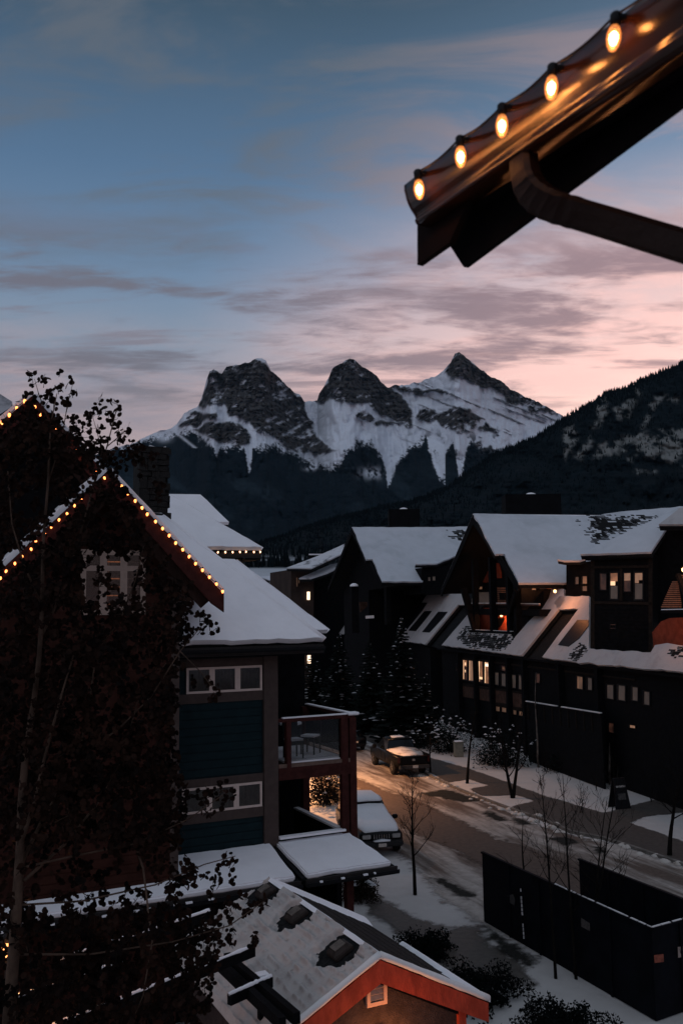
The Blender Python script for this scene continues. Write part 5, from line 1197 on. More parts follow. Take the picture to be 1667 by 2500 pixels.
# box vents
for va, vb in vs_:
    c = sb_(-va, vb, SZ - ST * va); M3 = Matrix((tuple(-UX * math.cos(math.atan(ST)) - UP * math.sin(math.atan(ST))), tuple(VX), tuple(nL))).transposed()
    b = MB(); z0 = [(-.17, -.17), (.17, -.17), (.17, .17), (-.17, .17)]
    lo = [c + M3 @ V((x, y, 0)) for x, y in z0]; mi = [c + M3 @ V((x, y, .07)) for x, y in z0]; tp = [c + M3 @ V((x * .62, y * .62, .12)) for x, y in z0]
    b.add(lo + mi + tp, [(3, 2, 1, 0)] + [(i, (i + 1) % 4, 4 + (i + 1) % 4, 4 + i) for i in range(4)] + [(4 + i, 4 + (i + 1) % 4, 8 + (i + 1) % 4, 8 + i) for i in range(4)] + [(8, 9, 10, 11)])
    vo = b.build('roof_vent', mat('vent_brown', (.030, .024, .022), .7, .3, 8, spec=.1), sh_, bevel=.012)
    b = MB(); b.prism([c + M3 @ V((x * .58, y * .58, 0)) for x, y in z0], nL, .121, .135); b.build('vent_cap', mat('vent_top', (.10, .085, .075), .7, .3, 8), vo)
# red fascia boards on the gable, walls, vent
FRED = mat('red_fascia', (.36, .050, .026), .6, .22, 7, .25, 40, spec=.1, stretch=(1, 1, .4)); SWALL = mat('umber_stucco', (.050, .036, .034), .9, .25, 5, .5, 45, spec=.05)
for sg in (-1, 1):
    MB().prism([sb_(0, -.04, SZ - .02), sb_(sg * SWd, -.04, eR - .02), sb_(sg * SWd, -.04, eR - .30), sb_(0, -.04, SZ - .34)], -VX, -.03, .03).build('fascia', FRED, sh_)
    MB().prism([sb_(0, .06, SZ - .30), sb_(sg * (SWd - .3), .06, SZ - .3 - ST * (SWd - .3)), sb_(sg * (SWd - .3), .06, SZ - .38 - ST * (SWd - .3)), sb_(0, .06, SZ - .38)], -VX, -.3, .0).build('soffit', MATS['dark_timber'], sh_)
MB().bar(sb_(SWd - .02, -.04, eR - .14), sb_(SWd - .02, SL, eR - .14), .04, .22).build('fascia', FRED, sh_)
WI = .36
MB().prism([sb_(-SWd + WI, .12, 0), sb_(SWd - WI, .12, 0), sb_(SWd - WI, .12, eR + .06), sb_(0, .12, SZ - .14), sb_(-SWd + WI, .12, eR + .06)], -VX, -SL + .3, 0).build('wall', SWALL, sh_)
MB().prism([sb_(SWd - WI - .10, .1, 0), sb_(SWd - WI + .03, .1, 0), sb_(SWd - WI + .03, .1, eR - .1), sb_(SWd - WI - .10, .1, eR - .1)], -VX, -.06, .05).build('corner_board', FRED, sh_)
v0 = on(480 + 895 / 2.178, 2000 + 870 / 2.178, (sb_(0, .12, 0), -VX)) - sb_(0, .12, 0); v1 = on(480 + 1003 / 2.178, 2000 + 965 / 2.178, (sb_(0, .12, 0), -VX)) - sb_(0, .12, 0)
A0, A1 = v0.dot(UX), v1.dot(UX); Z0 = v1.z - .02; Z1 = v0.z + .04; AM = (A0 + A1) / 2
CREAM = mat('cream_paint', (.58, .36, .26), .6, .08, 9, spec=.15)
f = MB(); fw = .055
f.prism([sb_(A0, .12, Z0), sb_(A1, .12, Z0), sb_(A1, .12, Z0 + fw), sb_(A0, .12, Z0 + fw)], -VX, -.02, .06)
f.prism([sb_(A0, .12, Z0 + fw), sb_(A0 + fw, .12, Z0 + fw), sb_(A0 + fw, .12, Z1 - .02), sb_(A0, .12, Z1 - .05)], -VX, -.02, .06); f.prism([sb_(A1 - fw, .12, Z0 + fw), sb_(A1, .12, Z0 + fw), sb_(A1, .12, Z1 + .02), sb_(A1 - fw, .12, Z1 + .04)], -VX, -.02, .06)
f.prism([sb_(A0, .12, Z1 - .05), sb_(A0 + fw, .12, Z1 - .02), sb_(AM, .12, Z1 + .04), sb_(A1 - fw, .12, Z1 + .04), sb_(A1, .12, Z1 + .02), sb_(A1, .12, Z1 + .06), sb_(AM, .12, Z1 + .10), sb_(A0, .12, Z1)], -VX, -.02, .06)
vo = f.build('gable_vent', CREAM, sh_)
MB().prism([sb_(A0 + fw, .12, Z0 + fw), sb_(A1 - fw, .12, Z0 + fw), sb_(A1 - fw, .12, Z1), sb_(A0 + fw, .12, Z1)], -VX, 0, .004).build('vent_back', BLACK, vo)
for i in range(4):
    z = Z0 + fw + .02 + i * (Z1 - Z0 - fw) / 4; b = MB(); b.add([sb_(A0 + fw, .12 - d, z + h) for d, h in ((.045, 0), (.01, .075), (.022, .08), (.055, .008))] + [sb_(A1 - fw, .12 - d, z + h) for d, h in ((.045, 0), (.01, .075), (.022, .08), (.055, .008))], [(0, 1, 2, 3), (7, 6, 5, 4), (0, 4, 5, 1), (1, 5, 6, 2), (2, 6, 7, 3), (3, 7, 4, 0)]); b.build('louvre', mat('louvre_paint', (.34, .24, .19), .6, .1, 9), vo)
# lamp on the gable wall just under the picture's edge
lp0 = on(925, 2545, (sb_(0, .12, 0), -VX)); t = thing('wall_lamp', 'lamp glowing under the gable vent of the red-trimmed shed', 'lamp', lp0)
MB().lathe(lp0 - VX * .16, [(.05, -.1), (.09, -.04), (.09, .08), (.03, .12)], n=12).build('lamp_glass', MATS['lamp_glass'], t, smooth=True); MB().box(lp0 - VX * .06 + UP * .08, (.12, .14, .2), math.atan2(UX.y, UX.x)).build('bracket', BLACK, t)
l = lamp('wall_lamp_light', (0, 0, 0), 30.0, (1, .36, .11), .08); l.parent = t; l.location = -VX * .42 - UP * .02

# ------------------------------------------------------------------ pergola at the lower left
pg = thing('pergola', 'dark timber pergola with snow lying along its beams beside the shed', 'pergola', sb_(-4.0, .5, 0))
PZ = 3.15
def pbeam(p0, p1, D0, D1, name, snow=True, w_=.11, h_=.20):
    a = at_depth(*p0, D0); b = at_depth(*p1, D1); zc = (a.z + b.z) / 2; a.z = b.z = zc
    o = MB().bar(a, b, w_, h_).build(name, MATS['dark_timber'], pg)
    if snow:
        d = (b - a); G = []; n = 22; pts = [a + d * (k / n) + UP * (h_ / 2 + .004) for k in range(n + 1)]
        MB().tube(pts, [w_ * .45 * (.6 + .6 * rnd.random()) for _ in pts], 7).build('snow_cover', SNOW, o, smooth=True)
    return zc
pbeam((140, 2326), (520, 2259), 12.6, 14.6, 'beam', w_=.07, h_=.14); pbeam((130, 2459), (620, 2370), 11.4, 13.9, 'beam', w_=.07, h_=.14); pbeam((560, 2427), (662, 2409), 12.9, 13.5, 'beam', w_=.08, h_=.14)
pbeam((-60, 2440), (300, 2395), 10.6, 12.0, 'beam', w_=.06, h_=.12)
for p0, p1, D0, D1 in (((554, 2317), (725, 2512), 14.4, 12.3), ((530, 2335), (690, 2515), 14.3, 12.2)):
    pbeam(p0, p1, D0, D1, 'rafter', False, .10, .15)
for x, y, D in ((640, 2405, 13.6),):
    a = at_depth(x, y, D); MB().bar(V((a.x, a.y, 0)), a - UP * .1, .11, .11, up=VX).build('post', MATS['dark_timber'], pg)
a = at_depth(640, 2398, 13.6); MB().box(a, (.16, .16, .13), .46).build('beam_end', MATS['dark_timber'], pg); MB().box(a + UP * .1, (.2, .2, .05), .46).build('snow_cover', SNOW, pg, bevel=.02)
ln = thing('lantern', 'lit lantern glowing orange behind the pale trunk at the lower left', 'lantern', at_depth(20, 2322, 11.5))
p = at_depth(20, 2322, 11.5); MB().lathe(p, [(.04, -.09), (.075, -.05), (.075, .05), (.04, .09)], n=10).build('lantern_glass', emit('lantern_glass', (1, .34, .10), 3.5), ln, smooth=True)
MB().lathe(p + UP * .12, [(.10, 0), (.08, .05), (.02, .10)], n=10).build('lantern_cap', BLACK, ln); MB().tube([p - UP * .12, V((p.x, p.y, 0))], .03, 8).build('pole', BLACK, ln)
l = lamp('lantern_light', (0, 0, 0), 34, (1, .36, .11), .1); l.parent = ln; l.location = (.25, -.35, .05)

# ------------------------------------------------------------------ eave of one's own house, close by
BPX = [(1020, 428), (1122.6, 346), (1225, 268), (1347.6, 172), (1501.7, 48)]   # where the bulbs hang from
HB_ = 1.43
def eav(px, py, dz=0.0): return on_z(px, py, H + HB_ + dz)
E0 = eav(1020, 424); E4 = eav(1501.7, 46); ED = (E4 - E0); ED.z = 0; ED.normalize(); EO = V((ED.y, -ED.x, 0)); EO = -EO if EO.dot(V((-1, 0, 0))) < 0 else EO     # outwards: away from the house (to the left)
ne = thing('roof_eave', 'dark brown roof eave and gutter overhead at the upper right, close to the viewer', 'eave', E0)
def ee(s, o, z): return E0 + ED * s + EO * (o - .082) + UP * z
ps = on(991, 461, (ee(0, .066, 0), EO)); s0_ = (ps - E0).dot(ED)
s1_ = 2.4
GUT = mat('brown_gutter', (.024, .0085, .0045), .20, .12, 10, .02, 30, metal=.0, spec=.55, coat=.0); GDK = mat('brown_fascia', (.0034, .0024, .0026), .8, .2, 8, spec=.05)
prof = [(-.06, .015), (.055, .020), (.066, .012), (.066, -.008), (.062, -.022), (.058, -.038), (.050, -.056), (.040, -.072), (.028, -.086), (.022, -.096), (.026, -.106), (.020, -.118), (-.06, -.120), (-.06, -.11), (.008, -.108), (.012, -.096), (.02, -.082), (.04, -.056), (.05, -.02), (.05, 0.0), (-.06, 0.005)]
g = MB(); k = len(prof); g.add([ee(s, o, z) for s in (s0_, s1_) for o, z in prof], [(i, (i + 1) % k, k + (i + 1) % k, k + i) for i in range(k)] + [tuple(range(k - 1, -1, -1)), tuple(range(k, 2 * k))])
gu = g.build('gutter', GUT, ne)
for p in gu.data.polygons: p.use_smooth = len(p.vertices) == 4
bm_ = bmesh.new(); bm_.from_mesh(gu.data); bmesh.ops.recalc_face_normals(bm_, faces=bm_.faces); bm_.to_mesh(gu.data); bm_.free()
MB().prism([ee(s0_ - .004, o, z) for o, z in prof[:13]], ED, -.008, .0).build('gutter_end', GUT, ne)
# fascia and soffit
MB().prism([ee(s0_ + .05, -.062, -.02), ee(s1_, -.062, -.02), ee(s1_, -.062, -.125), ee(s0_ + .05, -.062, -.125)], EO, -.03, .0).build('fascia', GDK, ne)
# traced lower edges: soffit slopes back under the roof
sp_ = [(1017, 518), (1095, 591), (1131, 652), (1318, 518), (1700, 233), (1700, 30), (1500, 150)]
pA = on(1017, 505, (ee(0, -.03, -.12), EO)); pB = on(1017, 646, (ee(0, -.03, 0), EO)); pC = on(1095, 591, (ee(0, -.07, 0), EO)); 
bpl = (ee(0, -.03, 0), EO); MB().prism([on(x, y, bpl) for x, y in [(1017, 500), (1017, 647), (1096, 591), (1150, 470)]], EO, -.025, -.002).build('barge_tail', mat('umber_tail', (.010, .0055, .0048), .8, .2, 8, spec=.05), ne)
# the deep board (soffit return) behind it
pD = on(1131, 652, (ee(0, -.12, 0), EO)); pE = on(1720, 212, (ee(0, -.12, 0), EO)); pF = on(1040, 510, (ee(0, -.12, 0), EO)); pG = on(1720, 20, (ee(0, -.12, 0), EO))
MB().prism([pF, pD, pE, pG], EO, -.02, 0).build('soffit_board', mat('near_black_board', (.0045, .004, .0045), .8, .3, 6, spec=.05), ne)
MB().prism([ee(s0_ + .1, -.05, .03), ee(s1_, -.05, .03), ee(s1_, -1.0, .55), ee(s0_ + .1, -1.0, .55)], (EO * .5 + UP).normalized(), -.03, 0).build('roof_edge', GDK, ne)
# snow lying on the roof edge, seen as a grey rim
G = np.zeros((60, 9, 3)); 
for i in range(60):
    s = s0_ + .22 + (s1_ - s0_ - .22) * i / 59; hgt = .045 + .02 * math.sin(i * .35) + .008 * rnd.random() if i > 1 else .012
    for j in range(9):
        q = j / 8; G[i, j] = ee(s, .035 - .5 * q, .016 + .24 * q + hgt * math.sin(min(1, q * 5 + .02) * math.pi / 2))
grid_obj('snow_cover', G, snow_mat('grey_snow', (.35, .36, .40)), ne)  # plain grey snow colour, darker than the main roof snow
# downpipe
c0 = on(1262, 395, (ee(0, -.02, 0), EO)); path = [(1277, 350, -.02), (1281, 420, -.01), (1298, 466, -.02), (1342, 500, -.05), (1410, 522, -.10), (1490, 546, -.15), (1600, 580, -.20), (1760, 628, -.25), (2100, 730, -.36), (2700, 910, -.5)]
P = []
for x, y, o in path:
    P.append(on(x, y, (ee(0, o, 0), EO)))
dd = MB(); nseg = 40; PP = []
for i in range(nseg + 1):
    t_ = i / nseg * (len(P) - 1); j = min(int(t_), len(P) - 2); f_ = t_ - j
    p0, p1, p2, p3 = P[max(j - 1, 0)], P[j], P[j + 1], P[min(j + 2, len(P) - 1)]
    PP.append(.5 * ((2 * p1) + (p2 - p0) * f_ + (2 * p0 - 5 * p1 + 4 * p2 - p3) * f_ ** 2 + (3 * p1 - p0 - 3 * p2 + p3) * f_ ** 3))
hw_ = .043
ring = []
for i, p in enumerate(PP):
    d = (PP[min(i + 1, nseg)] - PP[max(i - 1, 0)]).normalized(); x = d.cross(EO).normalized(); y = x.cross(d).normalized(); cr = 1.0 + (.05 if (6 <= i <= 18 and i % 2) else 0)
    ring.append([p + x * (hw_ * cr * a) + y * (.030 * cr * b) for a, b in ((-1, -.6), (-.7, -1), (.7, -1), (1, -.6), (1, .6), (.7, 1), (-.7, 1), (-1, .6))])
vs = [q for r_ in ring for q in r_]; fs = [(i * 8 + j, i * 8 + (j + 1) % 8, (i + 1) * 8 + (j + 1) % 8, (i + 1) * 8 + j) for i in range(nseg) for j in range(8)] + [tuple(range(7, -1, -1))]
dp_ = dd.add(vs, fs).build('downpipe', mat('brown_downpipe', (.012, .0058, .0042), .42, .15, 10, .1, 20, spec=.16), ne)
bm_ = bmesh.new(); bm_.from_mesh(dp_.data); bmesh.ops.recalc_face_normals(bm_, faces=bm_.faces); bm_.to_mesh(dp_.data); bm_.free()
# bulbs along it
nb_ = thing('string_lights', 'five large clear glowing bulbs on a black wire along the gutter overhead', 'string lights', E0, None)
FIL = emit('filament_glow', (1, .42, .14), 42); 
BG = bpy.data.materials.new('amber_bulb_glass'); BG.use_nodes = True; q = N(BG.node_tree); BG.node_tree.nodes.remove(BG.node_tree.nodes['Principled BSDF'])
tr = q.new('ShaderNodeBsdfTransparent'); tr.inputs[0].default_value = (1, .80, .58, 1); em = q.new('ShaderNodeEmission'); em.inputs[0].default_value = (1, .30, .07, 1); em.inputs[1].default_value = .62
gl = q.new('ShaderNodeBsdfGlossy'); gl.inputs['Roughness'].default_value = .05; m1 = q.new('ShaderNodeMixShader'); m1.inputs[0].default_value = .06; q.put(m1.inputs[1], tr.outputs[0]); q.put(m1.inputs[2], gl.outputs[0])
adn = q.new('ShaderNodeAddShader'); q.put(adn.inputs[0], m1.outputs[0]); q.put(adn.inputs[1], em.outputs[0]); q.put(BG.node_tree.nodes['Material Output'].inputs[0], adn.outputs[0])
prev = None; wire = MB(); hang = []
for i, (x, y) in enumerate(BPX):
    p = on(x, y, (ee(0, .092, 0), EO)); hang.append(p)
    ax = (-UP + V((-.05 * (i - 1), .0, 0))).normalized()
    bo = MB().lathe(p + ax * .016, [(.0085, 0), (.0125, .008), (.0165, .022), (.0172, .034), (.0145, .050), (.009, .062), (.003, .067)], axis=ax, n=16).build('bulb', BG, nb_, smooth=True)
    MB().lathe(p + ax * .032, [(.003, 0), (.0095, .008), (.0105, .018), (.0075, .030), (.002, .036)], axis=ax, n=12).build('filament', FIL, bo, smooth=True)
    MB().lathe(p + ax * -.018, [(.010, 0), (.0145, .006), (.0135, .022), (.0115, .036)], axis=ax, n=12).build('socket', BLACK, bo, smooth=True)
    MB().bar(p - ax * .012 - EO * .04, p - ax * .006 + EO * .004, .022, .012).build('clip', BLACK, bo)
pts = []
ext = hang + [hang[-1] + (hang[-1] - hang[-2])]
for a, b in zip(ext[:-1], ext[1:]):
    for k in range(8): pts.append(a.lerp(b, k / 8) + UP * (.012 - .012 * math.sin(math.pi * k / 8)))
wire.tube(pts, .0035, 6).build('wire', BLACK, nb_)

# ------------------------------------------------------------------ black hoarding round a skip yard, lower right
HBK = mat('black_hoarding', (.0042, .0050, .0075), .7, .3, 2, .15, 8, spec=.05)
hd = thing('site_hoarding', 'tall black panelled hoarding with thin snow along its top edge', 'hoarding', on_z(1190, 2245, 0))
w0 = on_z(1187, 2246, 0.05); topz = on(1176, 2083, vplane(w0, V((1, -.3, 0)))).z
T0 = on_z(1176, 2083, topz); T1 = on_z(1590, 2270, topz); hdv = (T1 - T0); hdv.z = 0
def hoard(a, b, z0, z1, n, snow=True, sx=0):
    d = (b - a); nn_ = V((d.y, -d.x, 0)).normalized(); nn_ = -nn_ if nn_.dot(CAM - a) < 0 else nn_
    for i in range(n):
        p = a + d * (i / n); q = a + d * ((i + 1) / n) - d.normalized() * .025
        MB().prism([V((p.x, p.y, z0)), V((q.x, q.y, z0)), V((q.x, q.y, z1)), V((p.x, p.y, z1))], nn_, -.05, 0.012 * (i % 2)).build('panel', HBK, hd)
        if i: MB().bar(V((p.x, p.y, z0)) + nn_ * .03, V((p.x, p.y, z1)) + nn_ * .03, .07, .035, up=nn_).build('batten', HBK, hd)
    MB().bar(V((a.x, a.y, z1 + .03)), V((b.x, b.y, z1 + .03)), .10, .05).build('cap_rail', HBK, hd)
    if snow:
        s = MB(); L = d.length; x = sx * L; rg = random.Random(int(L * 100))
        while x < L - .1:
            l = rg.uniform(.1, .5); s.bar(V((*(a + d.normalized() * x)[:2], z1 + .06)), V((*(a + d.normalized() * min(L, x + l))[:2], z1 + .06)), rg.uniform(.02, .06), .025); x += l + rg.uniform(0, .12)
        tag(s.build('top_snow', SNOWD, hd), kind='stuff')
    return nn_
hn = hoard(T0, T1, 0, topz, 5, True, .5)
T2 = on_z(1720, 2234, topz); hoard(T1, T2, 0, topz, 2)
F0 = on_z(1412, 2100, topz + .1); F1 = on_z(1760, 2236, topz + .1); hoard(F0, F1, 0, topz + .1, 4, False)
HP = (T0, hn); 
s = MB(); rg = random.Random(2); a = on(1271, 2150, HP) + hn * .03; b = on(1281, 2303, HP) + hn * .03
for i in range(16):
    if rg.random() < .8: s.bar(a.lerp(b, i / 16), a.lerp(b, (i + .8) / 16), .03 * rg.uniform(.5, 1.2), .03, up=hn)
tag(s.build('joint_snow', SNOWD, hd), kind='stuff')
P2 = vplane(T1, T2 - T1)
poly('notice', [(1238, 2186), (1252, 2183), (1257, 2198), (1255, 2210), (1243, 2204)], (T0 + hn * .03, hn), mat('faded_notice', (.045, .042, .042), .8, .3, 20), hd, 0, .006)
poly('notice', [(1418, 2241), (1439, 2254), (1439, 2273), (1418, 2262)], (T0 + hn * .03, hn), mat('grey_notice', (.065, .058, .055), .8, .5, 14), hd, 0, .006)
NP = (P2[0] + P2[1] * .03, P2[1])
poly('notice', [(1595, 2332), (1618, 2329), (1619, 2348), (1597, 2351)], NP, mat('orange_notice', (.20, .055, .035), .8, .3, 12), hd, 0, .006)
wsx = [(1653, 2312), (1700, 2306), (1700, 2332), (1654, 2338)]
wb = poly('notice_board', wsx, NP, mat('white_notice', (.26, .21, .19), .8, .1, 10), hd, 0, .006)
# the visible letter: a black W
wl = MB(); wpx = [(1657, 2316), (1660, 2327), (1663, 2319), (1666, 2326), (1669, 2314)]
for (x0, y0), (x1, y1) in zip(wpx[:-1], wpx[1:]): wl.bar(on(x0, y0, NP) + NP[1] * .009, on(x1, y1, NP) + NP[1] * .009, .012, .004, up=NP[1])
wl.build('lettering', BLACK, wb)
# ------------------------------------------------------------------ vehicles
PAINT = mat('black_paint', (.0030, .0034, .0042), .3, .1, 3, spec=.14, coat=.0)
CGLASS = mat('car_window', (.003, .004, .005), .08, .05, 3, spec=.3)
TYRE = mat('tyre_rubber', (.008, .008, .008), .9, .2, 10); RIM = mat('grey_rim', (.16, .15, .14), .4, .1, 8, metal=.6); PLATE = mat('pale_plate', (.45, .40, .36), .5, .1, 9)
LENS = mat('lamp_lens', (.30, .29, .28), .15, .1, 9, spec=.6); TAIL = mat('tail_lens', (.035, .006, .005), .2, .1, 9, spec=.5); CHROME = mat('bright_metal', (.35, .34, .33), .25, .05, 9, metal=.9)
DSNOW = snow_mat('car_snow', (.66, .66, .69))
class Car:
    def __init__(s, root, pos, ang): s.r = root; s.p = V(pos); s.m = Matrix.Rotation(ang, 3, 'Z')
    def t(s, x, y, z): return s.p + s.m @ V((x, y, z))
    def loft(s, name, st, m_, parent=None, smooth=True, bevel=0, cap=True):
        """st: list of (x, [(y,z)...] half section from bottom centre to top centre)"""
        b = MB(); k = len(st[0][1]); n = 2 * k
        for x, h in st: b.v += [s.t(x, y, z) for y, z in h] + [s.t(x, -y, z) for y, z in reversed(h)]
        for i in range(len(st) - 1):
            for j in range(n):
                a = i * n + j; c = i * n + (j + 1) % n; b.f.append((a, c, c + n, a + n))
        if cap: b.f += [tuple(range(n - 1, -1, -1)), tuple((len(st) - 1) * n + j for j in range(n))]
        o = b.build(name, m_, parent or s.r)
        bm_ = bmesh.new(); bm_.from_mesh(o.data); bmesh.ops.remove_doubles(bm_, verts=bm_.verts, dist=.0005); bmesh.ops.recalc_face_normals(bm_, faces=bm_.faces)
        if bevel: bmesh.ops.bevel(bm_, geom=[e for e in bm_.edges if len(e.link_faces) == 2 and e.calc_face_angle(0) > .5], offset=bevel, segments=2, affect='EDGES', clamp_overlap=True)
        bm_.to_mesh(o.data); bm_.free()
        if smooth:
            for p in o.data.polygons: p.use_smooth = True
        return o
    def quad(s, name, pts, m_, parent=None, t=.012):
        P = [s.t(*p) for p in pts]; n = (P[1] - P[0]).cross(P[2] - P[0]).normalized(); c = sum(P, V()) / len(P)
        if n.dot(c - s.t(0, 0, .9)) < 0: n = -n
        return MB().prism(P, n, -.004, t).build(name, m_, parent or s.r)
    def box(s, name, c, sz, m_, parent=None, bevel=0):
        b = MB(); x, y, z = [q / 2 for q in sz]
        vs = [s.t(c[0] + i * x, c[1] + j * y, c[2] + k * z) for k in (-1, 1) for i, j in ((-1, -1), (1, -1), (1, 1), (-1, 1))]
        return b.add(vs, [(3, 2, 1, 0), (4, 5, 6, 7), (0, 1, 5, 4), (1, 2, 6, 5), (2, 3, 7, 6), (3, 0, 4, 7)]).build(name, m_, parent or s.r, bevel=bevel)
    def wheel(s, x, y, r, wd=.24):
        sg = 1 if y > 0 else -1; ax = s.m @ V((0, sg, 0))
        w_ = MB().lathe(s.t(x, y - sg * wd, r), [(r * .6, 0), (r * .95, .01), (r, .05), (r, wd - .05), (r * .95, wd - .01), (r * .62, wd)], axis=ax, n=20).build('wheel', TYRE, s.r, smooth=True)
        MB().lathe(s.t(x, y - sg * .03, r), [(r * .62, 0), (r * .6, .02), (r * .12, .035)], axis=ax, n=20).build('rim', RIM, w_)
        b = MB()
        for k in range(5):
            a = k * 2 * math.pi / 5; c = s.t(x, y, r) + ax * .01; d = s.m @ V((math.cos(a), 0, math.sin(a))); b.bar(c + d * r * .12, c + d * r * .58, .07, .03, up=ax)
        b.build('spokes', RIM, w_)
# snow-covered off-roader facing the camera
jp = on_z(905, 2062, 0); jang = math.atan2(-.955, .20)
def heading(dx, dy): return math.atan2(dy, dx)
jc = on_z(933, 2093, 0); jdir = V((.215, -.976, 0)).normalized(); jpos = jc - jdir * 2.32
j = thing('parked_suv', 'boxy off-road car blanketed in snow, parked facing the viewer beside the red post', 'car', jpos)
C = Car(j, jpos, heading(jdir.x, jdir.y)); hw = .92
C.loft('body', [(-2.25, [(0, .42), (.70, .42), (.80, .60), (.82, .95), (.78, 1.02), (0, 1.03)]), (-2.1, [(0, .34), (.82, .34), (.90, .55), (.90, .98), (.86, 1.06), (0, 1.07)]), (.6, [(0, .34), (.84, .34), (.92, .55), (.91, .98), (.86, 1.07), (0, 1.08)]),
                (1.2, [(0, .34), (.84, .34), (.92, .55), (.90, .95), (.80, 1.06), (0, 1.10)]), (2.05, [(0, .34), (.82, .34), (.90, .52), (.87, .86), (.74, .98), (0, 1.02)]), (2.25, [(0, .40), (.78, .40), (.86, .52), (.84, .82), (.70, .92), (0, .95)])], PAINT)
C.loft('cabin', [(-2.2, [(0, 1.05), (.80, 1.05), (.70, 1.10), (0, 1.10)]), (-2.0, [(0, 1.05), (.82, 1.05), (.68, 1.62), (0, 1.64)]), (-1.0, [(0, 1.05), (.84, 1.05), (.69, 1.70), (0, 1.73)]), (-.15, [(0, 1.05), (.84, 1.05), (.68, 1.66), (0, 1.69)]), (.78, [(0, 1.05), (.82, 1.05), (.78, 1.09), (0, 1.10)])], CGLASS, smooth=False)
C.loft('roof_snow', [(-2.02, [(0, 1.60), (.62, 1.58), (.64, 1.62), (.5, 1.68), (0, 1.70)]), (-1.6, [(0, 1.64), (.68, 1.63), (.70, 1.70), (.56, 1.80), (0, 1.83)]), (-.5, [(0, 1.66), (.68, 1.66), (.70, 1.74), (.56, 1.83), (0, 1.86)]), (-.12, [(0, 1.66), (.64, 1.65), (.66, 1.70), (.52, 1.78), (0, 1.80)]), (-.02, [(0, 1.66), (.56, 1.65), (.56, 1.66), (.44, 1.70), (0, 1.71)])], DSNOW)
C.loft('windscreen_snow', [(.08, [(0, 1.50), (.68, 1.47), (.70, 1.52), (.6, 1.57), (0, 1.60)]), (.5, [(0, 1.22), (.76, 1.20), (.78, 1.27), (.64, 1.33), (0, 1.36)]), (.95, [(0, 1.05), (.84, 1.04), (.86, 1.12), (.70, 1.19), (0, 1.21)]), (1.5, [(0, 1.04), (.82, .99), (.83, 1.07), (.66, 1.16), (0, 1.19)]), (2.08, [(0, .95), (.72, .92), (.73, 1.0), (.6, 1.08), (0, 1.10)]), (2.22, [(0, .92), (.66, .89), (.66, .92), (.54, .98), (0, 1.0)])], DSNOW)
for sy in (1, -1):
    C.box('headlight', (2.235, sy * .60, .77), (.07, .34, .17), LENS, bevel=.02); C.box('fog_lamp', (2.25, sy * .62, .50), (.04, .13, .08), LENS)
    mo = C.box('mirror', (.55, sy * 1.02, 1.12), (.14, .22, .17), PAINT, bevel=.03)
    C.wheel(1.42, sy * .93, .37); C.wheel(-1.38, sy * .93, .37)
    C.quad('door', [(.5, sy * .915, .45), (-.45, sy * .915, .45), (-.45, sy * .905, 1.0), (.5, sy * .905, 1.0)], PAINT)
C.box('grille', (2.24, 0, .77), (.06, .74, .20), BLACK)
for k in range(7): C.box('grille_bar', (2.275, -.30 + k * .1, .77), (.02, .032, .17), CHROME)
C.box('bumper', (2.27, 0, .50), (.22, 1.72, .24), mat('grey_bumper', (.012, .012, .013), .7, .2, 9), bevel=.05)
C.box('number_plate', (2.395, 0, .47), (.015, .32, .13), PLATE)
C.loft('bumper_snow', [(2.28, [(0, .60), (.36, .60), (.36, .64), (0, .69)]), (2.40, [(0, .60), (.30, .60), (.30, .62), (0, .66)])], DSNOW)
# black pickup on the far kerb, tail towards the camera
tr0 = on_z(890, 1864, 0); tr1 = on_z(955, 1893, 0); tdir = V((-.27, .963, 0)).normalized()
tpos = on_z(1012, 1897, 0) + tdir * 2.9
tk = thing('pickup_truck', 'black pickup truck with snow in its open bed, parked tail towards the viewer', 'truck', tpos)
C = Car(tk, tpos, heading(tdir.x, tdir.y))
C.loft('body', [(-2.82, [(0, .55), (.94, .55), (.98, .70), (.98, 1.10), (.96, 1.17), (0, 1.17)]), (-.55, [(0, .50), (.96, .50), (1.0, .68), (1.0, 1.12), (.97, 1.19), (0, 1.19)]), (1.35, [(0, .50), (.96, .50), (1.0, .68), (.99, 1.08), (.94, 1.19), (0, 1.21)]), (2.55, [(0, .50), (.94, .50), (.97, .66), (.94, 1.0), (.84, 1.10), (0, 1.14)]), (2.8, [(0, .55), (.86, .55), (.9, .66), (.86, .98), (.76, 1.03), (0, 1.06)])], PAINT)
C.loft('cabin', [(-.60, [(0, 1.15), (.90, 1.15), (.88, 1.2), (0, 1.2)]), (-.42, [(0, 1.15), (.92, 1.15), (.74, 1.82), (0, 1.85)]), (.5, [(0, 1.15), (.92, 1.15), (.75, 1.87), (0, 1.90)]), (1.55, [(0, 1.15), (.90, 1.15), (.86, 1.2), (0, 1.2)])], CGLASS, smooth=False)
C.loft('roof', [(-.46, [(0, 1.80), (.72, 1.78), (.75, 1.82), (.62, 1.87), (0, 1.89)]), (.3, [(0, 1.84), (.75, 1.82), (.78, 1.87), (.64, 1.93), (0, 1.95)]), (.72, [(0, 1.78), (.72, 1.76), (.75, 1.79), (.62, 1.84), (0, 1.86)])], PAINT)
C.loft('roof_snow', [(-.2, [(0, 1.90), (.40, 1.88), (.42, 1.9), (.3, 1.93), (0, 1.93)]), (.35, [(0, 1.92), (.38, 1.9), (.40, 1.93), (.3, 1.96), (0, 1.965)])], SNOWD)
BEDS = snow_mat('bed_snow', (.66, .60, .56), (.20, .14, .11), 1.6, .45, .7)
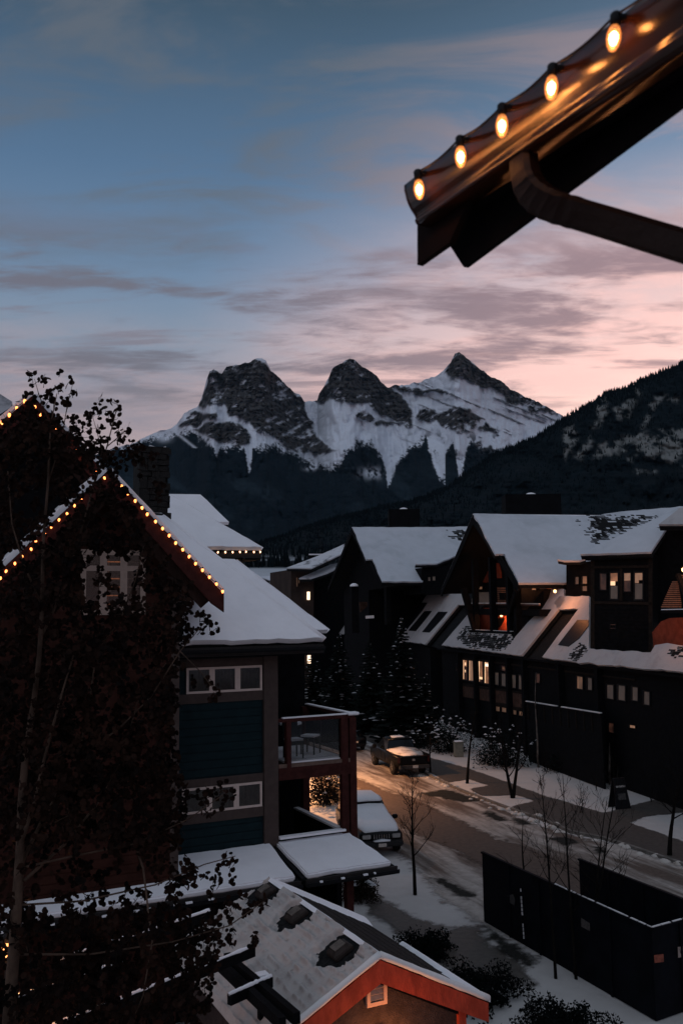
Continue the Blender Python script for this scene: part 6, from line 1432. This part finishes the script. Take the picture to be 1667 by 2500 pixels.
C.loft('bed_snow', [(-2.70, [(0, 1.17), (.60, 1.17), (.62, 1.19), (0, 1.20)]), (-1.8, [(0, 1.17), (.88, 1.17), (.90, 1.22), (0, 1.27)]), (-1.0, [(0, 1.17), (.90, 1.17), (.92, 1.27), (0, 1.36)]), (-.62, [(0, 1.17), (.90, 1.17), (.92, 1.30), (0, 1.42)])], BEDS)
for sy in (1, -1):
    C.box('bed_rail', (-1.7, sy * .95, 1.21), (2.25, .08, .06), BLACK, bevel=.01)
    C.box('tail_light', (-2.83, sy * .90, .98), (.06, .13, .34), TAIL, bevel=.015); C.box('mirror', (1.1, sy * 1.14, 1.28), (.12, .24, .24), BLACK, bevel=.03)
    C.wheel(1.85, sy * 1.0, .41, .27); C.wheel(-1.75, sy * 1.0, .41, .27)
    C.quad('door', [(1.2, sy * 1.005, .6), (.15, sy * 1.005, .6), (.15, sy * 1.0, 1.1), (1.2, sy * 1.0, 1.1)], PAINT); C.quad('door', [(.1, sy * 1.005, .6), (-.5, sy * 1.005, .6), (-.5, sy * 1.0, 1.1), (.1, sy * 1.0, 1.1)], PAINT)
C.quad('tailgate', [(-2.825, -.78, .72), (-2.825, .78, .72), (-2.825, .78, 1.14), (-2.825, -.78, 1.14)], PAINT, t=.02)
C.box('badge', (-2.85, 0.02, .96), (.012, .17, .12), mat('grey_badge', (.20, .19, .18), .5, .1, 9), bevel=.004); C.box('bumper', (-2.92, 0, .58), (.18, 1.84, .20), mat('dull_chrome', (.03, .03, .03), .45, .1, 9, spec=.3), bevel=.03); C.box('number_plate', (-3.02, -.02, .60), (.015, .32, .15), PLATE)
# hatchback beyond the post
cdir = V((-.32, .947, 0)).normalized(); cpos = on_z(868, 1836, 0) + cdir * 2.1
hb_ = thing('parked_car', 'dark rounded car half hidden behind the red balcony post, just past the pickup', 'car', cpos)
C = Car(hb_, cpos, heading(cdir.x, cdir.y))
C.loft('body', [(-2.1, [(0, .40), (.66, .40), (.76, .55), (.76, .82), (.66, .92), (0, .96)]), (-1.9, [(0, .30), (.78, .30), (.88, .5), (.87, .86), (.80, .98), (0, 1.02)]), (.6, [(0, .30), (.80, .30), (.90, .5), (.88, .86), (.80, .96), (0, .98)]), (1.9, [(0, .30), (.76, .30), (.84, .5), (.80, .72), (.62, .80), (0, .84)]), (2.1, [(0, .36), (.6, .36), (.7, .5), (.66, .64), (.5, .70), (0, .72)])], PAINT)
C.loft('cabin', [(-2.0, [(0, .9), (.72, .9), (.66, 1.0), (0, 1.02)]), (-1.55, [(0, .9), (.80, .9), (.60, 1.36), (0, 1.39)]), (-.5, [(0, .9), (.82, .9), (.62, 1.45), (0, 1.48)]), (.2, [(0, .9), (.80, .9), (.60, 1.36), (0, 1.39)]), (1.1, [(0, .85), (.74, .85), (.68, .92), (0, .93)])], CGLASS)
for sy in (1, -1):
    C.box('tail_light', (-2.02, sy * .62, .80), (.10, .24, .12), TAIL, bevel=.02); C.wheel(1.3, sy * .9, .32, .2); C.wheel(-1.25, sy * .9, .32, .2)
C.box('number_plate', (-2.11, 0, .66), (.02, .40, .12), mat('warm_plate', (.55, .42, .30), .5, .1, 9)); C.box('bumper', (-2.08, 0, .46), (.14, 1.46, .2), BLACK, bevel=.04)  # this plate has a warmer base colour than the other two

# ------------------------------------------------------------------ street furniture
p = on_z(1119, 1847, 0); ub = thing('utility_box', 'small grey utility cabinet standing in the lawn snow behind the thin street tree', 'cabinet', p)
b = MB(); b.box(p + UP * .45, (.55, .45, .9), .2); b.build('cabinet_body', mat('grey_green_cabinet', (.14, .15, .13), .7, .15, 5), ub, bevel=.02)
MB().box(p + UP * .93, (.62, .52, .06), .2).build('lid', MATS['grey_green_cabinet'], ub, bevel=.01); MB().box(p + UP * .98, (.5, .4, .08), .2).build('snow_cap', SNOW, ub, bevel=.03)
p = on_z(1511, 1972, 0); sg = thing('a_frame_sign', 'dark sandwich-board sign on the snow beside the path', 'sign', p)
SGN = mat('sign_black', (.008, .009, .011), .5, .2, 8, spec=.15)
fx = V((.95, .3, 0)).normalized(); fy = V((.3, -.95, 0)).normalized()
for s_ in (1, -1):
    q = [p + fx * a + fy * (s_ * (.32 if z < .1 else .06)) + UP * z for a, z in ((-.42, 0), (.42, 0), (.30, 1.35), (-.30, 1.35))]
    pan = MB().prism(q, fy * s_, -.02, .02).build('board', SGN, sg)
    if s_ == 1:
        qq = lambda a0, a1, z0, z1: [p + fx * a + fy * (.32 - .26 * z / 1.35 + .024) + UP * z for a, z in ((a0, z0), (a1, z0), (a1, z1), (a0, z1))]
        MB().prism(qq(-.27, .27, .98, 1.06), fy, 0, .006).build('white_band', mat('sign_white', (.30, .29, .28), .6, .1, 9), pan); MB().prism(qq(-.2, .22, .42, .70), fy, 0, .006).build('faded_print', mat('sign_grey', (.06, .06, .06), .6, .4, 30), pan)
MB().bar(p + UP * 1.37 - fx * .3, p + UP * 1.37 + fx * .3, .14, .05).build('top_bar', SGN, sg)
# street lamp round the corner of the blue house: its glow lies across the road
def street_lamp(label, pos, h, power, arm):
    t = thing('street_lamp', label, 'street lamp', pos); P = V(pos)
    MB().tube([P, P + UP * .5, P + UP * h], [.10, .07, .05], 10).build('pole', BLACK, t, smooth=True); MB().tube([P + UP * (h - .1), P + UP * (h + .25) + V(arm) * .5, P + UP * (h + .2) + V(arm)], .035, 8).build('arm', BLACK, t)
    hp = P + UP * (h + .12) + V(arm); hd_ = MB().lathe(hp, [(.05, .14), (.20, .08), (.22, .0)], n=14).build('lamp_head', BLACK, t); MB().lathe(hp, [(.16, -.015), (.12, -.05), (.04, -.06)], n=14).build('lamp_glass', emit('sodium_glass', (1, .55, .25), 6), hd_)
    l = bpy.data.lights.new('street_lamp_light', 'SPOT'); l.energy = power; l.color = (1, .44, .16); l.spot_size = R(150); l.spot_blend = .8; l.shadow_soft_size = .12
    o = bpy.data.objects.new('street_lamp_light', l); COL.objects.link(o); o.parent = t; o.location = hp - P - UP * .12
    return t
lpz = at_depth(625, 1850, 51); street_lamp('street lamp standing behind the corner of the blue house', V((lpz.x, lpz.y, 0)), 7.2, 9500, (.6, -.2, 0))
lp2 = on_z(1730, 1935, 0); street_lamp('street lamp on the path just past the right edge', V((lp2.x + .8, lp2.y, 0)), 4.0, 420, (-.8, 0, 0))

# ------------------------------------------------------------------ bare trees
BARK = mat('dark_bark', (.0085, .0075, .007), .95, .4, 8, .4, 40, spec=.05); BIRCH = mat('pale_bark', (.10, .085, .075), .9, .6, 5, .3, 30, spec=.05, stretch=(1, 1, .5))
TWIG = mat('twig_bark', (.0085, .007, .0065), .95, .3, 8, spec=.05)
def bare_tree(label, base, h, r, seed, spread=.32, first=.35, nb=14, group=None, m_=BARK, lean=(0, 0), cat='tree', stems=1, levels=2, up=.9, droop=0.0, tw=.006):
    rg = random.Random(seed); t = thing('bare_tree', label, cat, base, group); B = V(base)
    def limb(p, d, L, r0_, n=5, wob=.10):
        pts = [V(p)]; q = V(p); d = V(d).normalized()
        for i in range(n):
            d = (d + V((rg.gauss(0, wob), rg.gauss(0, wob), rg.gauss(0, wob * .5) + .03))).normalized(); q = q + d * (L / n); pts.append(q)
        return pts, [max(tw * .6, r0_ * (1 - .85 * i / n)) for i in range(n + 1)]
    for s in range(stems):
        d0 = V((lean[0] + (rg.uniform(-.25, .25) if stems > 1 else 0), lean[1], 1)).normalized()
        hh = h * (1 if s == 0 else rg.uniform(.8, .95)); pts, rad = limb(B + V((rg.uniform(-.1, .1) * (stems > 1), 0, -.05)), d0, hh, r, 9, .035)
        MB().tube(pts, rad, 7).build('trunk', m_, t, smooth=True)
        for k in range(nb):
            f = first + (1 - first) * (k + rg.random()) / nb; i = min(int(f * 9), 8); p = pts[i].lerp(pts[i + 1], f * 9 - i)
            a = k * 2.4 + rg.uniform(-.4, .4); sp = spread * h * (1.15 - .75 * f) * rg.uniform(.7, 1.2)
            d = V((math.cos(a), math.sin(a), up + .5 * f - droop))
            bp, br = limb(p, d, sp * 1.4, max(tw, rad[i] * .45), 6, .13); bm__ = MB(); bm__.tube(bp, br, 5)
            for q in range(5 if levels > 1 else 2):
                ff = rg.uniform(.25, .95); ii = min(int(ff * 6), 5); pp = bp[ii].lerp(bp[ii + 1], ff * 6 - ii); dd_ = (bp[ii + 1] - bp[ii]).normalized() + V((rg.uniform(-.9, .9), rg.uniform(-.9, .9), rg.uniform(-.1, .7)))
                tp, trd = limb(pp, dd_, sp * rg.uniform(.35, .7), tw, 4, .16); bm__.tube(tp, [tw * (1 - .6 * z / 4) for z in range(5)], 4)
                if levels > 2 or h > 3:
                    for z in range(2):
                        ii2 = rg.randint(1, 3); d2 = (tp[ii2 + 1] - tp[ii2]).normalized() + V((rg.uniform(-.8, .8), rg.uniform(-.8, .8), rg.uniform(0, .6))); up_, ur = limb(tp[ii2], d2, sp * rg.uniform(.2, .35), tw * .7, 3, .15); bm__.tube(up_, [tw * .6] * 4, 3, False)
            bm__.build('branch', TWIG, t, smooth=True)
    return t
G1 = 'young bare trees planted along the street'
def px_tree(label, bx, by, ty, r, seed, **kw):
    p = on_z(bx, by, 0); h = at_depth(bx, ty, p.y).z; return bare_tree(label, p, h, r, seed, **kw)
px_tree('slender bare street tree on the snowy near verge in front of the off-road car', 1013, 2184, 1895, .07, 21, group=G1, nb=16, spread=.24, first=.30, tw=.0075)
px_tree('bare street tree behind the tail of the black pickup', 1050, 1886, 1765, .07, 22, group=G1, nb=12, spread=.22, first=.35, tw=.010)
px_tree('bare street tree in the first snowy pad of the pavement, right of the pickup', 1140, 1912, 1730, .09, 23, group=G1, nb=12, spread=.22, first=.55, tw=.010)
px_tree('wide bare tree with two trunks in the second snowy pad of the pavement', 1249, 1948, 1735, .10, 24, group=G1, nb=12, spread=.30, first=.25, stems=2, tw=.010, up=.6)
px_tree('bare rounded tree in the snow at the right edge of the picture', 1633, 2088, 1870, .10, 25, group=G1, nb=18, spread=.30, first=.42, tw=.0095, up=.35)
G2 = 'pale birch trunks in front of the near lodge'
for i, (bx, by, tx, ty, lb) in enumerate([(1314, 1872, 1292, 1640, 'leaning pale birch trunk left of the lodge porch rail'), (1449, 1893, 1451, 1620, 'straight pale birch trunk before the dark porch wall'), (1488, 1914, 1466, 1600, 'tall leaning birch trunk directly behind the dark sandwich-board sign'), (1529, 1924, 1527, 1780, 'short birch trunk just right of the sandwich-board sign'), (1572, 1930, 1569, 1760, 'rightmost birch trunk before the lodge wall'), (1358, 1862, 1352, 1740, 'dim slim birch at the left end of the porch wall')]):
    p = on_z(bx, by, 0); q = at_depth(tx, ty, p.y); h = q.z
    bare_tree(lb, p, h, .075, 40 + i, spread=.13, first=.45, nb=8, group=G2, m_=BIRCH, lean=((q.x - p.x) / h, 0), tw=.009, levels=1)
G3 = 'leafless saplings rising around the black hoarding'
for i, (bx, by, ty, D, lb, kw) in enumerate([(1356, 2388, 1870, None, 'tall thin sapling on the snow patch in front of the black hoarding', dict(spread=.16, first=.42, nb=14)), (1398, 2200, 1880, 24.5, 'thin upright sapling inside the hoarding, left of the far panel', dict(spread=.2, first=.3, nb=9)), (1424, 2190, 1860, 25.5, 'bushy sapling inside the hoarding against its far panel', dict(spread=.24, first=.25, nb=10, stems=2)), (1280, 2110, 1980, 31, 'low twiggy sapling beside the road behind the hoarding', dict(spread=.3, first=.1, nb=7))]):
    if D is None: p = on_z(bx, by, 0)
    else: p = at_depth(bx, by, D); p.z = 0
    h = at_depth(bx, ty, p.y).z; bare_tree(lb, p, h, .045, 60 + i, group=G3, tw=.0055, **kw)
for i, (bx, by, hh, lb) in enumerate([(1330, 1884, 1.6, 'small twiggy shrub in the lawn snow near the leaning birch'), (1500, 1925, 1.5, 'reddish leafless shrub beside the sandwich-board sign'), (1590, 1958, 1.6, 'twiggy shrub beside the path at the right'), (1215, 1862, 1.5, 'faint twiggy shrub at the lodge foot, left of the two-trunk tree'), (1415, 1985, 1.3, 'sparse twigs poking out of the lawn snow along the pavement')]):
    bare_tree(lb, on_z(bx, by, 0), hh, .02, 80 + i, spread=.35, first=.05, nb=10, group='leafless shrubs on the lodge lawn', stems=2, levels=1, cat='shrub', tw=.007)

# ------------------------------------------------------------------ conifers and evergreen bushes
NEED = mat('spruce_needles', (.0060, .0085, .0080), .95, .4, 4, spec=.03)
SN_T = snow_mat('bough_snow', (.40, .40, .42))
def spruce(label, base, h, rad, seed, group, snow=.25, low=.05):
    rg = random.Random(seed); t = thing('spruce_tree', label, 'tree', base, group); B = V(base)
    MB().tube([B, B + UP * h * .6, B + UP * h], [.16, .09, .01], 7).build('trunk', BARK, t)
    nd = MB(); sn = MB(); L = int(h / .24)
    for i in range(L):
        f = low + (1 - low) * i / L; z = h * f; R_ = rad * (1 - f) ** .85 * rg.uniform(.85, 1.1) + .10; n = max(5, int(11 * (1 - f) + 4))
        for k in range(n):
            a = 2 * math.pi * (k + rg.random() * .7) / n; r_ = R_ * rg.uniform(.65, 1.12); d = V((math.cos(a), math.sin(a), 0)); s = V((-d.y, d.x, 0)); wd = .14 + .16 * r_
            p0 = B + UP * z; segs = 4; prev = None
            for q in range(segs + 1):
                g_ = q / segs; c = p0 + d * r_ * g_ + UP * (-.30 * r_ * g_ + .16 * r_ * g_ ** 3 + rg.uniform(-.03, .03)); w2 = wd * (.35 + 1.2 * g_ * (1 - g_ * .85)) * rg.uniform(.7, 1.2)
                cur = [c - s * w2 - UP * .09, c + UP * .02, c + s * w2 - UP * .09]
                if prev: nd.add(prev + cur, [(0, 1, 4, 3), (1, 2, 5, 4)])
                prev = cur
            for q in range(3):
                g_ = rg.uniform(.3, 1.0); c = p0 + d * r_ * g_ + UP * (-.3 * r_ * g_); v_ = (d * rg.uniform(.2, 1) + s * rg.uniform(-1, 1) + UP * rg.uniform(-.5, .1)).normalized() * rg.uniform(.14, .30); nd.add([c, c + v_ + s * .05, c + v_ * .9 - s * .04], [(0, 1, 2)])
            if rg.random() < snow:
                g_ = rg.uniform(.55, .95); c = p0 + d * r_ * g_ + UP * (-.30 * r_ * g_ + .08); w2 = wd * rg.uniform(.3, .7); l_ = r_ * rg.uniform(.08, .2)
                sn.add([c + d * l_ * math.cos(x) + s * w2 * math.sin(x) for x in [z_ * 1.047 for z_ in range(6)]] + [c + UP * .07], [(z_, (z_ + 1) % 6, 6) for z_ in range(6)])
    tag(nd.build('needles', NEED, t), kind='stuff')
    if sn.f: tag(sn.build('snow_clumps', SN_T, t), kind='stuff')
    return t
GS = 'dark spruces across the street with snow on their boughs'
for i, (bx, by, ty, rr, lb, sn_) in enumerate([(985, 1812, 1505, 2.6, 'tallest dark spruce across the street, its tip against the skylit roof', .28), (905, 1788, 1560, 2.3, 'spruce standing left of the tallest one, over the parked cars', .2), (830, 1760, 1545, 2.4, 'dark spruce by the far bend of the street below the bright window', .25), (765, 1738, 1590, 2.2, 'far spruce showing above the balcony rail of the blue house', .25), (1040, 1800, 1640, 1.6, 'short spruce with snowy lower boughs beside the lodge', .3)]):
    p = on_z(bx, by, 0); spruce(lb, p, at_depth(bx, ty, p.y).z, rr, 100 + i, GS, sn_)
def bush(label, base, rx, rz, seed, snow=.3, m_=None, group=None, dens=900, name='evergreen_bush', size=.13):
    rg = random.Random(seed); t = thing(name, label, 'bush', base, group); B = V(base); nd = MB(); sn = MB()
    for k in range(6):
        a = k * 1.05; MB().tube([B, B + V((math.cos(a) * rx * .5, math.sin(a) * rx * .5, rz * .7))], [.03, .01], 5).build('stem', BARK, t)
    for i in range(int(dens * 2.6)):
        a = rg.uniform(0, 6.283); u_ = rg.random() ** .4; el = math.asin(rg.uniform(0, 1)); lump = .8 + .25 * math.sin(a * 3 + seed) + .15 * math.sin(a * 7 + el * 5)
        p = B + V((math.cos(a) * math.cos(el) * rx * u_ * lump, math.sin(a) * math.cos(el) * rx * u_ * lump, .05 + math.sin(el) * rz * u_ * lump)); d = V((rg.gauss(0, 1), rg.gauss(0, 1), rg.gauss(.4, 1))).normalized(); s = d.orthogonal().normalized(); L_ = .62 * size * rg.uniform(.7, 1.6)
        nd.add([p - s * L_ * .35, p + d * L_, p + s * L_ * .35, p - d * L_ * .3], [(0, 1, 2, 3)])
        if rg.random() < snow * .10 and u_ > .8 and el > .5:
            w2 = rg.uniform(.06, .16); sn.add([p + V((w2 * math.cos(x), w2 * math.sin(x), .02)) for x in [z_ * 1.047 for z_ in range(6)]] + [p + UP * .10], [(z_, (z_ + 1) % 6, 6) for z_ in range(6)])
    tag(nd.build('foliage', m_ or NEED, t), kind='stuff')
    if sn.f: tag(sn.build('snow_clumps', SN_T, t), kind='stuff')
    return t
GB_ = 'dark evergreen bushes at the foot of the lodges'
bush('round bush capped with snow, below the lit lodge windows', on_z(1095, 1836, 0), 1.9, 3.0, 1, 1.0, None, GB_, 1600)
bush('broad dark bush at the foot of the near lodge behind the two-trunk tree', on_z(1225, 1868, 0), 2.3, 2.6, 2, .5, None, GB_, 1800)
bush('dark bush under the porch wall, left of the birch trunks', on_z(1385, 1880, 0), 1.8, 1.2, 3, .15, None, GB_, 1000)
bush('dark bush at the base of the tallest spruce', on_z(1010, 1826, 0), 1.4, 1.5, 4, .5, None, GB_, 900)
JUN = mat('juniper', (.0040, .0050, .0050), .95, .4, 6, spec=.03)
GJ = 'low dark junipers around the red-trimmed shed'
bush('large low juniper at the bottom edge, right of the red fascia', at_depth(1240, 2470, 19.5) * 1.0 - UP * at_depth(1240, 2470, 19.5).z, 1.5, .9, 5, 0, JUN, GJ, 2600, size=.09)
bush('low juniper beside the driveway above the shed roof', on_z(1040, 2330, 0), .95, .6, 6, 0, JUN, GJ, 1500, size=.09)
bush('juniper touching the right end of the red fascia', on_z(1165, 2440, 0), 1.3, .8, 7, 0, JUN, GJ, 2000, size=.09)
bush('dark juniper along the bottom right, under the hoarding', on_z(1370, 2520, 0), 1.2, .6, 8, 0, JUN, GJ, 1500, size=.09)
LIL = mat('dry_leaf_shrub', (.016, .012, .009), .9, .4, 6, spec=.05)
bush('leafy shrub seen under the red balcony, lit warm from behind', on_z(795, 1962, 0), 1.5, 2.6, 9, .2, LIL, None, 1500, 'shrub', .12)
bush('dark shrub below the end of the snowy canopy', on_z(872, 2196, 0), .9, 1.1, 10, .12, LIL, None, 1300, 'shrub', .09)

# ------------------------------------------------------------------ the aspen in front of the blue house
asp = at_depth(22, 2500, 9.15); asp.z = 0
at_ = thing('aspen_tree', 'tall aspen with pale trunk and masses of dark round leaves at the left', 'tree', asp)
ABARK = mat('aspen_bark', (.075, .050, .038), .9, .5, 5, .3, 40, spec=.05, stretch=(1, 1, .6))
DEP = 9.6
def limb_px(pts, r0_, r1_, name='branch', dz=0.0):
    P = [at_depth(x, y, DEP - .45 + d) for x, y, d in pts]; n = len(P); return MB().tube(P, [r0_ + (r1_ - r0_) * i / (n - 1) for i in range(n)], 8).build(name, ABARK, at_, smooth=True)
trunk = [asp, at_depth(22, 2500, DEP - .45), at_depth(34, 2330, DEP - .45), at_depth(42, 2210, DEP - .45), at_depth(50, 2080, DEP - .45), at_depth(54, 1960, DEP - .45), at_depth(63, 1840, DEP - .45), at_depth(84, 1710, DEP - .45), at_depth(97, 1600, DEP - .45), at_depth(104, 1480, DEP - .45), at_depth(106, 1330, DEP - .45), at_depth(118, 1180, DEP - .45), at_depth(124, 1040, DEP - .45), at_depth(140, 960, DEP - .45)]
MB().tube(trunk, [.085, .062, .056, .050, .044, .040, .034, .028, .024, .020, .016, .012, .008, .004], 10).build('trunk', ABARK, at_, smooth=True)
LIMBS = [([(52, 2060, 0), (85, 1960, -.1), (105, 1870, -.15), (125, 1790, -.2), (150, 1700, -.3), (180, 1600, -.35)], .022), ([(48, 2120, 0), (100, 2010, .2), (135, 1950, .3), (190, 1850, .35), (215, 1740, .4), (235, 1600, .4)], .020), ([(290, 1870, .3), (318, 1780, .35), (336, 1715, .4), (372, 1660, .4), (412, 1612, .4)], .012), ([(60, 2150, 0), (160, 2060, .3), (240, 1960, .3), (290, 1870, .3)], .018),
         ([(100, 1560, 0), (150, 1450, .2), (190, 1330, .3), (225, 1200, .3), (262, 1090, .3), (285, 1000, .3)], .014), ([(235, 1600, .4), (300, 1500, .2), (330, 1420, .1), (352, 1330, .1)], .010), ([(104, 1480, 0), (60, 1380, -.2), (30, 1280, -.3), (20, 1150, -.3)], .012), ([(190, 1850, .35), (290, 1780, .0), (370, 1700, -.2), (440, 1590, -.3), (500, 1520, -.3)], .010),
         ([(48, 2120, 0), (180, 2090, .1), (330, 2060, .1), (460, 2000, 0), (545, 1940, 0)], .011), ([(42, 2210, 0), (200, 2200, .2), (380, 2160, .2), (500, 2110, .1), (575, 2090, .1)], .011), ([(34, 2330, 0), (220, 2330, .0), (420, 2300, .0), (560, 2260, 0), (645, 2200, 0)], .011), ([(330, 2060, .1), (350, 2120, -.1), (372, 2300, -.2), (350, 2430, -.3), (320, 2500, -.3)], .012),
         ([(110, 2020, .2), (170, 1990, 0), (160, 1950, 0)], .008), ([(118, 1180, 0), (150, 1080, .1), (165, 990, .1), (180, 930, .1)], .007), ([(225, 1200, .3), (250, 1100, .2), (225, 1010, .2)], .007), ([(124, 1040, 0), (95, 960, 0), (85, 925, 0)], .006), ([(262, 1090, .3), (310, 1050, .3), (318, 1030, .3)], .006), ([(440, 1590, -.3), (490, 1640, -.3), (520, 1680, -.3)], .006)]
for L_, r_ in LIMBS: limb_px(L_, r_, r_ * .35)
LEAFM = mat('aspen_leaf', (.026, .0125, .0085), .8, .5, 2.2, spec=.04, col2=(.0030, .0028, .0030))
MASS = [(-20, 1060), (70, 1000), (200, 1060), (265, 1100), (300, 1170), (345, 1290), (395, 1370), (440, 1420), (470, 1480), (455, 1560), (430, 1610), (440, 1700), (425, 1800), (430, 1880), (470, 1960), (440, 2030), (470, 2090), (520, 2180), (540, 2280), (520, 2380), (500, 2520), (-20, 2520)]
CLUST = [(110, 960, 48, 42, 26), (150, 935, 26, 28, 12), (140, 1010, 60, 40, 26), (225, 1030, 34, 38, 20), (270, 1000, 26, 30, 14), (285, 1050, 34, 34, 18), (240, 1090, 60, 40, 26), (310, 1075, 22, 20, 7), (470, 1540, 45, 34, 26), (505, 1500, 16, 26, 7), (500, 1665, 22, 26, 8), (520, 1700, 12, 14, 3), (500, 1945, 48, 34, 26), (545, 1925, 16, 20, 5), (560, 2110, 20, 44, 13), (520, 2150, 36, 34, 16), (600, 2230, 40, 44, 26), (635, 2195, 18, 24, 8), (560, 2290, 36, 30, 16), (430, 1560, 30, 40, 14), (470, 2130, 40, 40, 14), (620, 2290, 16, 20, 4), (330, 1110, 30, 40, 8), (90, 930, 24, 22, 10), (60, 985, 30, 30, 10), (345, 1115, 36, 46, 30), (385, 1190, 22, 56, 18), (300, 1130, 40, 50, 24), (200, 1080, 60, 40, 24), (120, 1040, 60, 36, 20)]
rg = random.Random(77); leaves = []
def twig(px, py, n, spread=26, special=False):
    dep = DEP + rg.uniform(-.9, .9) * (.5 if special else 1); p = at_depth(px, py, dep); d = V((rg.gauss(.15, .5), rg.gauss(0, .3), rg.uniform(.3, 1.1))).normalized(); L_ = .0045 * spread * rg.uniform(1.2, 2.0)
    a = p - d * L_ * .5; pts = [a + d * L_ * k / 3 + V((rg.gauss(0, .008), rg.gauss(0, .008), rg.gauss(0, .006))) for k in range(4)]
    TW.tube(pts, [.0042, .0034, .0028, .002], 4, False)
    for k in range(n):
        f = rg.uniform(.1, 1); q = a + d * L_ * f; off = V((rg.gauss(0, 1), rg.gauss(0, 1), rg.gauss(-.2, 1))).normalized() * rg.uniform(.02, .055); c = q + off
        TW.tube([q, c], [.0014, .0012], 3, False)
        nrm = V((rg.gauss(0, .8), rg.gauss(-.9, .6), rg.gauss(.2, .8))).normalized(); leaves.append((c, nrm, rg.uniform(.020, .033), off, special))
TW = MB(); cnt = 0
while cnt < 1900:
    x = rg.uniform(-20, 560); y = rg.uniform(1000, 2520)
    if not inside(np.array([x]), np.array([y]), MASS)[0]: continue
    if 205 < x < 352 and 1350 < y < 1480 and rg.random() < .80: continue
    if 430 < x and 1560 < y < 1900 and rg.random() < .6: continue
    if y < 1430 and abs(y - (1150 + (265 - x) * .98)) < 24 and x < 262 and rg.random() < .90: continue
    if x < 120 and 2270 < y < 2400 and rg.random() < .4: continue
    if 2070 < y < 2230 and rg.random() < .72: continue
    twig(x, y, rg.randint(8, 13)); cnt += 1
for x, y, rx, ry, n in CLUST:
    for k in range(max(3, n // 3)): twig(x + rg.gauss(0, rx * .5), y + rg.gauss(0, ry * .5), 4 + n % 3, 16, True)
TW.build('twig', TWIG, at_)['kind'] = 'stuff'
# one leaf mesh: a rounded blade with a slight fold and a pointed tip
lv = [(0, -.9, 0)] + [(math.sin(a) * (1 if abs(a) < 2 else .9), -math.cos(a) * .95, .12 * abs(math.sin(a))) for a in (.7, 1.25, 1.8, 2.45)] + [(0, 1.12, 0)] + [(-math.sin(a) * (1 if abs(a) < 2 else .9), -math.cos(a) * .95, .12 * abs(math.sin(a))) for a in (2.45, 1.8, 1.25, .7)]
lf = [(0, 1, 2, 3), (0, 3, 4, 5), (0, 5, 6, 7), (0, 7, 8, 9)]
lme = bpy.data.meshes.new('leaf'); lme.from_pydata(lv, [], lf); lme.materials.append(LEAFM); lme.update()
sp = [l for l in leaves if l[4]]; rest = [l for l in leaves if not l[4]]
rest.sort(key=lambda l: -l[2] / l[0].y); sp.sort(key=lambda l: -l[2] / l[0].y)
single = sp[:300]; mass = sp[300:] + rest; LM = MB(); LM2 = MB()
for i, (c, nrm, r_, off, s_) in enumerate(single):
    M3 = nrm.to_track_quat('Z', 'Y').to_matrix().to_4x4(); o = bpy.data.objects.new('leaf', lme); COL.objects.link(o); o.parent = at_
    o.matrix_local = Matrix.Translation(c - ORG[at_.name]) @ M3 @ Matrix.Rotation(i * 1.7, 4, 'Z') @ Matrix.Scale(r_, 4)
V0 = [V(v) for v in lv]
for i, (c, nrm, r_, off, s_) in enumerate(mass):
    M3 = nrm.to_track_quat('Z', 'Y').to_matrix() @ Matrix.Rotation(i * 1.7, 3, 'Z'); LM.add([c + M3 @ v * r_ for v in V0], lf)
tag(LM.build('foliage', LEAFM, at_), kind='stuff')
